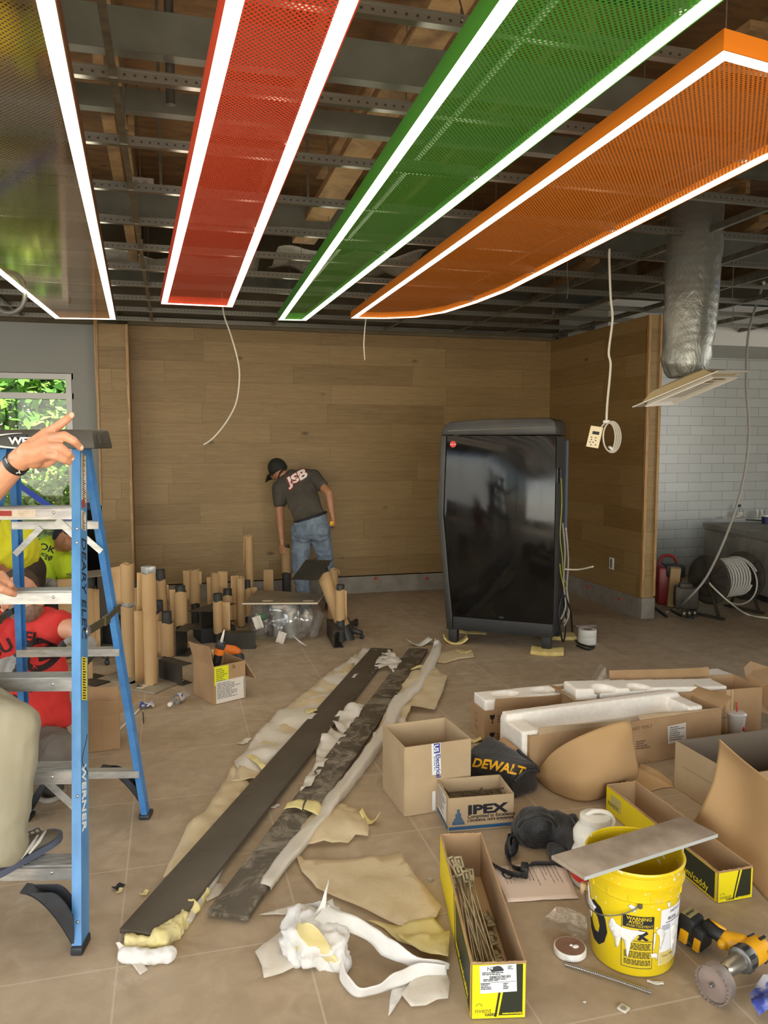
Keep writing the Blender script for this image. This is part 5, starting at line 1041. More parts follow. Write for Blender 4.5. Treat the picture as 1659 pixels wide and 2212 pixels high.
# ============================================================ STEEL PLANKS AND FOAM WRAPPING
def plate_mat(name, scuff):
    k = NT(name); v = k.coords(); a = k.noise(v, 3, 5, .6); b = k.noise(k.coords((1, 1, 1)), 7, 7, .72, 1.2); c = k.mix(k.ramp(a, [(.35, (0, 0, 0)), (.7, (1, 1, 1))]), lin((72, 64, 52)), lin((88, 79, 65)))
    if scuff: c = k.mix(k.ramp(b, [(.46, (0, 0, 0)), (.62, (.8, .8, .8))]), c, lin((150, 138, 118)))
    k.set(color=c, rough=k.ramp(b, [(.4, (.38, .38, .38)), (.7, (.6, .6, .6))]), spec=.4); return k.m
def flatbar(label, a, b, w, z, mat, rise=0):
    a, b = Vector((a.x, a.y, 0)), Vector((b.x, b.y, 0)); d = (b - a).normalized(); s = Vector((d.y, -d.x, 0))
    return tag(MB().hexa([p + zu * q for q in (z - .018, z) for p in (a + zu * rise, a + s * w + zu * rise, b + s * w, b)]).build('steel_plank', mat, smooth=30, bevel=.002), label, 'steel plank')
flatbar('clean dark steel plank lying diagonally, left of the scuffed one', G(258, 2009, .045), G(802, 1399, .03), .178, .03, plate_mat('plank_dark', False), .02)
fb_ = flatbar('scuffed dark steel plank partly wrapped in foam, right of the clean one', G(447, 1967, .03), G(884, 1399, .03), .155, .03, plate_mat('plank_scuffed', True))
ea, eb = G(447, 1968, .021), G(536, 1983, .021); MB().bar(ea, eb, .004, .016).build('cut_edge', M('pale_cut_steel', (158, 154, 144), rough=.5, metal=.3), fb_)
def foam_mat(name, c, tr_, tint):
    k = NT(name); t1 = k.n('BsdfTransparent'); tl = k.n('BsdfTranslucent', {0: lin(c)}); n = k.noise(k.coords(), 9, 6, .65, .6); bp = k.bump(k.math('ADD', n, k.math('MULTIPLY', k.noise(k.coords(), 140, 2), .2)), .5, .01)
    k.set(color=k.ramp(n, [(.35, lin(c)), (.7, lin(tint))]), rough=.6, normal=bp, spec=.3); m1 = k.n('MixShader', {0: .25}); k.t.links.new(k.b.outputs[0], m1.inputs[1]); k.t.links.new(tl.outputs[0], m1.inputs[2])
    m2 = k.n('MixShader', {0: tr_}); k.t.links.new(m1.outputs[0], m2.inputs[1]); k.t.links.new(t1.outputs[0], m2.inputs[2]); k.t.links.new(m2.outputs[0], k.out.inputs[0]); return k.m
FW1, FW2, FC1, FY1 = foam_mat('foam_white', (240, 231, 214), .3, (246, 240, 228)), foam_mat('foam_white_dense', (238, 234, 226), .04, (246, 243, 238)), foam_mat('foam_cream', (232, 212, 170), .24, (240, 224, 190)), foam_mat('foam_yellow_soft', (238, 222, 150), .03, (246, 232, 178))
FG = 'torn foam wrapping on the floor'
def fsheet(label, px, mat=FW1, amp=.018, base=.008, s=5, g=.028, hills=(), z=0.0, name='foam_sheet', cat='foam sheet', seed=0):
    pl = [G(x, y)[:2] for x, y in px]; hl = [(G(x, y), r, h) for x, y, r, h in hills]
    def zf(x, y):
        v = base + amp * (nz(x, y, s, seed) + .5 * nz(x, y, s * 2.7, seed + 3) + .7) * .6 + amp * .7 * max(-.4, .3 - 2 * abs(nz(x + .4 * y, y - .4 * x, s * 1.5, seed + 9)))
        for c, r, h in hl: v += h * math.exp(-((x - c.x) ** 2 + (y - c.y) ** 2) / (r * r))
        return max(.003, v)
    return tag(sheet(pl, zf, g).build(name, mat, smooth=True, solid=.0015), label, cat, FG)
def ribbon(label, rows, mat, name='foam_strip', cat='foam strip', n=6, parent=None):
    cols = [spline(r, n) for r in rows]; cols = [list(c) for c in zip(*[spline(c, 4) for c in zip(*cols)])]; cols = [[p + Vector((.007 * nz(p.x, p.y + p.z, 16, 1), .007 * nz(p.x, p.y - p.z, 16, 4), .012 * nz(p.x, p.y, 18, 7) if p.z > .01 else 0)) for p in c] for c in cols]; o = MB().grid(cols).build(name, mat, parent, True, solid=.0015)
    return o if parent else tag(o, label, cat, FG)
fsheet('long white foam sheet spread along the left side of the clean plank', [(786, 1406), (762, 1424), (702, 1468), (645, 1512), (600, 1546), (548, 1606), (528, 1634), (506, 1654), (520, 1690), (560, 1680), (640, 1600), (720, 1520), (800, 1440), (815, 1412)], FW1, .03, .012, 4, .045, [(640, 1555, .12, .03), (570, 1640, .1, .03)], seed=2)
fsheet('narrow white foam strip along the near left edge of the clean plank', [(506, 1656), (450, 1750), (404, 1792), (362, 1880), (352, 1905), (400, 1880), (470, 1790), (540, 1700)], FC1, .02, .01, 5, .03, seed=5)
fsheet('cream foam layer lying under the left foam sheet', [(770, 1418), (704, 1464), (640, 1516), (588, 1570), (530, 1636), (502, 1696), (560, 1690), (650, 1592), (760, 1462)], FC1, .02, .012, 5, .04, seed=8)
fsheet('torn white foam flap between the two steel planks', [(699, 1571), (722, 1590), (748, 1600), (712, 1645), (672, 1715), (648, 1722), (664, 1690), (682, 1660), (684, 1630), (694, 1612)], FW1, .03, .02, 7, .025, [(700, 1610, .05, .05)], seed=11)
fsheet('raised white foam tuft between the planks, beyond the torn flap', [(713, 1568), (742, 1548), (764, 1530), (768, 1542), (786, 1530), (782, 1550), (760, 1575), (742, 1596)], FW1, .04, .02, 8, .02, [(765, 1545, .06, .05)], seed=14)
fsheet('white foam piece caught near the far end of the clean plank', [(826, 1418), (838, 1412), (868, 1436), (850, 1462), (836, 1450), (815, 1452), (800, 1470), (812, 1440)], FW1, .035, .02, 9, .02, seed=17)
fsheet('wide cream foam sheet right of the far end of the scuffed plank', [(930, 1422), (946, 1458), (966, 1470), (952, 1515), (938, 1542), (888, 1540), (878, 1558), (850, 1580), (812, 1604), (818, 1575), (858, 1500)], FC1, .035, .015, 5, .045, [(915, 1480, .15, .03)], seed=20)
fsheet('pale foam sheet behind the electrical carton by the scuffed plank', [(842, 1560), (870, 1552), (878, 1572), (850, 1600), (812, 1606), (800, 1640), (806, 1600)], FW1, .03, .015, 6, .03, seed=22)
fsheet('cream foam sheet by the yellow band, right of the scuffed plank', [(684, 1762), (740, 1745), (772, 1756), (790, 1780), (797, 1800), (795, 1815), (768, 1812), (752, 1828), (700, 1830), (655, 1834), (636, 1846), (640, 1815), (664, 1785)], FC1, .025, .012, 6, .03, [(700, 1790, .1, .03)], seed=25)
fsheet('broad cream foam sheet on the floor left of the rod-filled yellow carton', [(634, 1842), (656, 1866), (718, 1868), (755, 1862), (868, 1851), (876, 1870), (886, 1882), (896, 1900), (954, 1972), (942, 1990), (900, 2004), (862, 2008), (800, 1978), (720, 1944), (684, 1930), (652, 1890)], FC1, .02, .01, 4, .04, seed=28)
fsheet('darker cream foam layer below the broad cream sheet', [(790, 1990), (860, 2006), (936, 1992), (970, 2030), (968, 2060), (900, 2052), (860, 2040), (830, 2010)], FY1, .018, .008, 5, .035, seed=31)
fsheet('flat white foam triangle left of the big crumpled wad', [(551, 2066), (600, 2026), (638, 1997), (662, 2040), (662, 2084), (610, 2108), (570, 2126), (566, 2098)], FW1, .016, .008, 5, .03, seed=34)
fsheet('small thin white foam tail on the floor above the big wad', [(558, 1980), (590, 1972), (645, 1958), (650, 1972), (610, 1980)], FW1, .01, .006, 6, .02, seed=36)
fsheet('rounded white foam sheet in front of the big crumpled wad', [(866, 2158), (888, 2180), (920, 2178), (968, 2164), (972, 2130), (964, 2106), (930, 2110), (890, 2124)], FW1, .014, .006, 6, .03, seed=39)
fsheet('pointed white foam sliver at the front of the big wad', [(846, 2142), (842, 2170), (839, 2206), (850, 2190), (862, 2170), (882, 2130)], FW2, .012, .006, 6, .02, seed=41)
fsheet('thin film sheet on the floor between the scuffed plank and the dispenser', [(940, 1432), (950, 1412), (985, 1402), (1020, 1408), (1024, 1422), (990, 1426), (960, 1436)], FC1, .01, .005, 6, .04, seed=43)
fsheet('pale foam corner under the near end of the scuffed plank', [(444, 1912), (480, 1912), (490, 1930), (446, 1950)], FW1, .006, .004, 6, .03, seed=44)
# the big wad
ribbon('large white foam fold sweeping to the right from the yellow wad', [[G(650, 1958, .05), G(720, 1985, .1), G(800, 2010, .07), G(880, 2068, .05), G(968, 2098, .03)], [G(700, 1950, .17), G(745, 1972, .13), G(815, 2005, .1), G(890, 2058, .07), G(970, 2084, .04)], [G(680, 1990, .16), G(740, 2010, .09), G(800, 2040, .05), G(870, 2085, .03), G(962, 2106, .01)]], FW2, n=8)
m = MB()
cpt = [(668, 2030, .06, .085), (700, 2045, .05, .08), (660, 1995, .08, .07), (690, 1985, .1, .06), (720, 2060, .035, .06)]
for x, y, z, r in cpt: m.ball(G(x, y, z), (r, r * .9, r * .75))
o = m.build('foam_wad', FW2, remesh=.01, relax=2)
wrinkle(o, .028, 11, .7, 1)
for v in o.data.vertices: v.co.z = max(v.co.z, .0)
tag(o, 'large crumpled white and pale yellow foam wad in the foreground', 'foam wad', FG)
ribbon('', [[G(642, 1990, .16), G(640, 2020, .1), G(643, 2060, .05), G(648, 2080, .01)], [G(668, 1998, .2), G(672, 2030, .13), G(690, 2060, .07), G(696, 2080, .01)], [G(700, 2024, .15), G(716, 2050, .09), G(730, 2075, .05), G(738, 2100, .01)]], FY1, 'yellow_face', parent=o)
ribbon('white foam band looping round the front of the big wad', [[G(738, 2040, .07), G(742, 2085, .06), G(765, 2125, .05), G(800, 2132, .05), G(850, 2105, .06), G(900, 2080, .06), G(962, 2088, .05)], [G(732, 2060, .02), G(734, 2118, .008), G(760, 2152, .006), G(800, 2152, .006), G(864, 2130, .008), G(910, 2115, .01), G(966, 2110, .008)]], FW2, n=8)
fsheet('cream foam corner showing beyond the white loop', [(854, 2036), (972, 2030), (968, 2090), (930, 2080), (890, 2062)], FY1, .02, .025, 6, .03, seed=51)
ribbon('twisted white foam spike standing up from the big wad', [[G(668, 1985, .14), G(686, 1965, .17), G(700, 1930, .2), G(708, 1898, .21)], [G(700, 1985, .14), G(704, 1962, .17), G(706, 1930, .2), G(709, 1897, .212)]], FW2)
# near end of the clean plank
m = MB(); 
for a, b, r in (((284, 2052), (346, 2052), .028), ((346, 2050), (398, 1998), .034), ((398, 1998), (436, 1940), .025)): m.caps([G(*a) + zu * r * .8, G(*b) + zu * r * .7], [r, r * .8])
o = m.build('foam_roll', FY1, remesh=.008, relax=2)
wrinkle(o, .016, 15, .6, 1)
for v in o.data.vertices: v.co.z = max(v.co.z, 0)
tag(o, 'folded yellow foam roll under the near end of the clean plank', 'foam roll', FG)
m = MB(); m.caps([G(270, 2062, .022), G(312, 2066, .022)], [.022, .024]); m.caps([G(318, 2070, .02), G(364, 2062, .022)], [.021, .024]); wrinkle(m.build('white_end', FW2, o, remesh=.005, relax=2), .006, 18, .5, 1)
ribbon('torn white foam tongue before the yellow foam roll', [[G(248, 2036, .05), G(262, 2060, .02), G(282, 2078, .008), G(302, 2104, .006)], [G(255, 2034, .055), G(276, 2052, .03), G(300, 2070, .012), G(319, 2094, .006)]], FW1)
ribbon('white foam strip along the right edge of the clean plank', [[G(402, 1986, .035), G(440, 1925, .03), G(480, 1862, .025), G(498, 1832, .02)], [G(412, 1994, .006), G(452, 1930, .006), G(488, 1868, .006), G(500, 1840, .006)]], FW1)
# foam sleeve folded against the scuffed plank
ribbon('white foam sleeve running along the right edge of the scuffed plank', [[G(940, 1378, .05), G(928, 1412, .04), G(893, 1470, .04), G(846, 1512, .04), G(828, 1560, .04), G(790, 1612, .04), G(748, 1668, .035), G(704, 1722, .035), G(672, 1768, .04), G(618, 1828, .04), G(560, 1905, .035)],
   [G(948, 1384, .07), G(942, 1408, .065), G(908, 1476, .065), G(868, 1520, .06), G(846, 1570, .06), G(806, 1620, .06), G(760, 1682, .055), G(720, 1740, .06), G(694, 1775, .055), G(640, 1840, .05), G(582, 1912, .04)],
   [G(956, 1392, .004), G(946, 1425, .004), G(912, 1490, .004), G(872, 1532, .004), G(848, 1585, .004), G(808, 1640, .004), G(764, 1700, .004), G(722, 1750, .004), G(694, 1790, .004), G(642, 1850, .004), G(584, 1922, .004)]], FW1, 'foam_sleeve', 'foam sleeve', 5)
ribbon('yellow foam band wrapped over the scuffed plank, left half', [[G(611, 1750, .035), G(634, 1744, .05), G(655, 1748, .05)], [G(620, 1733, .045), G(640, 1726, .06), G(657, 1728, .055)]], FY1, 'foam_band', 'foam band')
ribbon('yellow foam band wrapped over the scuffed plank, right half', [[G(658, 1746, .05), G(676, 1752, .06), G(692, 1764, .04), G(696, 1772, .005)], [G(664, 1726, .055), G(684, 1730, .06), G(694, 1740, .045), G(700, 1752, .005)]], FY1, 'foam_band', 'foam band')
ribbon('yellow tape-like foam across the left sheet by the clean plank', [[G(530, 1632, .04), G(548, 1646, .045), G(568, 1664, .04)], [G(536, 1624, .04), G(556, 1638, .045), G(574, 1654, .04)]], FY1, 'foam_band', 'foam band')
ribbon('yellow foam patch on the left sheet halfway up the clean plank', [[G(662, 1542, .05), G(684, 1534, .05)], [G(660, 1530, .05), G(686, 1530, .05)]], FY1, 'foam_band', 'foam band')
ribbon('short yellow foam lip over the scuffed plank far half', [[G(886, 1446, .035), G(902, 1442, .05), G(912, 1440, .05)], [G(888, 1442, .035), G(900, 1438, .055), G(913, 1436, .05)]], FY1, 'foam_band', 'foam band')
def bit(label, x, y, w, h, mat=FY1, ang=.3, curl=.02):
    p = G(x, y); R = RZ(ang); return tag(MB().grid([[p + R @ Vector((w * (i / 6 - .5), h * (j / 4 - .5) + .1 * h * math.sin(i * 1.7), .005 + curl * (abs(i / 3 - 1) ** 2) + .004 * nz(i, j, .9, x))) for i in range(7)] for j in range(5)]).build('foam_scrap', mat, smooth=True, solid=.002), label, 'foam scrap', FG)
bit('yellow foam scrap on the cream sheet by the yellow band', 732, 1785, .1, .05, FY1, .2, .015); bit('curled yellow foam hook right of the yellow scrap', 800, 1778, .09, .04, FY1, -.6, .05); bit('tiny yellow foam curl high on the left sheet', 736, 1462, .08, .05, FY1, .1, .03)
bit('white crumpled foam tuft at the far end of the scuffed plank', 905, 1394, .2, .09, FW2, .1, .05); bit('small white scrap beside the clean plank on the tile joint', 592, 1744, .05, .025, FW1, .2, .005); bit('yellow scrap on the floor left of the clean plank', 259, 1928, .03, .015, FY1, 1.2, .006); bit('yellow foam scrap left of the clean plank on its foam edge', 312, 1934, .03, .02, FY1, .8, .01)
bit('pale scrap on the floor left of the long foam sheet', 528, 1605, .09, .04, FW1, .9, .01); bit('yellow scrap beside the electrical carton rear corner', 1023, 1602, .09, .05, FY1, -.3, .02); bit('dark torn scrap on the tile joint left of the clean plank', 256, 1919, .04, .03, INK, .8, .004)
ribbon('upright white foam end curled at the top of the scuffed plank', [[G(934, 1402, .03), G(936, 1392, .1), G(938, 1385, .13)], [G(946, 1400, .03), G(948, 1388, .1), G(945, 1382, .13)]], FW2)
bit('pale pointed foam scrap on the floor below the dispenser', 1002, 1411, .12, .05, FY1, -.3, .02)
# ============================================================ CARTONS IN THE RIGHT FOREGROUND
pA = G(874, 1764.5); bx = Carton('cardboard_box', 'tall plain open carton with a white and blue electrical sticker', pA, G(1015, 1741), G(833, 1705), ZU(pA, 1614.5), CARDP)
W_, H_ = bx.w, bx.h; st = bx.patch('front', W_ * .40, H_ * .55, W_ * .535, H_ * 1.005, WHITE, 'sticker', .03); BLP = M('print_blue', (38, 48, 140), rough=.6)
bx.patch('front', W_ * .43, H_ * .86, W_ * .52, H_ * 1.0, BLP, 'logo_block', .03, .0012, par=st); bx.write('front', W_ * .435, H_ * .985, 'US', .03, WHITE, -PI / 2 + .03, .0022, ext=.0003, bold=.001)
bx.write('front', W_ * .462, H_ * .845, 'Electrical', .031, BLP, -PI / 2 + .03, .0016, ext=.0003, bold=.0006); bx.write('front', W_ * .43, H_ * .82, 'Services Inc.', .014, BLP, -PI / 2 + .03, .0016, ext=.0003)
bx.patch('front', W_ * .41, .01, W_ * .46, H_ * .31, WHITE, 'sticker')
pA = G(969, 1798); bx = Carton('cardboard_box', 'low open carton printed with black capitals, blue stripe and blue cone logo', pA, G(1108, 1786), G(939, 1753), ZU(pA, 1725), CARDP); W_, H_ = bx.w, bx.h; BST = M('print_steel_blue', (40, 88, 128), rough=.6)
bx.patch('front', 0, H_ * .06, W_, H_ * .155, BST, 'stripe'); bx.patch('left', 0, H_ * .06, bx.d, H_ * .155, BST, 'stripe')
bx.write('front', W_ * .285, H_ * .50, 'IPEX', .056, INK, 0, ext=.0004, bold=.0026, sx=1.62); bx.write('front', W_ * .285, H_ * .375, 'Committed to Excellence', .0225, INK, 0, ext=.0004, bold=.0004, sx=.93); bx.write('front', W_ * .285, H_ * .27, "L'excellence, notre engagement", .0225, INK, 0, ext=.0004, bold=.0004, sx=.74)
for i in range(8):
    x = W_ * (.055 + .023 * i); hh = H_ * (.40 * math.exp(-((i - 3.5) / 2.2) ** 2) + .02); bx.patch('front', x, H_ * .26, x + W_ * .017, H_ * .27 + hh, BST, 'cone_logo')
bx.poly('front', [(W_ * .05, H_ * .215), (W_ * .245, H_ * .215), (W_ * .24, H_ * .255), (W_ * .055, H_ * .255)], BST)
wl = bx.patch('left', bx.d * .1, H_ * .2, bx.d * .86, H_ * .95, PAPER); bx.lines('left', bx.d * .15, H_ * .26, bx.d * .8, H_ * .9, 9, M('grey_print', (0, 0, 0)), wl, seed=4)
for i in range(14):
    q = bx.p(.04 + .02 * i, .05 + .1 * RND.random(), H_ * .62 + .02 * RND.random()); tag(MB().bar(q, q + Vector((RND.uniform(-.04, .04), RND.uniform(-.04, .04), .012)), .006, .004).build('screw', M('dull_fixing', (90, 82, 62), rough=.5, metal=.5)), 'dull metal fixing among the jumble inside the low printed carton', 'fixing', 'fixings in the printed carton')
MB().hexa([bx.p(u, v, z) for z in (.01, H_ * .6) for u, v in ((.01, .01), (W_ - .01, .01), (W_ - .01, bx.d - .01), (.01, bx.d - .01))]).build('filling', M('dark_filling', (74, 62, 46), (100, 86, 62), 30, rough=.9, bump=.5), bx.t)
# yellow and green cartons
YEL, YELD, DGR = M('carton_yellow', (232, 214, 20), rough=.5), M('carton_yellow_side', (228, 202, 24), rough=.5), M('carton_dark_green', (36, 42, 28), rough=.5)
def ycarton(label, A, B, C, h, wide=None):
    bx = Carton('cardboard_box', label, A, B, C, h, CARDI, CARDI, .005, 'yellow and dark green cartons'); W_, H_, D_ = bx.w, bx.h, bx.d; FL = .0006
    bx.patch('front', 0, 0.003, W_, H_ - .001, YEL, 'printed_face'); bx.poly('front', [(W_ * .50, .012), (W_ * .95, .012), (W_ * .95, H_ * .99), (W_ * .68, H_ * .99)], DGR, 'dark_panel', .0012); bx.poly('front', [(W_ * .42, .008), (W_ * .46, .008), (W_ * .62, H_ * .99), (W_ * .58, H_ * .99)], DGR, 'dark_stripe', .0012)
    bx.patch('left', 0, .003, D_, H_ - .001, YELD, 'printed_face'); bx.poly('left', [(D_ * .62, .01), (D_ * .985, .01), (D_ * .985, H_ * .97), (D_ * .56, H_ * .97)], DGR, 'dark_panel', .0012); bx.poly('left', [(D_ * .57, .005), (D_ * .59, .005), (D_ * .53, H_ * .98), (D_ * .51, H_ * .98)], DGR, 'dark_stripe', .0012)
    OL = M('olive_lettering', (112, 112, 20), rough=.6)
    bx.write('front', W_ * .05, H_ * .12, 'nvent', .022, OL, 0, .0012, ext=.0003); bx.write('front', W_ * .24, H_ * .065, 'CADDY', .0105, INK, 0, .0012, ext=.0003, bold=.0004); bx.write('front', W_ * .57, H_ * .09, 'nvent.com/caddy', .0086, YEL, 0, .002, ext=.0003, bold=.0003)
    for q in range(5): bx.poly('front', [(W_ * .13 + .006 * math.cos(t) + .003 * math.cos(t + 1.57), H_ * .25 + .006 * math.sin(t) + .003 * math.sin(t + 1.57)) for t in ()] or [(W_ * .13 + r * math.cos(.3 + q * .63 + e), H_ * .24 + r * math.sin(.3 + q * .63 + e)) for r, e in ((.006, -.12), (.011, -.08), (.011, .08), (.006, .12))], OL, 'sun_mark', .0012)
    bx.write('left', D_ * .60, H_ * .16, 'nvent.com/caddy', .04, YEL, 0, .002, ext=.0003, sx=D_ * .36 / .29)
    m = MB(); r = random.Random(int(A[0] * 1000))
    for u0, v0, u1, v1 in ((0, 0, W_, 0), (0, 0, 0, D_), (W_, 0, W_, D_), (0, D_, W_, D_)):
        pts = [bx.p(u0 + (u1 - u0) * i / 20, v0 + (v1 - v0) * i / 20, H_ + .003 * r.random()) for i in range(21)]; m.tube(pts, [.0028 + .0022 * r.random() for _ in pts], 6)
    m.build('torn_rim', CARD, bx.t); return bx
pA = G(1019, 2201); bx = ycarton('long yellow and dark green open carton full of metal rods in front', pA, G(1133, 2197), G(938, 1895), ZU(pA, 2082)); W_, H_, D_ = bx.w, bx.h, bx.d
wl = bx.patch('front', W_ * .14, H_ * .49, W_ * .83, H_ * .99, WHITE, 'shipping_label', .04, .0022); X0, Z0 = W_ * .15, H_ * .5
GP = M('label_print', (50, 52, 56), rough=.7); bx.write('front', X0 + W_ * .12, H_ * .885, 'NT', .018, GP, .04, .0034, ext=.0002); bx.write('front', X0 + W_ * .17, H_ * .745, 'S008232783.001', .0112, GP, .04, .0034, ext=.0002, bold=.0003, sx=.86)
bx.lines('front', X0 + W_ * .03, H_ * .8, W_ * .6, H_ * .86, 2, GP, wl, lift=.0034, seed=2); bx.lines('front', X0 + W_ * .05, H_ * .69, W_ * .75, H_ * .74, 2, GP, wl, lift=.0034, seed=5); bx.patch('front', X0 + W_ * .0, H_ * .675, W_ * .82, H_ * .68, GP, 'rule', .04, .0032, .0003, wl)
bx.lines('front', X0 + W_ * .01, H_ * .54, W_ * .42, H_ * .66, 4, GP, wl, lift=.0034, seed=7); bx.lines('front', W_ * .58, H_ * .54, W_ * .7, H_ * .66, 4, GP, wl, lift=.0034, seed=9); bx.lines('front', W_ * .66, H_ * .9, W_ * .78, H_ * .97, 3, GP, wl, lift=.0034, seed=9)
bx.poly('front', [(W_ * .47 + .0155 * math.cos(t), H_ * .905 + .012 * math.sin(t)) for t in (PI * i / 10 for i in range(11))], GP, 'logo_mark', .0032, par=wl); bx.patch('front', W_ * .35, H_ * .875, W_ * .58, H_ * .915, GP, 'logo_mark', .06, .0034, par=wl)
ZNC = M('zinc_rod', (168, 156, 122), (196, 184, 150), 30, rough=.35, metal=.6); rnd = random.Random(5)
for i in range(15):
    u0, u1 = .016 + .0105 * (i % 7) + .003 * rnd.random(), .012 + .0078 * i; u1 = min(u1, W_ - .03); z0, z1 = .125 + .03 * (i % 3) + .01 * rnd.random(), .018 + .014 * (i % 4)
    t = thing('threaded_rod_hanger', 'thin zinc rod with a square slotted clip, in the bundle filling the yellow carton', 'rod hanger', bx.p(u1, .03, z1), 'rod hangers in the yellow carton')
    a, b = bx.p(u1, .012, z1), bx.p(u0, D_ * (.66 + .035 * (i % 4)), z0 * .8); MB().tube([a, a.lerp(b, .86), b + zu * .012], .003, 8).build('rod', ZNC, t, True)
    if i % 2 == 0:
        c = b + zu * .026; R = Matrix.Rotation(.75, 3, 'X') @ RZ(rnd.uniform(-.3, .3)); m = MB(); 
        for dx, dz, sx, sz in ((-.0125, 0, .007, .042), (.0125, 0, .007, .042), (0, .0175, .03, .007), (0, -.0175, .03, .007), (0, 0, .008, .02)): m.box(c + R @ Vector((dx, dz, 0)), (sx, sz, .0025), R)
        m.build('clip', ZNC, t)
for i in range(9):
    c = bx.p(W_ - .034 + .012 * (rnd.random() - .5), .05 + (D_ - .3) * i / 9, .022 + .01 * (i % 2)); t = thing('beam_clip', 'small bent zinc clip lying along the right side of the yellow carton', 'clip', c, 'loose clips in the yellow carton'); R = RZ(rnd.uniform(-.4, .4))
    m = MB(); m.box(c, (.032, .034, .003), R).box(c + R @ Vector((-.0145, 0, .011)), (.003, .034, .022), R).box(c + R @ Vector((.0145, .006, .008)), (.003, .02, .016), R).box(c + R @ Vector((0, 0, .003)), (.012, .012, .004), R); m.build('bent_plate', ZNC, t)
tag(MB().hexa([bx.p(u, v, z) for z in (.008, .014) for u, v in ((W_ * .55, .02), (W_ - .008, .02), (W_ - .008, D_ - .03), (W_ * .5, D_ - .03))]).build('liner', KRAFT), 'brown card liner in the bottom of the rod-filled carton', 'liner')
pA = G(1549, 1951); bx = ycarton('empty yellow and dark green carton behind the yellow bucket', pA, G(1622, 1938), G(1294, 1752), ZU(pA, 1885)); D_, H_ = bx.d, bx.h
bx.patch('left', D_ * .685, H_ * .58, D_ * .745, H_ * 1.0, WHITE, 'sticker', -.1, .0022); bx.patch('left', D_ * .69, H_ * .60, D_ * .735, H_ * .7, M('print_purple', (70, 50, 140), rough=.6), 'sticker_print', -.1, .003); bx.patch('left', D_ * .05, H_ * .3, D_ * .16, H_ * .8, M('tape_tan', (190, 176, 110), rough=.3), 'tape', 0, .0012); bx.patch('left', D_ * .625, H_ * .3, D_ * .64, H_ * .85, M('tape_grey', (110, 110, 100), rough=.4), 'tape', 0, .0024)
bx.write('left', D_ * .02, H_ * .32, 'nvent', .04, M('olive_lettering', (0, 0, 0)), 0, .002, ext=.0003)
# long cartons with moulded foam
EPS = M('white_packing_foam', (232, 224, 210), (240, 233, 222), 40, rough=.7, sub=.1, bump=.05); FR = 'long cartons with white packing foam'
def fragile(bx, x, z, s=1.0):
    side = 'front'; P_ = lambda pts: bx.poly(side, [(x + a * s, z + b * s) for a, b in pts], INK, 'pictogram')
    P_([(.0, .05), (.035, .05), (.03, .028), (.02, .02), (.02, .006), (.028, 0), (.007, 0), (.015, .006), (.015, .02), (.005, .028)])
    for i in range(3): bx.write(side, x + .05 * s, z + (.032 - .016 * i) * s, 'FRAGILE', .013 * s, INK, 0, ext=.0003)
    for q in range(3):
        c = Vector((x + .135 * s, z + .022 * s)); a0 = PI / 2 + q * 2 * PI / 3; r0, r1 = .013 * s, .02 * s
        bx.poly(side, [(c.x + r * math.cos(a0 + t), c.y + r * math.sin(a0 + t)) for r, ts in ((r0, (-.75, -.3, .15, .55)), (r1, (.65, .15, -.3, -.75))) for t in ts], INK, 'pictogram')
pA = G(1046, 1606); B1 = G(1409, 1476, .25); b1 = Carton('cardboard_box', 'long brown carton of white foam with fragile marks, nearest the dispenser', pA, (B1.x, B1.y, 0), G(1019, 1581), ZU(pA, 1536), CARD, group=FR); H1 = b1.h
fragile(b1, .03, .115, .95); fragile(b1, .03, .012, .95); b1.lines('left', .05, .03, .12, .15, 3, CARDI, seed=3)
b1.flap((.06, 0), (.62, 0), (0, -.25), .06, CARD, .06)
def foam_block(label, bx, u0, u1, v0, v1, z0, z1, cut=(), z1b=None):
    m = MB(); ze = z1 if z1b is None else z1b; m.hexa([bx.p(u0, v0, z0), bx.p(u1, v0, z0), bx.p(u1, v1, z0), bx.p(u0, v1, z0), bx.p(u0, v0, z1), bx.p(u1, v0, ze), bx.p(u1, v1, ze), bx.p(u0, v1, z1)])
    o = m.build('packing_foam', EPS, remesh=.009, relax=1)
    for v in o.data.vertices:
        w_ = world(o) @ v.co - bx.A; uu, vv, zz = w_.dot(bx.U), w_.dot(bx.V), w_.z
        for cu, cv, ru, rv, dp in cut:
            e = ((uu - cu) / ru) ** 2 + ((vv - cv) / rv) ** 2
            if e < 1 and zz > z1 - .03: v.co.z -= dp * min(1, (1 - e) * 3)
    return tag(o, label, 'packing foam', 'white packing foam blocks')
foam_block('white packing foam with two round hollows in the carton nearest the dispenser', b1, .008, 1.72, .012, b1.d - .012, .02, H1 + .055, [(.17, b1.d * .5, .085, .05, .03), (.42, b1.d * .5, .085, .05, .03), (1.35, b1.d * .4, .26, .035, .02)])
tag(MB().grid([[b1.p(.55 + .28 * i / 8, .02 + .12 * j / 6, H1 + .062 + .012 * nz(i * .7, j * .7, 1, 2) + (.1 * (i == 8) + .05 * (i == 7)) * (j > 2)) for i in range(9)] for j in range(7)]).build('plastic_bag', CLR, smooth=True), 'clear plastic bag crumpled on the foam nearest the dispenser', 'plastic bag')
pA = G(1240, 1611); b2 = Carton('cardboard_box', 'long brown carton at the back right holding tapered white foam', pA, G(1642, 1577), G(1228, 1585), .262, CARD, group=FR, d=.26)
foam_block('tapered white packing foam with two scalloped hollows at the back right', b2, .02, .98, .03, .2, .04, .315, [(.2, .03, .07, .09, .05), (.42, .03, .07, .09, .05)], .27)
b2.flap((.35, b2.d), (1.02, b2.d), (.05, .3), .06, CARD, .07); b2.flap((0, 0), (0, b2.d), (-.5, 0), .02, CARD, .08)
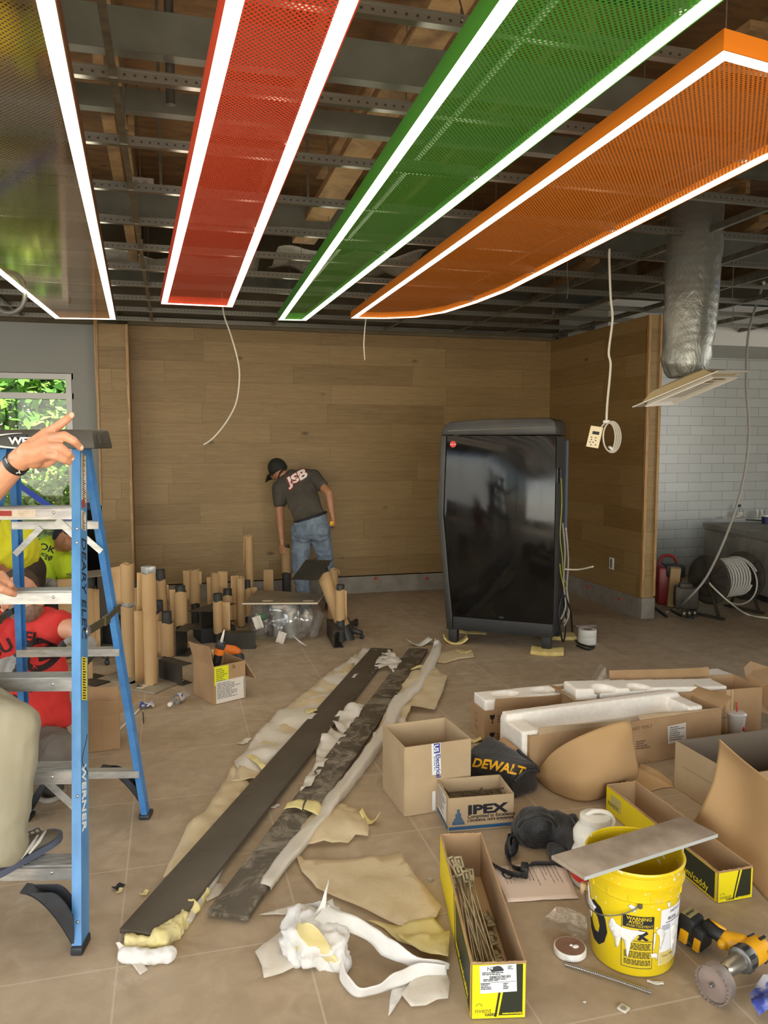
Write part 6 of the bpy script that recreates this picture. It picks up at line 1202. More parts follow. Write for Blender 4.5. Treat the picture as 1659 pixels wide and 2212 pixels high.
for x in (.86, .98): b2.patch('front', x, 0, x + .004, b2.h, CARDI, 'crease')
b2.patch('front', .95, .0, 1.0, b2.h, M('clear_tape', (196, 168, 128), rough=.25), 'tape')
q = b2.p(.9, -.004, .05); b2.lines('front', .8, .05, .98, .1, 3, M('grey_print', (0, 0, 0)), seed=6)
pA = G(1143, 1690); b3 = Carton('cardboard_box', 'long brown carton with a white foam tray open towards the camera', pA, G(1555, 1622), G(1103, 1660), .24, CARD, group=FR, d=.29); W3 = b3.w
m = MB(); 
m.hexa([b3.p(u, v, z) for z in (.03, .1) for u, v in ((-.02, .03), (W3 - .12, .03), (W3 - .12, .26), (-.02, .26))]); m.hexa([b3.p(u, v, z) for z in (.05, .285) for u, v in ((-.02, .2), (W3 - .12, .2), (W3 - .12, .265), (-.02, .265))])
m.hexa([b3.p(u, v, z) for z in (.05, .255) for u, v in ((-.03, .02), (.07, .02), (.07, .265), (-.03, .265))]); m.hexa([b3.p(u, v, z) for z in (.05, .265) for u, v in ((W3 - .2, .02), (W3 - .11, .02), (W3 - .11, .265), (W3 - .2, .265))]); m.hexa([b3.p(u, v, z) for z in (.05, .2) for u, v in ((.06, .165), (W3 - .19, .165), (W3 - .19, .21), (.06, .21))])
tag(m.build('packing_foam', EPS, remesh=.009, relax=1), 'hollow white foam tray in the carton nearest the camera', 'packing foam', 'white packing foam blocks')
b3.flap((.05, 0), (W3 * .5, 0), (0, -.1), .03, CARDP, .05); b3.flap((W3 * .55, 0), (W3, 0), (.05, .25), .01, CARDP, .08); b3.flap((W3, 0), (W3, b3.d), (.55, 0), .05, CARD, .13)
sl = b3.patch('front', W3 * .70, .09, W3 * .80, .19, PAPER, 'shipping_label', .06); b3.lines('front', W3 * .71, .1, W3 * .79, .18, 7, M('grey_print', (0, 0, 0)), sl, seed=8); b3.write('front', W3 * .5, .19, 'PART PSM-7', .026, M('brown_print', (110, 84, 60), rough=.7), .02, ext=.0003); b3.lines('front', W3 * .53, .08, W3 * .61, .13, 4, M('brown_print', (0, 0, 0)), seed=3)
# big box at the right edge
tl, tr_ = G(1457, 1598, .235), G(1662, 1572, .235); U4 = (tr_ - tl).normalized(); V4 = Vector((U4.y, -U4.x, 0)); V4 = V4 if V4.dot(FW) < 0 else -V4; D4 = G(1457, 1700)
b4 = Carton('cardboard_box', 'big open carton at the right edge, partly behind a brown card sheet', D4 + V4 * .42, D4 + V4 * .42 + U4 * .75, D4, .236, CARDP, M('shaded_box_inside', (116, 104, 88), rough=.85)); b4.f['back'].data.materials[0] = M('shaded_box_inside', (0, 0, 0))  # base and back panel coloured darker to stand in for shade inside
b4.patch('left', .06, .13, .38, .133, CARD, 'crease')
# cup with straw
q = G(1590, 1586); t = thing('paper_cup', 'white paper cup with lid and red straw by the cartons', 'cup', q); MB().lathe([(.036, 0), (.038, .002), (.05, .118), (.052, .121)], q, 32).build('cup', M('cup_white', (226, 224, 220), rough=.5), t, 40); MB().lathe([(.053, .118), (.054, .126), (.05, .13), (.048, .134), (.02, .136)], q, 32).build('lid', M('cup_lid', (214, 210, 204), rough=.3), t, 40); MB().tube([q + zu * .13, q + zu * .19 - RT * .004], .0035, 8).build('straw', M('straw_red', (206, 40, 40), rough=.4), t, True)
MB().lathe([(.0395, .02), (.0435, .05)], q, 32, None, False).build('red_mark', M('straw_red', (0, 0, 0)), t, 40) if False else None
e = (FW * -1 + RT * .9); e.z = 0; e.normalize(); MB().ball(q + zu * .045 + e * .0375, (.012, .012, .018)).build('red_mark', M('straw_red', (0, 0, 0)), t, True)
# crumpled carton flaps at the far right edge
q = G(1650, 1560); 
for i, (pts, lab) in enumerate(((((1608, 1440, 5.0), (1620, 1428, 5.1), (1662, 1442, 5.15), (1664, 1480, 5.0), (1612, 1470, 4.95)), 'crumpled brown card flap at the right edge, topmost'), (((1602, 1470, 4.95), (1612, 1455, 5.0), (1662, 1478, 4.9), (1664, 1545, 4.7), (1640, 1536, 4.7)), 'brown card flap at the right edge below the crumpled one'))):
    P_ = [DP(*p) for p in pts]; c = sum(P_, Vector()) / len(P_); m = MB(); vs = P_ + [c + FW * .05]; b = [m.bm.verts.new(v) for v in vs]
    for j in range(len(P_)): m.bm.faces.new((b[j], b[(j + 1) % len(P_)], b[-1]))
    tag(m.build('card_flap', CARD, smooth=None, solid=.005), lab, 'card')
# brown card sheets
def card(label, rows, mat=SHEETC, n=7, name='card_sheet'):
    R_ = [spline(r, n) for r in rows]; C_ = list(zip(*R_)); C2 = [spline(c, 5) for c in C_]; return tag(MB().grid(C2).build(name, mat, smooth=True, solid=.002), label, 'card sheet')
card('large curled brown card sheet standing at the right edge', [[G(1497, 1776, .003), G(1580, 1860, .003), G(1662, 1949, .003), G(1740, 2025, .003)], [DP(1515, 1745, 3.42), DP(1590, 1800, 3.25), DP(1665, 1870, 3.0), DP(1745, 1940, 2.85)], [DP(1539, 1690, 3.42), DP(1602, 1735, 3.3), DP(1668, 1790, 3.08), DP(1750, 1850, 2.9)], [DP(1551, 1630, 3.42), DP(1606, 1672, 3.3), DP(1670, 1720, 3.1), DP(1752, 1770, 2.95)], [DP(1554, 1596, 3.38), DP(1606, 1642, 3.26), DP(1670, 1690, 3.1), DP(1752, 1740, 2.95)]])
card('curled brown card sheet shaped like half a leaf before the foam tray', [[G(1157, 1682, .003), G(1195, 1712, .003), G(1255, 1732, .003), G(1310, 1722, .003), G(1372, 1690, .003)], [DP(1157, 1679, 3.93), DP(1190, 1684, 3.8), DP(1255, 1690, 3.66), DP(1325, 1680, 3.66), DP(1380, 1668, 3.76)], [DP(1157, 1676, 3.93), DP(1190, 1650, 3.82), DP(1258, 1638, 3.7), DP(1335, 1618, 3.68), DP(1374, 1632, 3.76)], [DP(1158, 1673, 3.93), DP(1194, 1625, 3.82), DP(1262, 1586, 3.74), DP(1354, 1559, 3.72), DP(1366, 1602, 3.74)]])
card('small flat brown card piece by the empty yellow carton', [[G(1333, 1688, .004), G(1366, 1702, .004), G(1398, 1712, .004)], [G(1355, 1668, .03), G(1392, 1684, .02), G(1430, 1702, .004)], [G(1374, 1656, .06), G(1415, 1676, .04), G(1456, 1700, .004)]])
card('brown card tail curving to the big carton corner', [[G(1376, 1660, .05), G(1400, 1680, .02), G(1455, 1702, .003)], [G(1384, 1650, .09), G(1420, 1664, .05), G(1456, 1690, .01)]])
card('bent cardboard scrap above the black tool bag', [[DP(1051, 1614, 3.98), DP(1070, 1628, 3.92), DP(1089, 1641, 3.9)], [DP(1070, 1604, 4.0), DP(1088, 1616, 3.95), DP(1106, 1630, 3.92)], [DP(1087, 1592, 4.05), DP(1105, 1605, 4.0), DP(1122, 1619, 3.95)]], CARD)
# ============================================================ BAGS
BAG = NT('black_nylon'); v = BAG.noise(BAG.coords(), 6, 6, .65, .8); BAG.set(color=BAG.ramp(v, [(.35, lin((22, 21, 20))), (.7, lin((42, 40, 38)))]), rough=.55, normal=BAG.bump(v, .7, .03), sheen=.2); BAG = BAG.m
P4 = [G(1002, 1694), G(1110, 1729), G(1163, 1710), G(1052, 1664)]; hs = [.175, .15, .15, .2]; c = sum(P4, Vector()) / 4
t = thing('tool_bag', 'black tool bag with curved yellow lettering between the cartons', 'bag', c); m = MB(); m.hexa([p + zu * .004 for p in P4] + [p.lerp(c, .06) + zu * h_ for p, h_ in zip(P4, hs)]); bag = m.build('bag_body', BAG, t, remesh=.012, relax=8)
for v, vn in [(v, v.normal.copy()) for v in bag.data.vertices]: v.co += vn * (.010 * nz(v.co.x * 1 + 2, v.co.y + v.co.z, 8, 4))
TY = M('print_amber', (226, 166, 30), rough=.6)
a, b = DP(1014, 1640, 3.75), DP(1100, 1653, 3.62); text('DEWALT', .058, facing(a - FW * .1, b - a), TY, bag, onto=bag, bold=.002, gap=.0035, sx=1.05, shear=.25, arc=-.15)
MB().tube(spline([P4[1] + zu * .09 - (P4[1] - c) * .02, (P4[1] + P4[2]) / 2 + zu * .125, P4[2] + zu * .11, P4[3].lerp(P4[2], .6) + zu * .17], 6), .008, 8).build('zip_edge', BLACKP, bag, True)
m = MB()
for x, y, z, r in ((1140, 1775, .05, (.07, .06, .06)), (1165, 1768, .07, (.085, .07, .085)), (1195, 1775, .06, (.06, .07, .075)), (1222, 1785, .05, (.05, .07, .08)), (1228, 1805, .035, (.05, .08, .045)), (1240, 1770, .06, (.035, .05, .06)), (1205, 1830, .025, (.03, .08, .028)), (1150, 1750, .09, (.06, .05, .05))): m.ball(G(x, y + 20), 0.001) if False else m.ball(G(x, y + 18, z), r)
o = m.build('bag_body', BAG, remesh=.009, relax=2)
for v, vn in [(v, v.normal.copy()) for v in o.data.vertices]: v.co += vn * (.02 * nz(v.co.x + 5, v.co.y + v.co.z * .7, 10, 2) + .012 * abs(nz(v.co.x, v.co.y - v.co.z, 20, 5))); v.co.z = max(v.co.z, 0)
o.name = 'fabric_bag'; tag(o, 'collapsed black fabric bag behind the white jug', 'bag')
rim = spline([G(1120, 1786, .11), G(1135, 1768, .16), G(1165, 1760, .175), G(1190, 1768, .15), G(1202, 1785, .1)], 6); MB().tube(rim, .011, 8).build('rim', BAG, o, True)
tag(MB().tube(spline([G(1186, 1848, .012), G(1215, 1846, .02), G(1240, 1840, .03)], 5), [.014] * 11, 8).build('hand_tool', M('dark_blue_grip', (46, 60, 76), rough=.5), smooth=True), 'dark blue grip of a hand tool left of the white jug', 'tool handle')
tag(MB().tube(spline([G(1182, 1834, .02), G(1210, 1832, .028), G(1238, 1836, .03)], 5), .008, 8).build('hand_tool', INK, smooth=True), 'thin black tool handle above the dark blue grip', 'tool handle')
def strap(label, pts, wd, up=None, name='strap'):
    P_ = spline(pts, 8); rows = [[], []]
    for i, p in enumerate(P_):
        d = (P_[min(i + 1, len(P_) - 1)] - P_[max(i - 1, 0)]).normalized(); s = (d.cross(Vector((.0, 0, 1))) * .55 + Vector((0, 0, 1)) * .8); s = (s - d * s.dot(d)).normalized() * wd / 2; rows[0].append(p - s); rows[1].append(p + s)
    return tag(MB().grid(rows).build(name, BLACKP, smooth=True, solid=.002), label, 'strap')
sp = strap('black webbing strap with a buckle crossing the paper sheet', [G(1040, 1828, .022), G(1060, 1862, .022), G(1090, 1882, .022), G(1125, 1890, .022), G(1145, 1868, .022), G(1190, 1866, .022), G(1225, 1864, .022)], .042)
MB().box(G(1133, 1880, .026), (.03, .055, .045), RZ(-.5), .006).build('buckle', BLACKP, sp, 40)
strap('looped end of black webbing beside the rod-filled carton', [G(1104, 1806, .06), G(1114, 1812, .05), G(1112, 1832, .04), G(1100, 1842, .03), G(1096, 1822, .05), G(1102, 1806, .05), G(1098, 1850, .022), G(1108, 1872, .022), G(1130, 1878, .022)], .036)
# ============================================================ JUG, BUCKET, TILE
q = G(1282, 1904); JW_ = M('jug_white', (226, 220, 206), (236, 230, 218), 5, rough=.35, sub=.1); t = thing('white_jug', 'white plastic jug with a handle standing behind the yellow bucket', 'jug', q)
MB().lathe([(.078, 0), (.086, .006), (.086, .12), (.078, .14), (.072, .15), (.08, .165), (.082, .2), (.07, .222), (.052, .236), (.054, .25)], q, 40).build('jug_body', JW_, t, True); MB().lathe([(.058, .245), (.058, .266), (.05, .272)], q, 32).build('cap', JW_, t, 40)
MB().tube(spline([q + zu * .268 - RT * .035, q + zu * .284 + RT * .0, q + zu * .278 + RT * .045, q + zu * .25 + RT * .07, q + zu * .225 + RT * .066], 6), .009, 10).build('handle', JW_, t, True)
MB().lathe([(.0868, .025), (.0868, .05)], q, 40, None, False).build('red_mark', M('straw_red', (0, 0, 0)), t, 40)
fb = G(1363, 2111); dv = Vector((fb.x, fb.y, 0)).normalized(); BC_ = fb + dv * .134; HB = .358
t = thing('bucket', 'yellow plaster-splashed bucket with warning label and wire handle', 'bucket', BC_)
k = NT('yellow_bucket_plastic'); v = k.coords(); sp1 = k.noise(v, 16, 7, .72, .5); sp2 = k.noise(v, 46, 3); z_ = k.n('SeparateXYZ', {0: v}).outputs[2]
c = k.mix(k.ramp(k.noise(v, 5, 5), [(.35, (0, 0, 0)), (.75, (.6, .6, .6))]), lin((226, 196, 22)), lin((204, 176, 40))); c = k.mix(k.ramp(sp1, [(.62, (0, 0, 0)), (.66, (.7, .7, .7))]), c, lin((186, 172, 132))); c = k.mix(k.ramp(k.math('ADD', sp2, k.math('MULTIPLY', z_, .25)), [(.72, (0, 0, 0)), (.74, (1, 1, 1))]), c, lin((232, 228, 216)))
k.set(color=c, rough=.35, sub=.05); BUY = k.m
rad = lambda z: .134 + (.148 - .134) * z / .3
prof = [(.118, 0), (.13, .003), (.134, .01), (rad(.255), .255), (.150, .26), (.150, .264), (rad(.28) + .002, .27), (.158, .298), (.159, .302), (.152, .306), (.152, .338), (.158, .343), (.16, HB - .006), (.157, HB), (.152, HB - .002), (.148, .3), (.13, .02), (.05, .012)]
bk = MB().lathe(prof, BC_, 72, None, True).build('pail', BUY, t, 30)
for q in range(14):
    a = 2 * PI * q / 14; r_ = Vector((math.cos(a), math.sin(a), 0)); MB().bar(BC_ + r_ * .150 + zu * .262, BC_ + r_ * .153 + zu * .299, .004, .006).build('rib', BUY, bk)
cdir = math.atan2(-dv.y, -dv.x)
def cyl(ang, z, off=.0008):                  # ang in degrees to the right as seen from the viewer
    a = cdir + math.radians(ang); return BC_ + Vector((math.cos(a), math.sin(a), 0)) * (rad(z) + off) + zu * z
def cpatch(a0, a1, z0, z1, mat, name='label', off=.001, par=bk, n=14): return MB().grid([[cyl(a0 + (a1 - a0) * i / n, z, off) for i in range(n + 1)] for z in (z0, (z0 + z1) / 2, z1)]).build(name, mat, par, True)
def cpoly(pts, mat, name='splash', off=.0015, par=bk, thick=0.0):
    n = len(pts); ca, cz = sum(p[0] for p in pts) / n, sum(p[1] for p in pts) / n; m = MB(); P2 = [Vector((p[0] * .0024, p[1])) for p in pts]
    vs, es, fs, *_ = delaunay_2d_cdt(P2, [(i, (i + 1) % n) for i in range(n)], [], 1, 1e-6); b = [m.bm.verts.new(cyl(v.x / .0024, v.y, off)) for v in vs]
    for f in fs: m.bm.faces.new([b[i] for i in f])
    bmesh.ops.triangulate(m.bm, faces=m.bm.faces[:]); bmesh.ops.subdivide_edges(m.bm, edges=[e for e in m.bm.edges if e.calc_length() > .015], cuts=2)
    for v in m.bm.verts:
        d = v.co - BC_; d.z = 0; z = v.co.z; v.co = BC_ + d.normalized() * (rad(z) + off) + zu * z
    return m.build(name, mat, par, True, solid=thick)
cpatch(-13, 26, .036, .212, M('label_dim_yellow', (206, 178, 30), rough=.5), 'warning_label'); cpatch(-12, 26.5, .172, .213, INK, 'warning_band', .0018)
for a0, a1, z0, z1 in ((-13.6, 26.6, .0345, .0365), (-13.6, -13, .0345, .213), (26, 26.6, .0345, .213), (-13, 26, .127, .129)): cpatch(a0, a1, z0, z1, INK, 'label_border', .0016)
cv = lambda ang, z: (cyl(ang, z, .1), -1)
def ctext(s, ang, z, size, mat, **kw):
    a = cdir + math.radians(ang); tang = Vector((-math.sin(a), math.cos(a), 0)); nrm = Vector((math.cos(a), math.sin(a), 0)); return text(s, size, frame(cyl(ang, z, .05), tang, zu), mat, bk, onto=bk, **kw)
ctext('WARNING', 8, .200, .0155, M('label_dim_yellow', (0, 0, 0)), gap=.003, align='CENTER', bold=.0004); ctext('AVISO', 4, .188, .0155, M('label_dim_yellow', (0, 0, 0)), gap=.003, align='CENTER', bold=.0003); ctext('AVERTISSEMENT', 9, .1765, .0125, M('label_dim_yellow', (0, 0, 0)), gap=.003, align='CENTER', sx=.88)
r_ = random.Random(3); m = MB()
for i in range(16):
    z = .118 - .0048 * i
    if i in (5, 11): continue
    a = -4 if i < 5 else -10
    while a < 22 + 2 * r_.random():
        e = min(24, a + r_.uniform(2, 6)); m.face([cyl(x, y, .002) for x, y in ((a, z), (e, z), (e, z + .0026), (a, z + .0026))]); a = e + .9
m.build('small_print', INK, bk)
cpoly([(8, .168), (18, .163), (20, .155), (14, .146), (21, .133), (17, .13), (12, .138), (10, .131), (6, .133), (9, .145), (5, .155)], INK, 'pictogram', .0018)
cpatch(36, 82, .042, .232, M('label_white', (226, 226, 228), rough=.5), 'product_label'); cpatch(37, 66, .044, .085, M('label_tan', (206, 186, 110), rough=.5), 'label_tan_panel', .0016)
ctext('80306', 47, .192, .016, GP, gap=.0028); ctext('SHEETROCK', 50, .216, .0125, GP, gap=.0028, sx=.8); ctext('Cont. Net', 41, .068, .0115, GP, gap=.0028)
cpatch(44, 76, .184, .186, GP, 'rule', .002); cpatch(38, 52, .16, .178, M('label_grey', (170, 172, 180), rough=.5), 'label_grey_panel', .002)
hk = [(-66, .19), (-58, .205), (-44, .198), (-36, .165), (-33, .125), (-38, .085), (-48, .062), (-60, .066), (-70, .09), (-74, .13), (-68, .15), (-64, .118), (-57, .1), (-49, .103), (-46, .13), (-50, .155), (-58, .168)]
cpoly(hk, INK, 'black_hook_mark', .0014)
PLS = M('plaster_white', (232, 230, 224), (218, 214, 204), 40, rough=.7, bump=.3)
cpoly([(-28, .176), (-26, .187), (-23, .184), (-20, .172), (-12, .166), (-4, .165), (6, .166), (16, .163), (12, .155), (7, .152), (4, .140), (1, .13), (-1, .125), (-3.5, .085), (-5.5, .065), (-7, .09), (-9, .118), (-13, .133), (-15, .12), (-17, .096), (-20, .09), (-21.5, .118), (-25, .132), (-28, .14), (-30, .156)], PLS, 'plaster_splash', .003, thick=.0025)
cpoly([(30, .165), (34, .172), (40, .166), (44, .15), (42, .13), (39, .11), (37, .098), (36, .13), (34, .15), (31, .156)], PLS, 'plaster_splash', .003, thick=.002); cpoly([(27, .155), (29, .16), (29.5, .13), (28, .105), (26.5, .1), (27, .125)], PLS, 'plaster_splash', .003, thick=.002); cpoly([(24, .085), (28, .09), (33, .087), (34, .07), (32, .062), (30, .075), (25, .074)], PLS, 'plaster_splash', .003, thick=.002)
cpoly([(-82, .23), (-74, .228), (-70, .195), (-60, .19), (-52, .186), (-58, .165), (-63, .158), (-66, .128), (-68, .16), (-76, .165), (-82, .15)], PLS, 'plaster_splash', .003, thick=.002); cpoly([(-6, .245), (-2, .252), (3, .245), (3, .225), (0, .228), (-2, .236)], PLS, 'plaster_splash', .003, thick=.002); cpoly([(44, .252), (48, .256), (50, .238), (46, .236)], PLS, 'plaster_splash', .003, thick=.002); cpoly([(52, .165), (62, .168), (70, .15), (66, .1), (60, .07), (56, .1), (54, .13)], PLS, 'plaster_splash', .0035, thick=.002)
ear = cyl(8, .252, .004); MB().lathe([(.008, -.004), (.008, .006)], ear, 14, Vector((math.cos(cdir), math.sin(cdir), 0))).build('ear', STEEL, bk, 40); hw_ = [ear, cyl(0, .238, .012), cyl(-16, .214, .02), cyl(-36, .19, .022), cyl(-58, .176, .016), cyl(-78, .176, .014), cyl(-96, .2, .012), cyl(-125, .225, .01), cyl(-150, .245, .006)]
hd2 = MB().tube(spline(hw_, 6), .0022, 8).build('wire_handle', STEEL, t, True); MB().tube([cyl(-92, .172, .02), cyl(-90, .208, .018)], .011, 14).build('grip', M('grip_cream', (190, 160, 120), rough=.7), hd2, True)
TILE = M('tile_offcut', (140, 124, 106), (172, 156, 138), 9, rough=.6, bump=.1, detail=7); zt = HB + .015; cn = [G(x, y, zt) for x, y in ((1191, 1848), (1263, 1894), (1551, 1801), (1470, 1760))]
e1 = (cn[2] - cn[1]); e2_ = (cn[0] - cn[1]); cn[3] = cn[0] + e1 * ((cn[3] - cn[0]).length / e1.length)
tl_ = MB().hexa([p - zu * .013 for p in cn] + cn).build('tile_board', TILE, bevel=.001, smooth=30); tag(tl_, 'long grey tile offcut laid across the yellow bucket', 'tile')
MB().hexa([p - e1.cross(zu).normalized() * s_ - zu * h_ for h_ in (.0125, .001) for s_, p in ((-.0002, cn[1]), (-.0002, cn[2]), (.0006, cn[2]), (.0006, cn[1]))]).build('cut_edge', M('cut_edge_pale', (176, 180, 178), rough=.6), tl_)
# ============================================================ DRILL AND SMALL THINGS
DYL = M('drill_yellow', (226, 164, 24), rough=.4); DBK = M('drill_black', (34, 34, 36), rough=.5)
c4_ = lambda x, y, k_: DP(1440 + x / 7.575, 1920 + y / 7.575, k_)
t = thing('cordless_drill', 'yellow and black cordless drill with a large hole saw lying beside the bucket', 'drill', G(1560, 2080))
bc, hb_, ht_ = c4_(380, 500, 2.66), c4_(640, 610, 2.62), c4_(1010, 850, 2.56)
hx = (ht_ - hb_).normalized(); bodyA, bodyB, saw = c4_(1455, 1005, 2.50), c4_(1130, 1190, 2.43), c4_(800, 1440, 2.385); ax2 = (saw - bodyA).normalized(); sw_ = Vector((*saw[:2], .0585)); bodyA.z = max(bodyA.z, .055)
R_ = Matrix((hx, zu.cross(hx).normalized(), hx.cross(zu.cross(hx).normalized()))).transposed()
MB().box(Vector((bc.x, bc.y, .06)), (.064, .07, .104), R_, .014).build('battery', DBK, t, 40); bt_ = [c for c in kids(t)][-1]
MB().box(Vector((bc.x, bc.y, .058)) + hx * .046, (.046, .078, .08), R_, .012).build('battery_shoe', DBK, t, 40)
for d_, s_ in ((.0, .03), (.048, .024)): MB().box(Vector((bc.x, bc.y, .042)) + hx * d_ - R_.col[1] * .037, (s_, .012, .045), R_, .004).build('yellow_latch', DYL, t, 40)
lb = MB().box(Vector((bc.x, bc.y, .1125)), (.034, .056, .0012), R_).build('label', M('drill_label', (150, 140, 96), rough=.5), bt_); text('DEWALT', .0125, frame(Vector((bc.x, bc.y, .1132)) + R_.col[1] * -.027 + hx * .005, R_.col[1], -hx), INK, lb, ext=.0003, bold=.0005)
MB().tube([hb_, hb_.lerp(ht_, .5), ht_], [.028, .022, .026], 16).build('grip', DBK, t, True); MB().tube([hb_.lerp(ht_, .1) + zu * .02 + R_.col[1] * .012, hb_.lerp(ht_, .8) + zu * .019 + R_.col[1] * .012], .007, 8).build('grip_accent', DYL, t, True)
m = MB(); m.caps([ht_, ht_.lerp(bodyA, .5)], [.03, .035]); m.caps([ht_ + ax2 * .03, ht_ + ax2 * .0], [.018, .022]); m.build('trigger_housing', DYL, t, remesh=.004, relax=2)
MB().tube([bodyA - ax2 * .036, bodyA - ax2 * .03, bodyA, bodyA + ax2 * .045], [.026, .036, .04, .038], 24).build('motor_housing', DYL, t, 40); mh = kids(t)[-1]
for q in range(6): e = Matrix.Rotation(q * 1.05, 3, ax2) @ ax2.orthogonal().normalized(); MB().bar(bodyA - ax2 * .035 + e * .039, bodyA - ax2 * .005 + e * .041, .008, .006, e).build('vent', DBK, mh)
CHR = M('gearbox_grey', (120, 120, 116), rough=.4, metal=.7)
MB().tube([bodyA + ax2 * .04, bodyA + ax2 * .05, bodyA + ax2 * .085, bodyA + ax2 * .09], [.036, .041, .04, .034], 28).build('torque_collar', CHR, t, 40); tc_ = kids(t)[-1]
for q in range(9): e = Matrix.Rotation(q * .7, 3, ax2) @ ax2.orthogonal().normalized(); MB().bar(bodyA + ax2 * .055 + e * .0405, bodyA + ax2 * .08 + e * .0405, .011, .003, e).build('knurl', DBK, tc_)
Lc = (sw_ - bodyA).length; MB().tube([bodyA + ax2 * .088, bodyA + ax2 * .1, bodyA + ax2 * (Lc - .06), bodyA + ax2 * (Lc - .05)], [.03, .027, .024, .016], 24).build('chuck', M('chuck_steel', (170, 164, 150), rough=.3, metal=.85), t, 40); MB().tube([bodyA + ax2 * (Lc - .055), sw_ + ax2 * .02], .0065, 12).build('arbor', CHR, t, 40)
HSM = M('hole_saw_dusty', (126, 112, 104), (164, 152, 142), 14, rough=.55, metal=.35); ax3 = Vector((ax2.x, ax2.y, ax2.z * .3)).normalized(); ro = .056
hs_ = MB().lathe([(.008, -.022), (ro, -.022), (ro + .001, -.02), (ro + .001, .016), (ro - .003, .016), (ro - .003, -.012), (.004, -.012)], sw_, 52, ax3).build('hole_saw', HSM, t, 35)
MB().lathe([(.001, .006), (ro - .004, .006), (ro - .004, .011), (.001, .011)], sw_, 40, ax3).build('captive_disc', M('captive_disc', (124, 106, 96), (150, 132, 122), 9, rough=.7), hs_, 35); MB().tube([sw_, sw_ + ax3 * .028], [.005, .003], 10).build('pilot_bit', CHR, hs_, True)
for q in range(26): e = Matrix.Rotation(2 * PI * q / 26, 3, ax3) @ ax3.orthogonal().normalized(); MB().bar(sw_ + e * (ro - .001) + ax3 * .014, sw_ + e * (ro - .0005) + ax3 * .021, .006, .004, e).build('tooth', HSM, hs_)
q = G(1231, 2058); t = thing('cut_disc', 'round brown tile cut-out with a plastered white edge beside the bucket', 'disc', q); MB().lathe([(.05, 0), (.054, .004), (.054, .02), (.051, .024)], q, 40).build('edge', PLS, t, 35); MB().lathe([(.049, .0245), (.001, .0248)], q, 40).build('brown_face', M('disc_brown', (122, 88, 70), (136, 102, 82), 12, rough=.6), t, 40)
m = MB(); m.ball(q + Vector((.015, -.01, .026)), (.012, .008, .004)).ball(q + Vector((.004, .0, .026)), (.006, .005, .003)); m.build('plaster_lump', PLS, t, True)
a, b = G(1220, 2082, .007), G(1407, 2144, .007); n = 96; tag(MB().tube([a.lerp(b, i / n) + zu * (.003 * math.sin(i / n * PI)) for i in range(n + 1)], [.0065 if i % 2 else .0048 for i in range(n + 1)], 10).build('spiral_conduit', M('bright_spiral_steel', (190, 188, 184), rough=.25, metal=.9), smooth=30), 'shiny spiral metal conduit piece lying before the bucket', 'conduit')
pp = [G(1063, 1876), G(1215, 1866), G(1251, 1943), G(1097, 1951)]; rows = []
for j in range(9):
    rows.append([pp[0].lerp(pp[1], i / 10).lerp(pp[3].lerp(pp[2], i / 10), j / 8) + zu * (.004 + .006 * max(0, nz(i * .4, j * .4, 1, 9)) + (.012 * (i / 10) * (1 - j / 8) ** 2)) for i in range(11)])
pap = tag(MB().grid(rows).build('paper_sheet', M('paper_warm', (226, 206, 190), rough=.8), smooth=True, solid=.0008), 'printed paper sheet on the floor under the black strap', 'paper')
ux_ = (pp[1] - pp[0]).normalized(); vx = (pp[3] - pp[0]).normalized(); m = MB(); r_ = random.Random(8)
for i in range(15):
    u = .03 + .225 * i / 15 + .004 * r_.random(); a = .015
    if i in (4, 9): continue
    while a < r_.uniform(.08, .15):
        l = r_.uniform(.006, .024); p0 = pp[0] + ux_ * u + vx * a; m.hexa([p0 + ux_ * x + vx * y + zu * (z + .007) for z in (0, .012) for x, y in ((0, 0), (.003, 0), (.003, l), (0, l))]); a += l + .004
o = m.build('small_print', M('paper_print', (150, 134, 124), rough=.8), pap); conform(o, pap, zu, .0012)
m = MB(); c = pp[0] + ux_ * .045 + vx * .065; m.tube([c + ux_ * (.018 * math.cos(q)) + vx * (.026 * math.sin(q)) + zu * .02 for q in (PI * 2 * i / 16 for i in range(15))], .003, 6); o = m.build('logo_mark', GP, pap); conform(o, pap, zu, .0015)
def film(label, px, amp=.03, base=.01, seed=0, mat=None): o = sheet([G(x, y)[:2] for x, y in px], lambda x, y: max(.003, base + amp * (nz(x, y, 9, seed) + .5 * nz(x, y, 21, seed) + .6)), .018).build('plastic_film', mat or CLR, smooth=True); return tag(o, label, 'plastic film')
film('crumpled clear plastic film left of the bucket on the floor', [(1170, 1988), (1200, 1980), (1232, 1986), (1266, 2004), (1270, 2040), (1256, 2050), (1236, 2034), (1196, 2020), (1167, 2028)], .03, .012, 1); film('crumpled clear plastic film under the drill battery', [(1462, 2012), (1500, 2016), (1535, 2022), (1536, 2050), (1516, 2066), (1480, 2060), (1456, 2044)], .025, .006, 3)
BLR = NT('blue_white_rag'); n_ = BLR.noise(BLR.coords(), 14, 3); BLR.set(color=BLR.ramp(n_, [(.42, lin((52, 66, 150))), (.5, lin((110, 126, 196))), (.58, lin((212, 214, 224)))]), rough=.7); film('crumpled blue and white wrapper at the lower right corner', [(1620, 2170), (1632, 2148), (1662, 2140), (1690, 2160), (1690, 2212), (1640, 2212), (1622, 2196)], .05, .01, 6, BLR.m)
t = tag(MB().box(G(1347, 2178, .005), (.03, .03, .008), RZ(.5), .003).build('square_nut', M('pale_nut', (206, 196, 176), rough=.5), smooth=40), 'small pale square washer on the floor before the bucket', 'washer'); MB().lathe([(.009, 0), (.009, .002)], G(1347, 2178, .0095), 16).build('hole', M('washer_grey', (140, 136, 116), rough=.6), t)
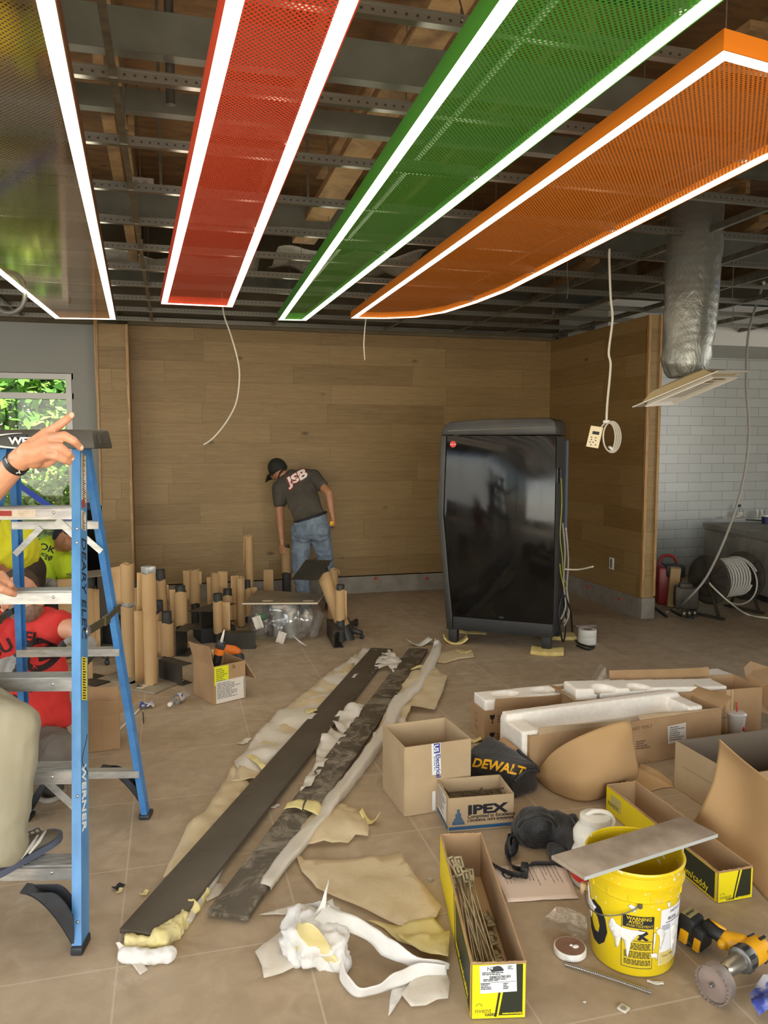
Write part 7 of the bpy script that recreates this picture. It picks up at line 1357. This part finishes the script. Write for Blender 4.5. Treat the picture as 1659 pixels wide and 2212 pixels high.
bit('curved pale scrap on the floor in front of the bucket', 1415, 2126, .05, .012, FW2, -.5, .004); bit('tiny crumb on the floor right of the rod-filled carton', 1262, 2168, .008, .006, FW2, 0, .002)
tag(MB().box(G(931, 1899, .006), (.02, .016, .012), RZ(.4), .003).build('plaster_crumb', M('grey_crumb', (160, 150, 136), rough=.8)), 'grey crumb beside the far corner of the rod-filled carton', 'crumb')
# ============================================================ BACK RIGHT CORNER, HANGING CABLES, OUTSIDE
# cable reel on its jack stand
RB = NT('reel_black_plastic'); v = RB.noise(RB.coords(), 5, 4); RB.set(color=RB.ramp(v, [(.35, lin((38, 34, 28))), (.6, lin((66, 56, 44)))]), rough=.6); RB = RB.m
kk = rng(G(1500, 1334)) + .05; c1 = DP(1531, 1252, kk); ang = math.radians(62); fl2 = Vector((FW.x, FW.y, 0)).normalized(); axs = (RT * math.sin(ang) + fl2 * math.cos(ang)).normalized(); Lr = .5; R_ = 54 / FPX * kk; c2 = c1 + axs * Lr
t = thing('cable_reel', 'large black cable reel holding coiled white cable on a stand', 'cable reel', (*((c1 + c2) / 2)[:2], 0))
for c, s in ((c1, 1), (c2, -1)):
    fo_ = MB().lathe([(.045, -.012), (R_ - .012, -.012), (R_, -.006), (R_, .012), (R_ - .02, .016), (R_ * .55, .006), (.1, .016), (.045, .016), (.045, -.012)], c, 48, axs, False).build('flange', RB, t, 35)
    for q in range(12): e = axs.orthogonal().normalized(); e = Matrix.Rotation(2 * PI * q / 12, 3, axs) @ e; MB().bar(c + e * .11 - axs * .013, c + e * (R_ - .02) - axs * .013, .012, .008, axs).build('spoke', RB, fo_)
MB().tube([c1, c2], .15, 28).build('drum', RB, t, 40)
m = MB(); 
coil = []
for i in range(9 * 20): q = 2 * PI * i / 20; e1 = zu; e2 = axs.cross(zu); rr_ = .185 + .006 * nz(i * .05, 0, 1) + (.03 if i > 200 else 0) * 0; coil.append(c1 + axs * (.05 + .36 * (i / 180)) + e1 * (rr_ * math.sin(q)) + e2 * (rr_ * math.cos(q)))
MB().tube(coil, .0115, 7).build('wound_cable', M('white_jacket', (196, 192, 182), rough=.5), t, True)
loose = []
for i in range(50): q = PI / 2 - 2 * PI * i / 42; loose.append(c1 + axs * (.42 + .04 * i / 50) + zu * (-.05 + .24 * math.sin(q)) + e2 * (-.03 + .25 * math.cos(q)))
MB().tube(loose, .0085, 7).build('loose_cable', M('white_jacket', (0, 0, 0)), t, True)
MB().tube([c1 - axs * .09, c2 + axs * .06], .012, 10).build('axle', STEEL, t, True)
e2 = axs.cross(zu)
for c, s in ((c1 - axs * .045, -1), (c2 + axs * .04, 1)):
    m = MB(); zc = c.z; 
    for d in (-1, 1): m.bar(c + e2 * (.03 * d), Vector((c.x, c.y, .012)) + e2 * (.17 * d), .03, .02)
    m.bar(Vector((c.x, c.y, .012)) - e2 * .22, Vector((c.x, c.y, .012)) + e2 * .22, .05, .02); m.box(c, (.06, .06, .07), None, .005); m.bar(Vector((c.x, c.y, zc * .5)) - e2 * .1, Vector((c.x, c.y, zc * .5)) + e2 * .1, .02, .05)
    m.build('stand_frame', M('stand_dark', (52, 47, 38), (66, 58, 46), 6, rough=.6, metal=.3), t, bevel=.002)
q = DP(1482, 1284, kk - .05); m = MB(); m.box((q.x, q.y, .2), (.22, .14, .22), RZ(-.5), .02).box((q.x - .03, q.y - .03, .32), (.12, .1, .05), RZ(-.5), .01); o = tag(m.build('machine_case', M('grimy_case', (54, 47, 38), (72, 64, 52), 9, rough=.55, metal=.3, bump=.3), smooth=30), 'grimy dark tool case before the cable reel', 'tool case')
for x in (-.06, 0, .06): MB().lathe([(.025, 0), (.025, .06)], Vector((q.x + x, q.y - .06, .02)), 14).build('cup', STEEL, o, True)
# red and black toolbox and cardboard by the wall end
q = G(1440, 1302); t = thing('portable_speaker', 'red and black portable jobsite unit with a red handle behind the wall end', 'jobsite unit', q); RD = M('tool_red', (140, 26, 22), rough=.45)
MB().box(q + zu * .2, (.24, .26, .4), RZ(-.4), .03).build('case', RD, t, 40); MB().box(q + zu * .36 + RT * .05 - FW * .02, (.2, .27, .14), RZ(-.4), .03).build('top', BLACKP, t, 40)
MB().tube(spline([q + zu * .40 - RT * .1, q + zu * .5 - RT * .06, q + zu * .5 + RT * .05, q + zu * .42 + RT * .1], 8), .016, 10).build('handle', RD, t, True); t['label'] = 'red and black jobsite box with a red handle beside the oak wall end'; t['category'] = 'tool box'; t.name = 'jobsite_box'
q = G(1454, 1312); tag(MB().box(q + zu * .215, (.1, .08, .41), Matrix.Rotation(.1, 3, 'X') @ RZ(-.5), .004).build('card_post', KRAFT), 'upright folded brown card beside the red jobsite box', 'card')
q = G(1430, 1285); tag(MB().box(q + zu * .1, (.12, .12, .2), RZ(-.3), .005).build('yellow_carton', M('dim_yellow_carton', (170, 150, 40), rough=.6)), 'small yellow carton behind the oak wall end', 'box')
for pts, lab in (([G(1412, 1310, .02), G(1440, 1332, .01)], 'black flat bar on the floor at the wall end'), ([G(1448, 1318, .006), G(1470, 1330, .006), G(1497, 1336, .006)], 'black cord end lying by the reel stand')): tag(MB().tube(pts, .012, 8).build('black_bar', INK, smooth=True), lab, 'bar')
# counter with clutter
CON = M('concrete_laminate', (118, 112, 102), (146, 140, 128), 4, rough=.6); zc_ = .74; a, b = G(1520, 1129, zc_), G(1660, 1156, zc_); d = (b - a).normalized(); b2 = a + d * 3.2; s = Vector((-d.y, d.x, 0)); s = s if s.x > 0 else -s
t = thing('counter', 'grey concrete-look counter with cupboard doors at the back right', 'counter', (*((a + b2) / 2 + s * .3)[:2], 0))
gz = lambda p, z: Vector((p.x, p.y, z))
def slab(o0, o1, z0, z1, nm, mt, bev=0): return MB().hexa([gz(q, z) for z in (z0, z1) for q in (a + s * o0 - d * .02, b2 + s * o0, b2 + s * o1, a + s * o1 - d * .02)]).build(nm, mt, t, bevel=bev)
slab(0, 1.1, zc_ - .06, zc_, 'worktop', CON, .004); slab(.03, 1.08, .08, zc_ - .06, 'carcass', CON); slab(.08, .6, 0, .08, 'plinth', BLACKP)
for i in range(6):
    u0, u1 = .01 + .5 * i, .5 + .5 * i; o = MB().hexa([gz(q, z) for z in (.1, zc_ - .08) for q in (a + d * u0 + s * .012, a + d * u1 + s * .012, a + d * u1 + s * .03, a + d * u0 + s * .03)]).build('cupboard_door', CON, t, bevel=.002)
    e = .36 if i % 2 == 0 else .06; MB().bar(gz(a + d * (u0 + e) + s * .005, zc_ - .095), gz(a + d * (u0 + e + .1) + s * .005, zc_ - .095), .02, .008).build('handle', STEEL, o)
def on_counter(px, py): return G(px, py, zc_)
q = on_counter(1596, 1118); t = thing('spray_bottle', 'clear bottle with dark cap on the grey counter', 'bottle', q); MB().lathe([(.045, 0), (.047, .01), (.047, .1), (.03, .13), (.018, .14)], q, 20).build('bottle_body', CLR, t, 40); MB().lathe([(.02, .14), (.02, .17)], q, 16).build('cap', M('navy_cap', (28, 30, 50), rough=.5), t, 40); MB().lathe([(.0478, .03), (.0478, .08)], q, 20, None, False).build('bottle_label', PAPER, t, 40)
for px, py, sz, lab in ((1552, 1117, (.12, .1, .015), 'pale folded rag at the end of the grey counter'), (1578, 1113, (.22, .06, .02), 'pale slab of trim on the grey counter'), (1585, 1122, (.25, .04, .015), 'dark strip beside the pale slab on the counter'), (1630, 1125, (.2, .06, .014), 'dark tool lying near the clear cups on the counter')):
    q = on_counter(px, py); tag(MB().box(q + zu * sz[2] / 2, sz, RZ(-.9), .003).build('counter_item', PAPER if 'pale' in lab else DKM), lab, 'offcut')
for i, px in enumerate((1637, 1646)):
    q = on_counter(px, 1117); tag(MB().lathe([(.03, 0), (.04, .09), (.039, .09), (.029, .003)], q, 20, None).build('clear_cup', CLR, smooth=40), ('left' if i == 0 else 'right') + ' of two clear cups at the frame edge of the counter', 'cup', 'clear cups on the counter')
q = on_counter(1655, 1131); t = thing('paint_tub', 'white and navy tub on the grey counter at the frame edge', 'tub', q); MB().lathe([(.05, 0), (.055, .085)], q, 24).build('tub', M('navy_label', (44, 40, 84), rough=.5), t, 40); MB().lathe([(.057, .085), (.057, .105), (.05, .108)], q, 24).build('lid', WHITE, t, 40)
# switch and wall fittings
q = WX(1321, 1217, XR - .004); t = thing('wall_outlet', 'white two gang outlet plate low on the oak return wall', 'outlet', q - zu * .06); MB().box(q, (.008, .08, .12), None, .002).build('plate', WHITE, t); MB().box(q - Vector((.005, 0, 0)), (.004, .03, .09)).build('socket', M('socket_grey', (110, 104, 96), rough=.5), t)
def tileclip(q, R, lab):
    t = thing('tile_clip', lab, 'tile clip', q, 'red tile levelling clips on the baseboard'); rc = M('clip_red', (196, 74, 54), rough=.5); MB().box(q, (.05, .012, .012), R).build('wedge', rc, t); MB().box(q + R @ Vector((0, -.012, .005)), (.012, .03, .03), R).build('strap', rc, t)
for x, y, lab in ((812, 1250, 'left red tile clip on the back baseboard by the dispenser'), (922, 1250, 'red tile clip on the back baseboard next to the dispenser')): tileclip(WY(x, y, YB - .008), RZ(0), lab)
for x, y, lab in ((1271, 1268, 'farther red tile clip on the right baseboard'), (1338, 1295, 'nearer red tile clip on the right baseboard')): tileclip(WX(x, y, XR - .014), RZ(PI / 2), lab)
# hanging cables
kc = 5.1
hk_ = lambda p: Vector((p.x, p.y, 2.96))
cable([hk_(DP(480, 680, 6.6)), DP(484, 680, 6.6), DP(499, 725, 6.6), DP(514, 780, 6.6), DP(517, 820, 6.6), DP(510, 870, 6.6), DP(490, 910, 6.6), DP(462, 945, 6.6), DP(440, 961, 6.6)], .007, 'white cable curling down from the grid before the oak wall', WC, name='hanging_cable', cat='cable')
cable([hk_(DP(790, 690, 6.8)), DP(790, 690, 6.8), DP(788, 710, 6.8), DP(786, 745, 6.8), DP(788, 778, 6.8)], .005, 'short thin white wire hanging below the orange panel tip', WC, name='hanging_cable', cat='cable')
t = thing('hanging_device', 'pale plate with a coil of white cable hanging on a long cord', 'hanging device', DP(1310, 940, kc))
MB().tube(spline([hk_(DP(1316, 560, kc)), DP(1316, 560, kc), DP(1319, 640, kc), DP(1323, 690, kc), DP(1315, 760, kc), DP(1319, 790, kc), DP(1312, 870, kc), DP(1310, 910, kc)], 6), .0075, 8).build('cord', WC, t, True)
for i in range(4):
    MB().ring([DP(1316 + i * 2 + (13 + 2 * i) * math.cos(q), 944 + (30 + 1.2 * i) * math.sin(q), kc + .02 * i * math.cos(q)) for q in (2 * PI * j / 28 for j in range(28))], .005).build('coil', WC, t, True)
MB().box(DP(1310, 911, kc - .01), (.035, .03, .02), None, .004).build('tape_wrap', WHITE, t); MB().box(DP(1319, 968, kc - .01), (.03, .03, .016), Matrix.Rotation(.7, 3, FW), .004).build('tape_wrap', WHITE, t)
pc = DP(1284.5, 944, kc - .03); n_ = (-FW * .8 - RT * .5 + zu * .1).normalized(); xx = zu.cross(n_).normalized(); R = Matrix((xx, n_.cross(xx), n_)).transposed() @ RZ(-.16)
CRM = M('cream_plate', (226, 210, 172), rough=.5); o = MB().box(pc, (.082, .14, .012), R, .004).build('plate', CRM, t, 40)
m = MB(); m.box(pc + R @ Vector((.004, .026, .0065)), (.045, .02, .001), R)
for i, (x, y) in enumerate(((-.018, -.005), (.01, -.004), (-.015, -.02), (.014, -.022), (-.02, -.038), (0, -.036), (.02, -.05), (-.01, -.054))): m.box(pc + R @ Vector((x, y, .0065)), (.009, .006, .001), R)
m.build('printed_marks', INK, o)
MB().tube([DP(1295, 928, kc), DP(1303, 918, kc), DP(1309, 912, kc)], .006, 6).build('cord', WC, t, True)
cable([G(1650, 610, 2.93) * 1, DP(1640, 640, 7.4), DP(1617, 720, 7.3), DP(1612, 830, 7.2), DP(1618, 930, 7.2), DP(1606, 1035, 7.2), DP(1575, 1140, 7.2), DP(1530, 1240, 7.25), DP(1490, 1290, 7.35), G(1458, 1317, .02), G(1440, 1322, .01)], .0115, 'thick white cable sweeping from the ceiling down past the reel to the floor', GC, name='sweeping_cable')
cable([c1 - axs * .02 - zu * .0, DP(1540, 1268, kk - .1), DP(1575, 1300, kk - .15), G(1612, 1326, .012), G(1650, 1334, .012), G(1700, 1338, .012)], .0095, 'white cable leaving the reel along the floor to the right', WC, name='floor_cable')
for x, y0, y1, lab in ((1582, 640, 703, 'thin grid wire hanging near the soffit'), (1225, 590, 645, 'thin tie wire hanging under the orange panel'), (1502, 640, 705, 'tie wire hanging beside the silver duct')):
    tag(MB().tube([hk_(DP(x, y0, 5.4)), DP(x, y0, 5.4), DP(x + 2, (y0 + y1) / 2, 5.4), DP(x, y1, 5.4)], .0025, 6).build('tie_wire', STEEL), lab, 'wire')
t = tag(MB().tube(spline([G(990, -10, 3.05), G(1000, 30, 2.98), G(999, 45, 2.95), G(996, 20, 2.99), G(994, 90, 2.92)], 6), .003, 6).build('tie_wire', STEEL, smooth=True), 'twisted grid hanger wire between the red and green panels', 'wire')
m = MB().tube([DP(30 + 34 * math.cos(q) - 10, 640 + 36 * math.sin(q), 5.5) for q in (PI * (-.5 + 1.3 * i / 16) for i in range(17))], .018, 8); tag(m.build('flexible_conduit', M('conduit_grey', (112, 110, 104), rough=.5, metal=.4), smooth=True), 'grey flexible conduit looping down at the left end of the grid', 'conduit')
# flexible duct with its diffuser
kd = 4.7; SD = NT('silver_duct_jacket'); v = SD.coords((1, 1, .5)); w1 = SD.noise(v, 9, 6, .65, 1.4); w2 = SD.n('TexWave', {'Vector': SD.coords(), 'Scale': 6, 'Distortion': 6, 'Detail': 3}, bands_direction='Z').outputs[1]
SD.set(color=lin((126, 126, 118)), rough=.3, metal=.6, normal=SD.bump(SD.math('ADD', w1, SD.math('MULTIPLY', w2, .05)), .55, .02)); SD = SD.m
t = thing('air_duct', 'silver flexible air duct hanging from the ceiling with a tilted square diffuser', 'air duct', DP(1485, 820, kd))
cs = [DP(1502, 440, kd + .1), DP(1500, 540, kd + .03), DP(1494, 640, kd), DP(1486, 740, kd), DP(1480, 788, kd), DP(1484, 816, kd)]; rd = [.165, .16, .155, .145, .132, .10]
cs2 = spline(cs, 6); m = MB(); rings = []
for i, c in enumerate(cs2):
    f = i / (len(cs2) - 1) * (len(rd) - 1); j = min(int(f), len(rd) - 2); r0 = rd[j] + (rd[j + 1] - rd[j]) * (f - j)
    rings.append([c + RT * (math.cos(q) * (r0 + .012 * nz(q * 1.5, i * .35, 1.2) + .006 * math.sin(q * 11) * max(0, f - 3))) + fl2 * (math.sin(q) * r0) for q in (2 * PI * k_ / 40 for k_ in range(40))])
m.loft(rings).build('duct_jacket', SD, t, True)
cL, cT, cB = DP(1366, 880, 4.55), DP(1551, 802, 4.3), DP(1443, 874, 4.95); s1_, s2_ = cT - cL, cB - cL; nrm = s1_.cross(s2_).normalized(); nrm = nrm if nrm.z > 0 else -nrm; ctr = cL + (s1_ + s2_) / 2
DIF = M('white_diffuser', (206, 200, 186), rough=.35)
def sq(f, z): return [ctr + (s1_ * a + s2_ * b) * (f / 2) + nrm * z for a, b in ((-1, -1), (1, -1), (1, 1), (-1, 1))]
def fr_ring(f0, f1, z0, z1): return MB().loft([sq(f0, z0), sq(f0, z0 + .004), sq(f1, z1 + .004), sq(f1, z1), sq(f0, z0)], False)
fr_ring(1, .86, 0, .0).build('diffuser_frame', DIF, t)
for i, (f0, f1) in enumerate(((.80, .66), (.6, .46), (.4, .05))): fr_ring(f0, f1, -.02 + .006 * i, .025 - .012 * i).build('diffuser_blade', DIF, t)
MB().loft([sq(.86, .004), sq(.62, .055), sq(.3, .075)], True).build('diffuser_back', M('diffuser_back_tan', (170, 152, 112), rough=.7), t)
# outside: paving and shrubs seen through the window
struct(MB().box((-2, 15, -.12), (22, 12, .1)).build('pavement', M('pale_paving', (190, 186, 172), rough=.9), at=(-2, 15, -.07)))
LEAFM = M('sunlit_leaves', (70, 120, 40), (128, 172, 66), 3, rough=.6, lo=.4, hi=.6); LEAFB = M('pale_leaves', (150, 172, 76), (184, 200, 106), 3, rough=.6)
def shrub(label, c, rx, ry, rz, n, leaf, mat, seed):
    r = random.Random(seed); t = thing('shrub', label, 'shrub', (c[0], c[1], -.07)); m = MB()
    for i in range(n):
        q, ph = r.uniform(0, 2 * PI), math.acos(r.uniform(-1, 1)); f = r.uniform(.55, 1.05); d = Vector((math.cos(q) * math.sin(ph) * rx, math.sin(q) * math.sin(ph) * ry, math.cos(ph) * rz)) * f; p = Vector(c) + d
        if p.z < -.05: continue
        u = Vector((r.gauss(0, 1), r.gauss(0, 1), r.gauss(0, .6))).normalized(); w_ = u.orthogonal().normalized(); w_ = Matrix.Rotation(r.uniform(0, 6.28), 3, u) @ w_; s_ = leaf * r.uniform(.6, 1.3)
        m.face([p - u * s_, p + w_ * s_ * .45, p + u * s_, p - w_ * s_ * .45])
    m.build('foliage', mat, t)
    m = MB()
    for i in range(5): m.tube([Vector((c[0] + .1 * i - .2, c[1], -.07)), Vector((c[0] + .25 * (i - 2), c[1] + .1, c[2])), Vector((c[0] + .3 * (i - 2), c[1], c[2] + rz * .6))], [.03, .02, .008], 6)
    m.build('stems', M('bark', (92, 74, 54), rough=.9), t)
shrub('tall leafy green tree filling the upper window panes', (-2.0, 13.3, 2.2), 1.5, .8, 2.0, 9000, .12, LEAFM, 1)
shrub('low bright leafy bush below the window rail', (-1.6, 11.3, .5), 1.1, .6, .8, 6000, .06, LEAFB, 2)
shrub('dark green bush at the left behind the bright one', (-4.6, 12.9, 1.4), .8, .7, 1.5, 2500, .09, LEAFM, 3)
# blue strap and dark glazed cabinet by the window
tag(MB().bar(WY(-60, 976, 8.585), WY(152, 1126, 8.585), .02, .055).build('blue_strut', M('bright_blue', (24, 72, 200), rough=.5)), 'bright blue sloping strut in front of the window', 'strut')
q0, q1 = WY(176, 1250, 8.3), WY(216, 1090, 8.3); t = thing('dark_cabinet', 'dark glossy cabinet between the window and the oak pilaster', 'cabinet', ((q0.x + q1.x) / 2, 8.4, 0)); MB().box(((q0.x + q1.x) / 2, 8.46, (q1.z) / 2), (q1.x - q0.x + .02, .28, q1.z), None, .008).build('case', MATTE, t, 40); MB().box(((q0.x + q1.x) / 2, 8.315, q1.z / 2 + .05), (q1.x - q0.x - .02, .01, q1.z - .2)).build('door', GLOSS, t)
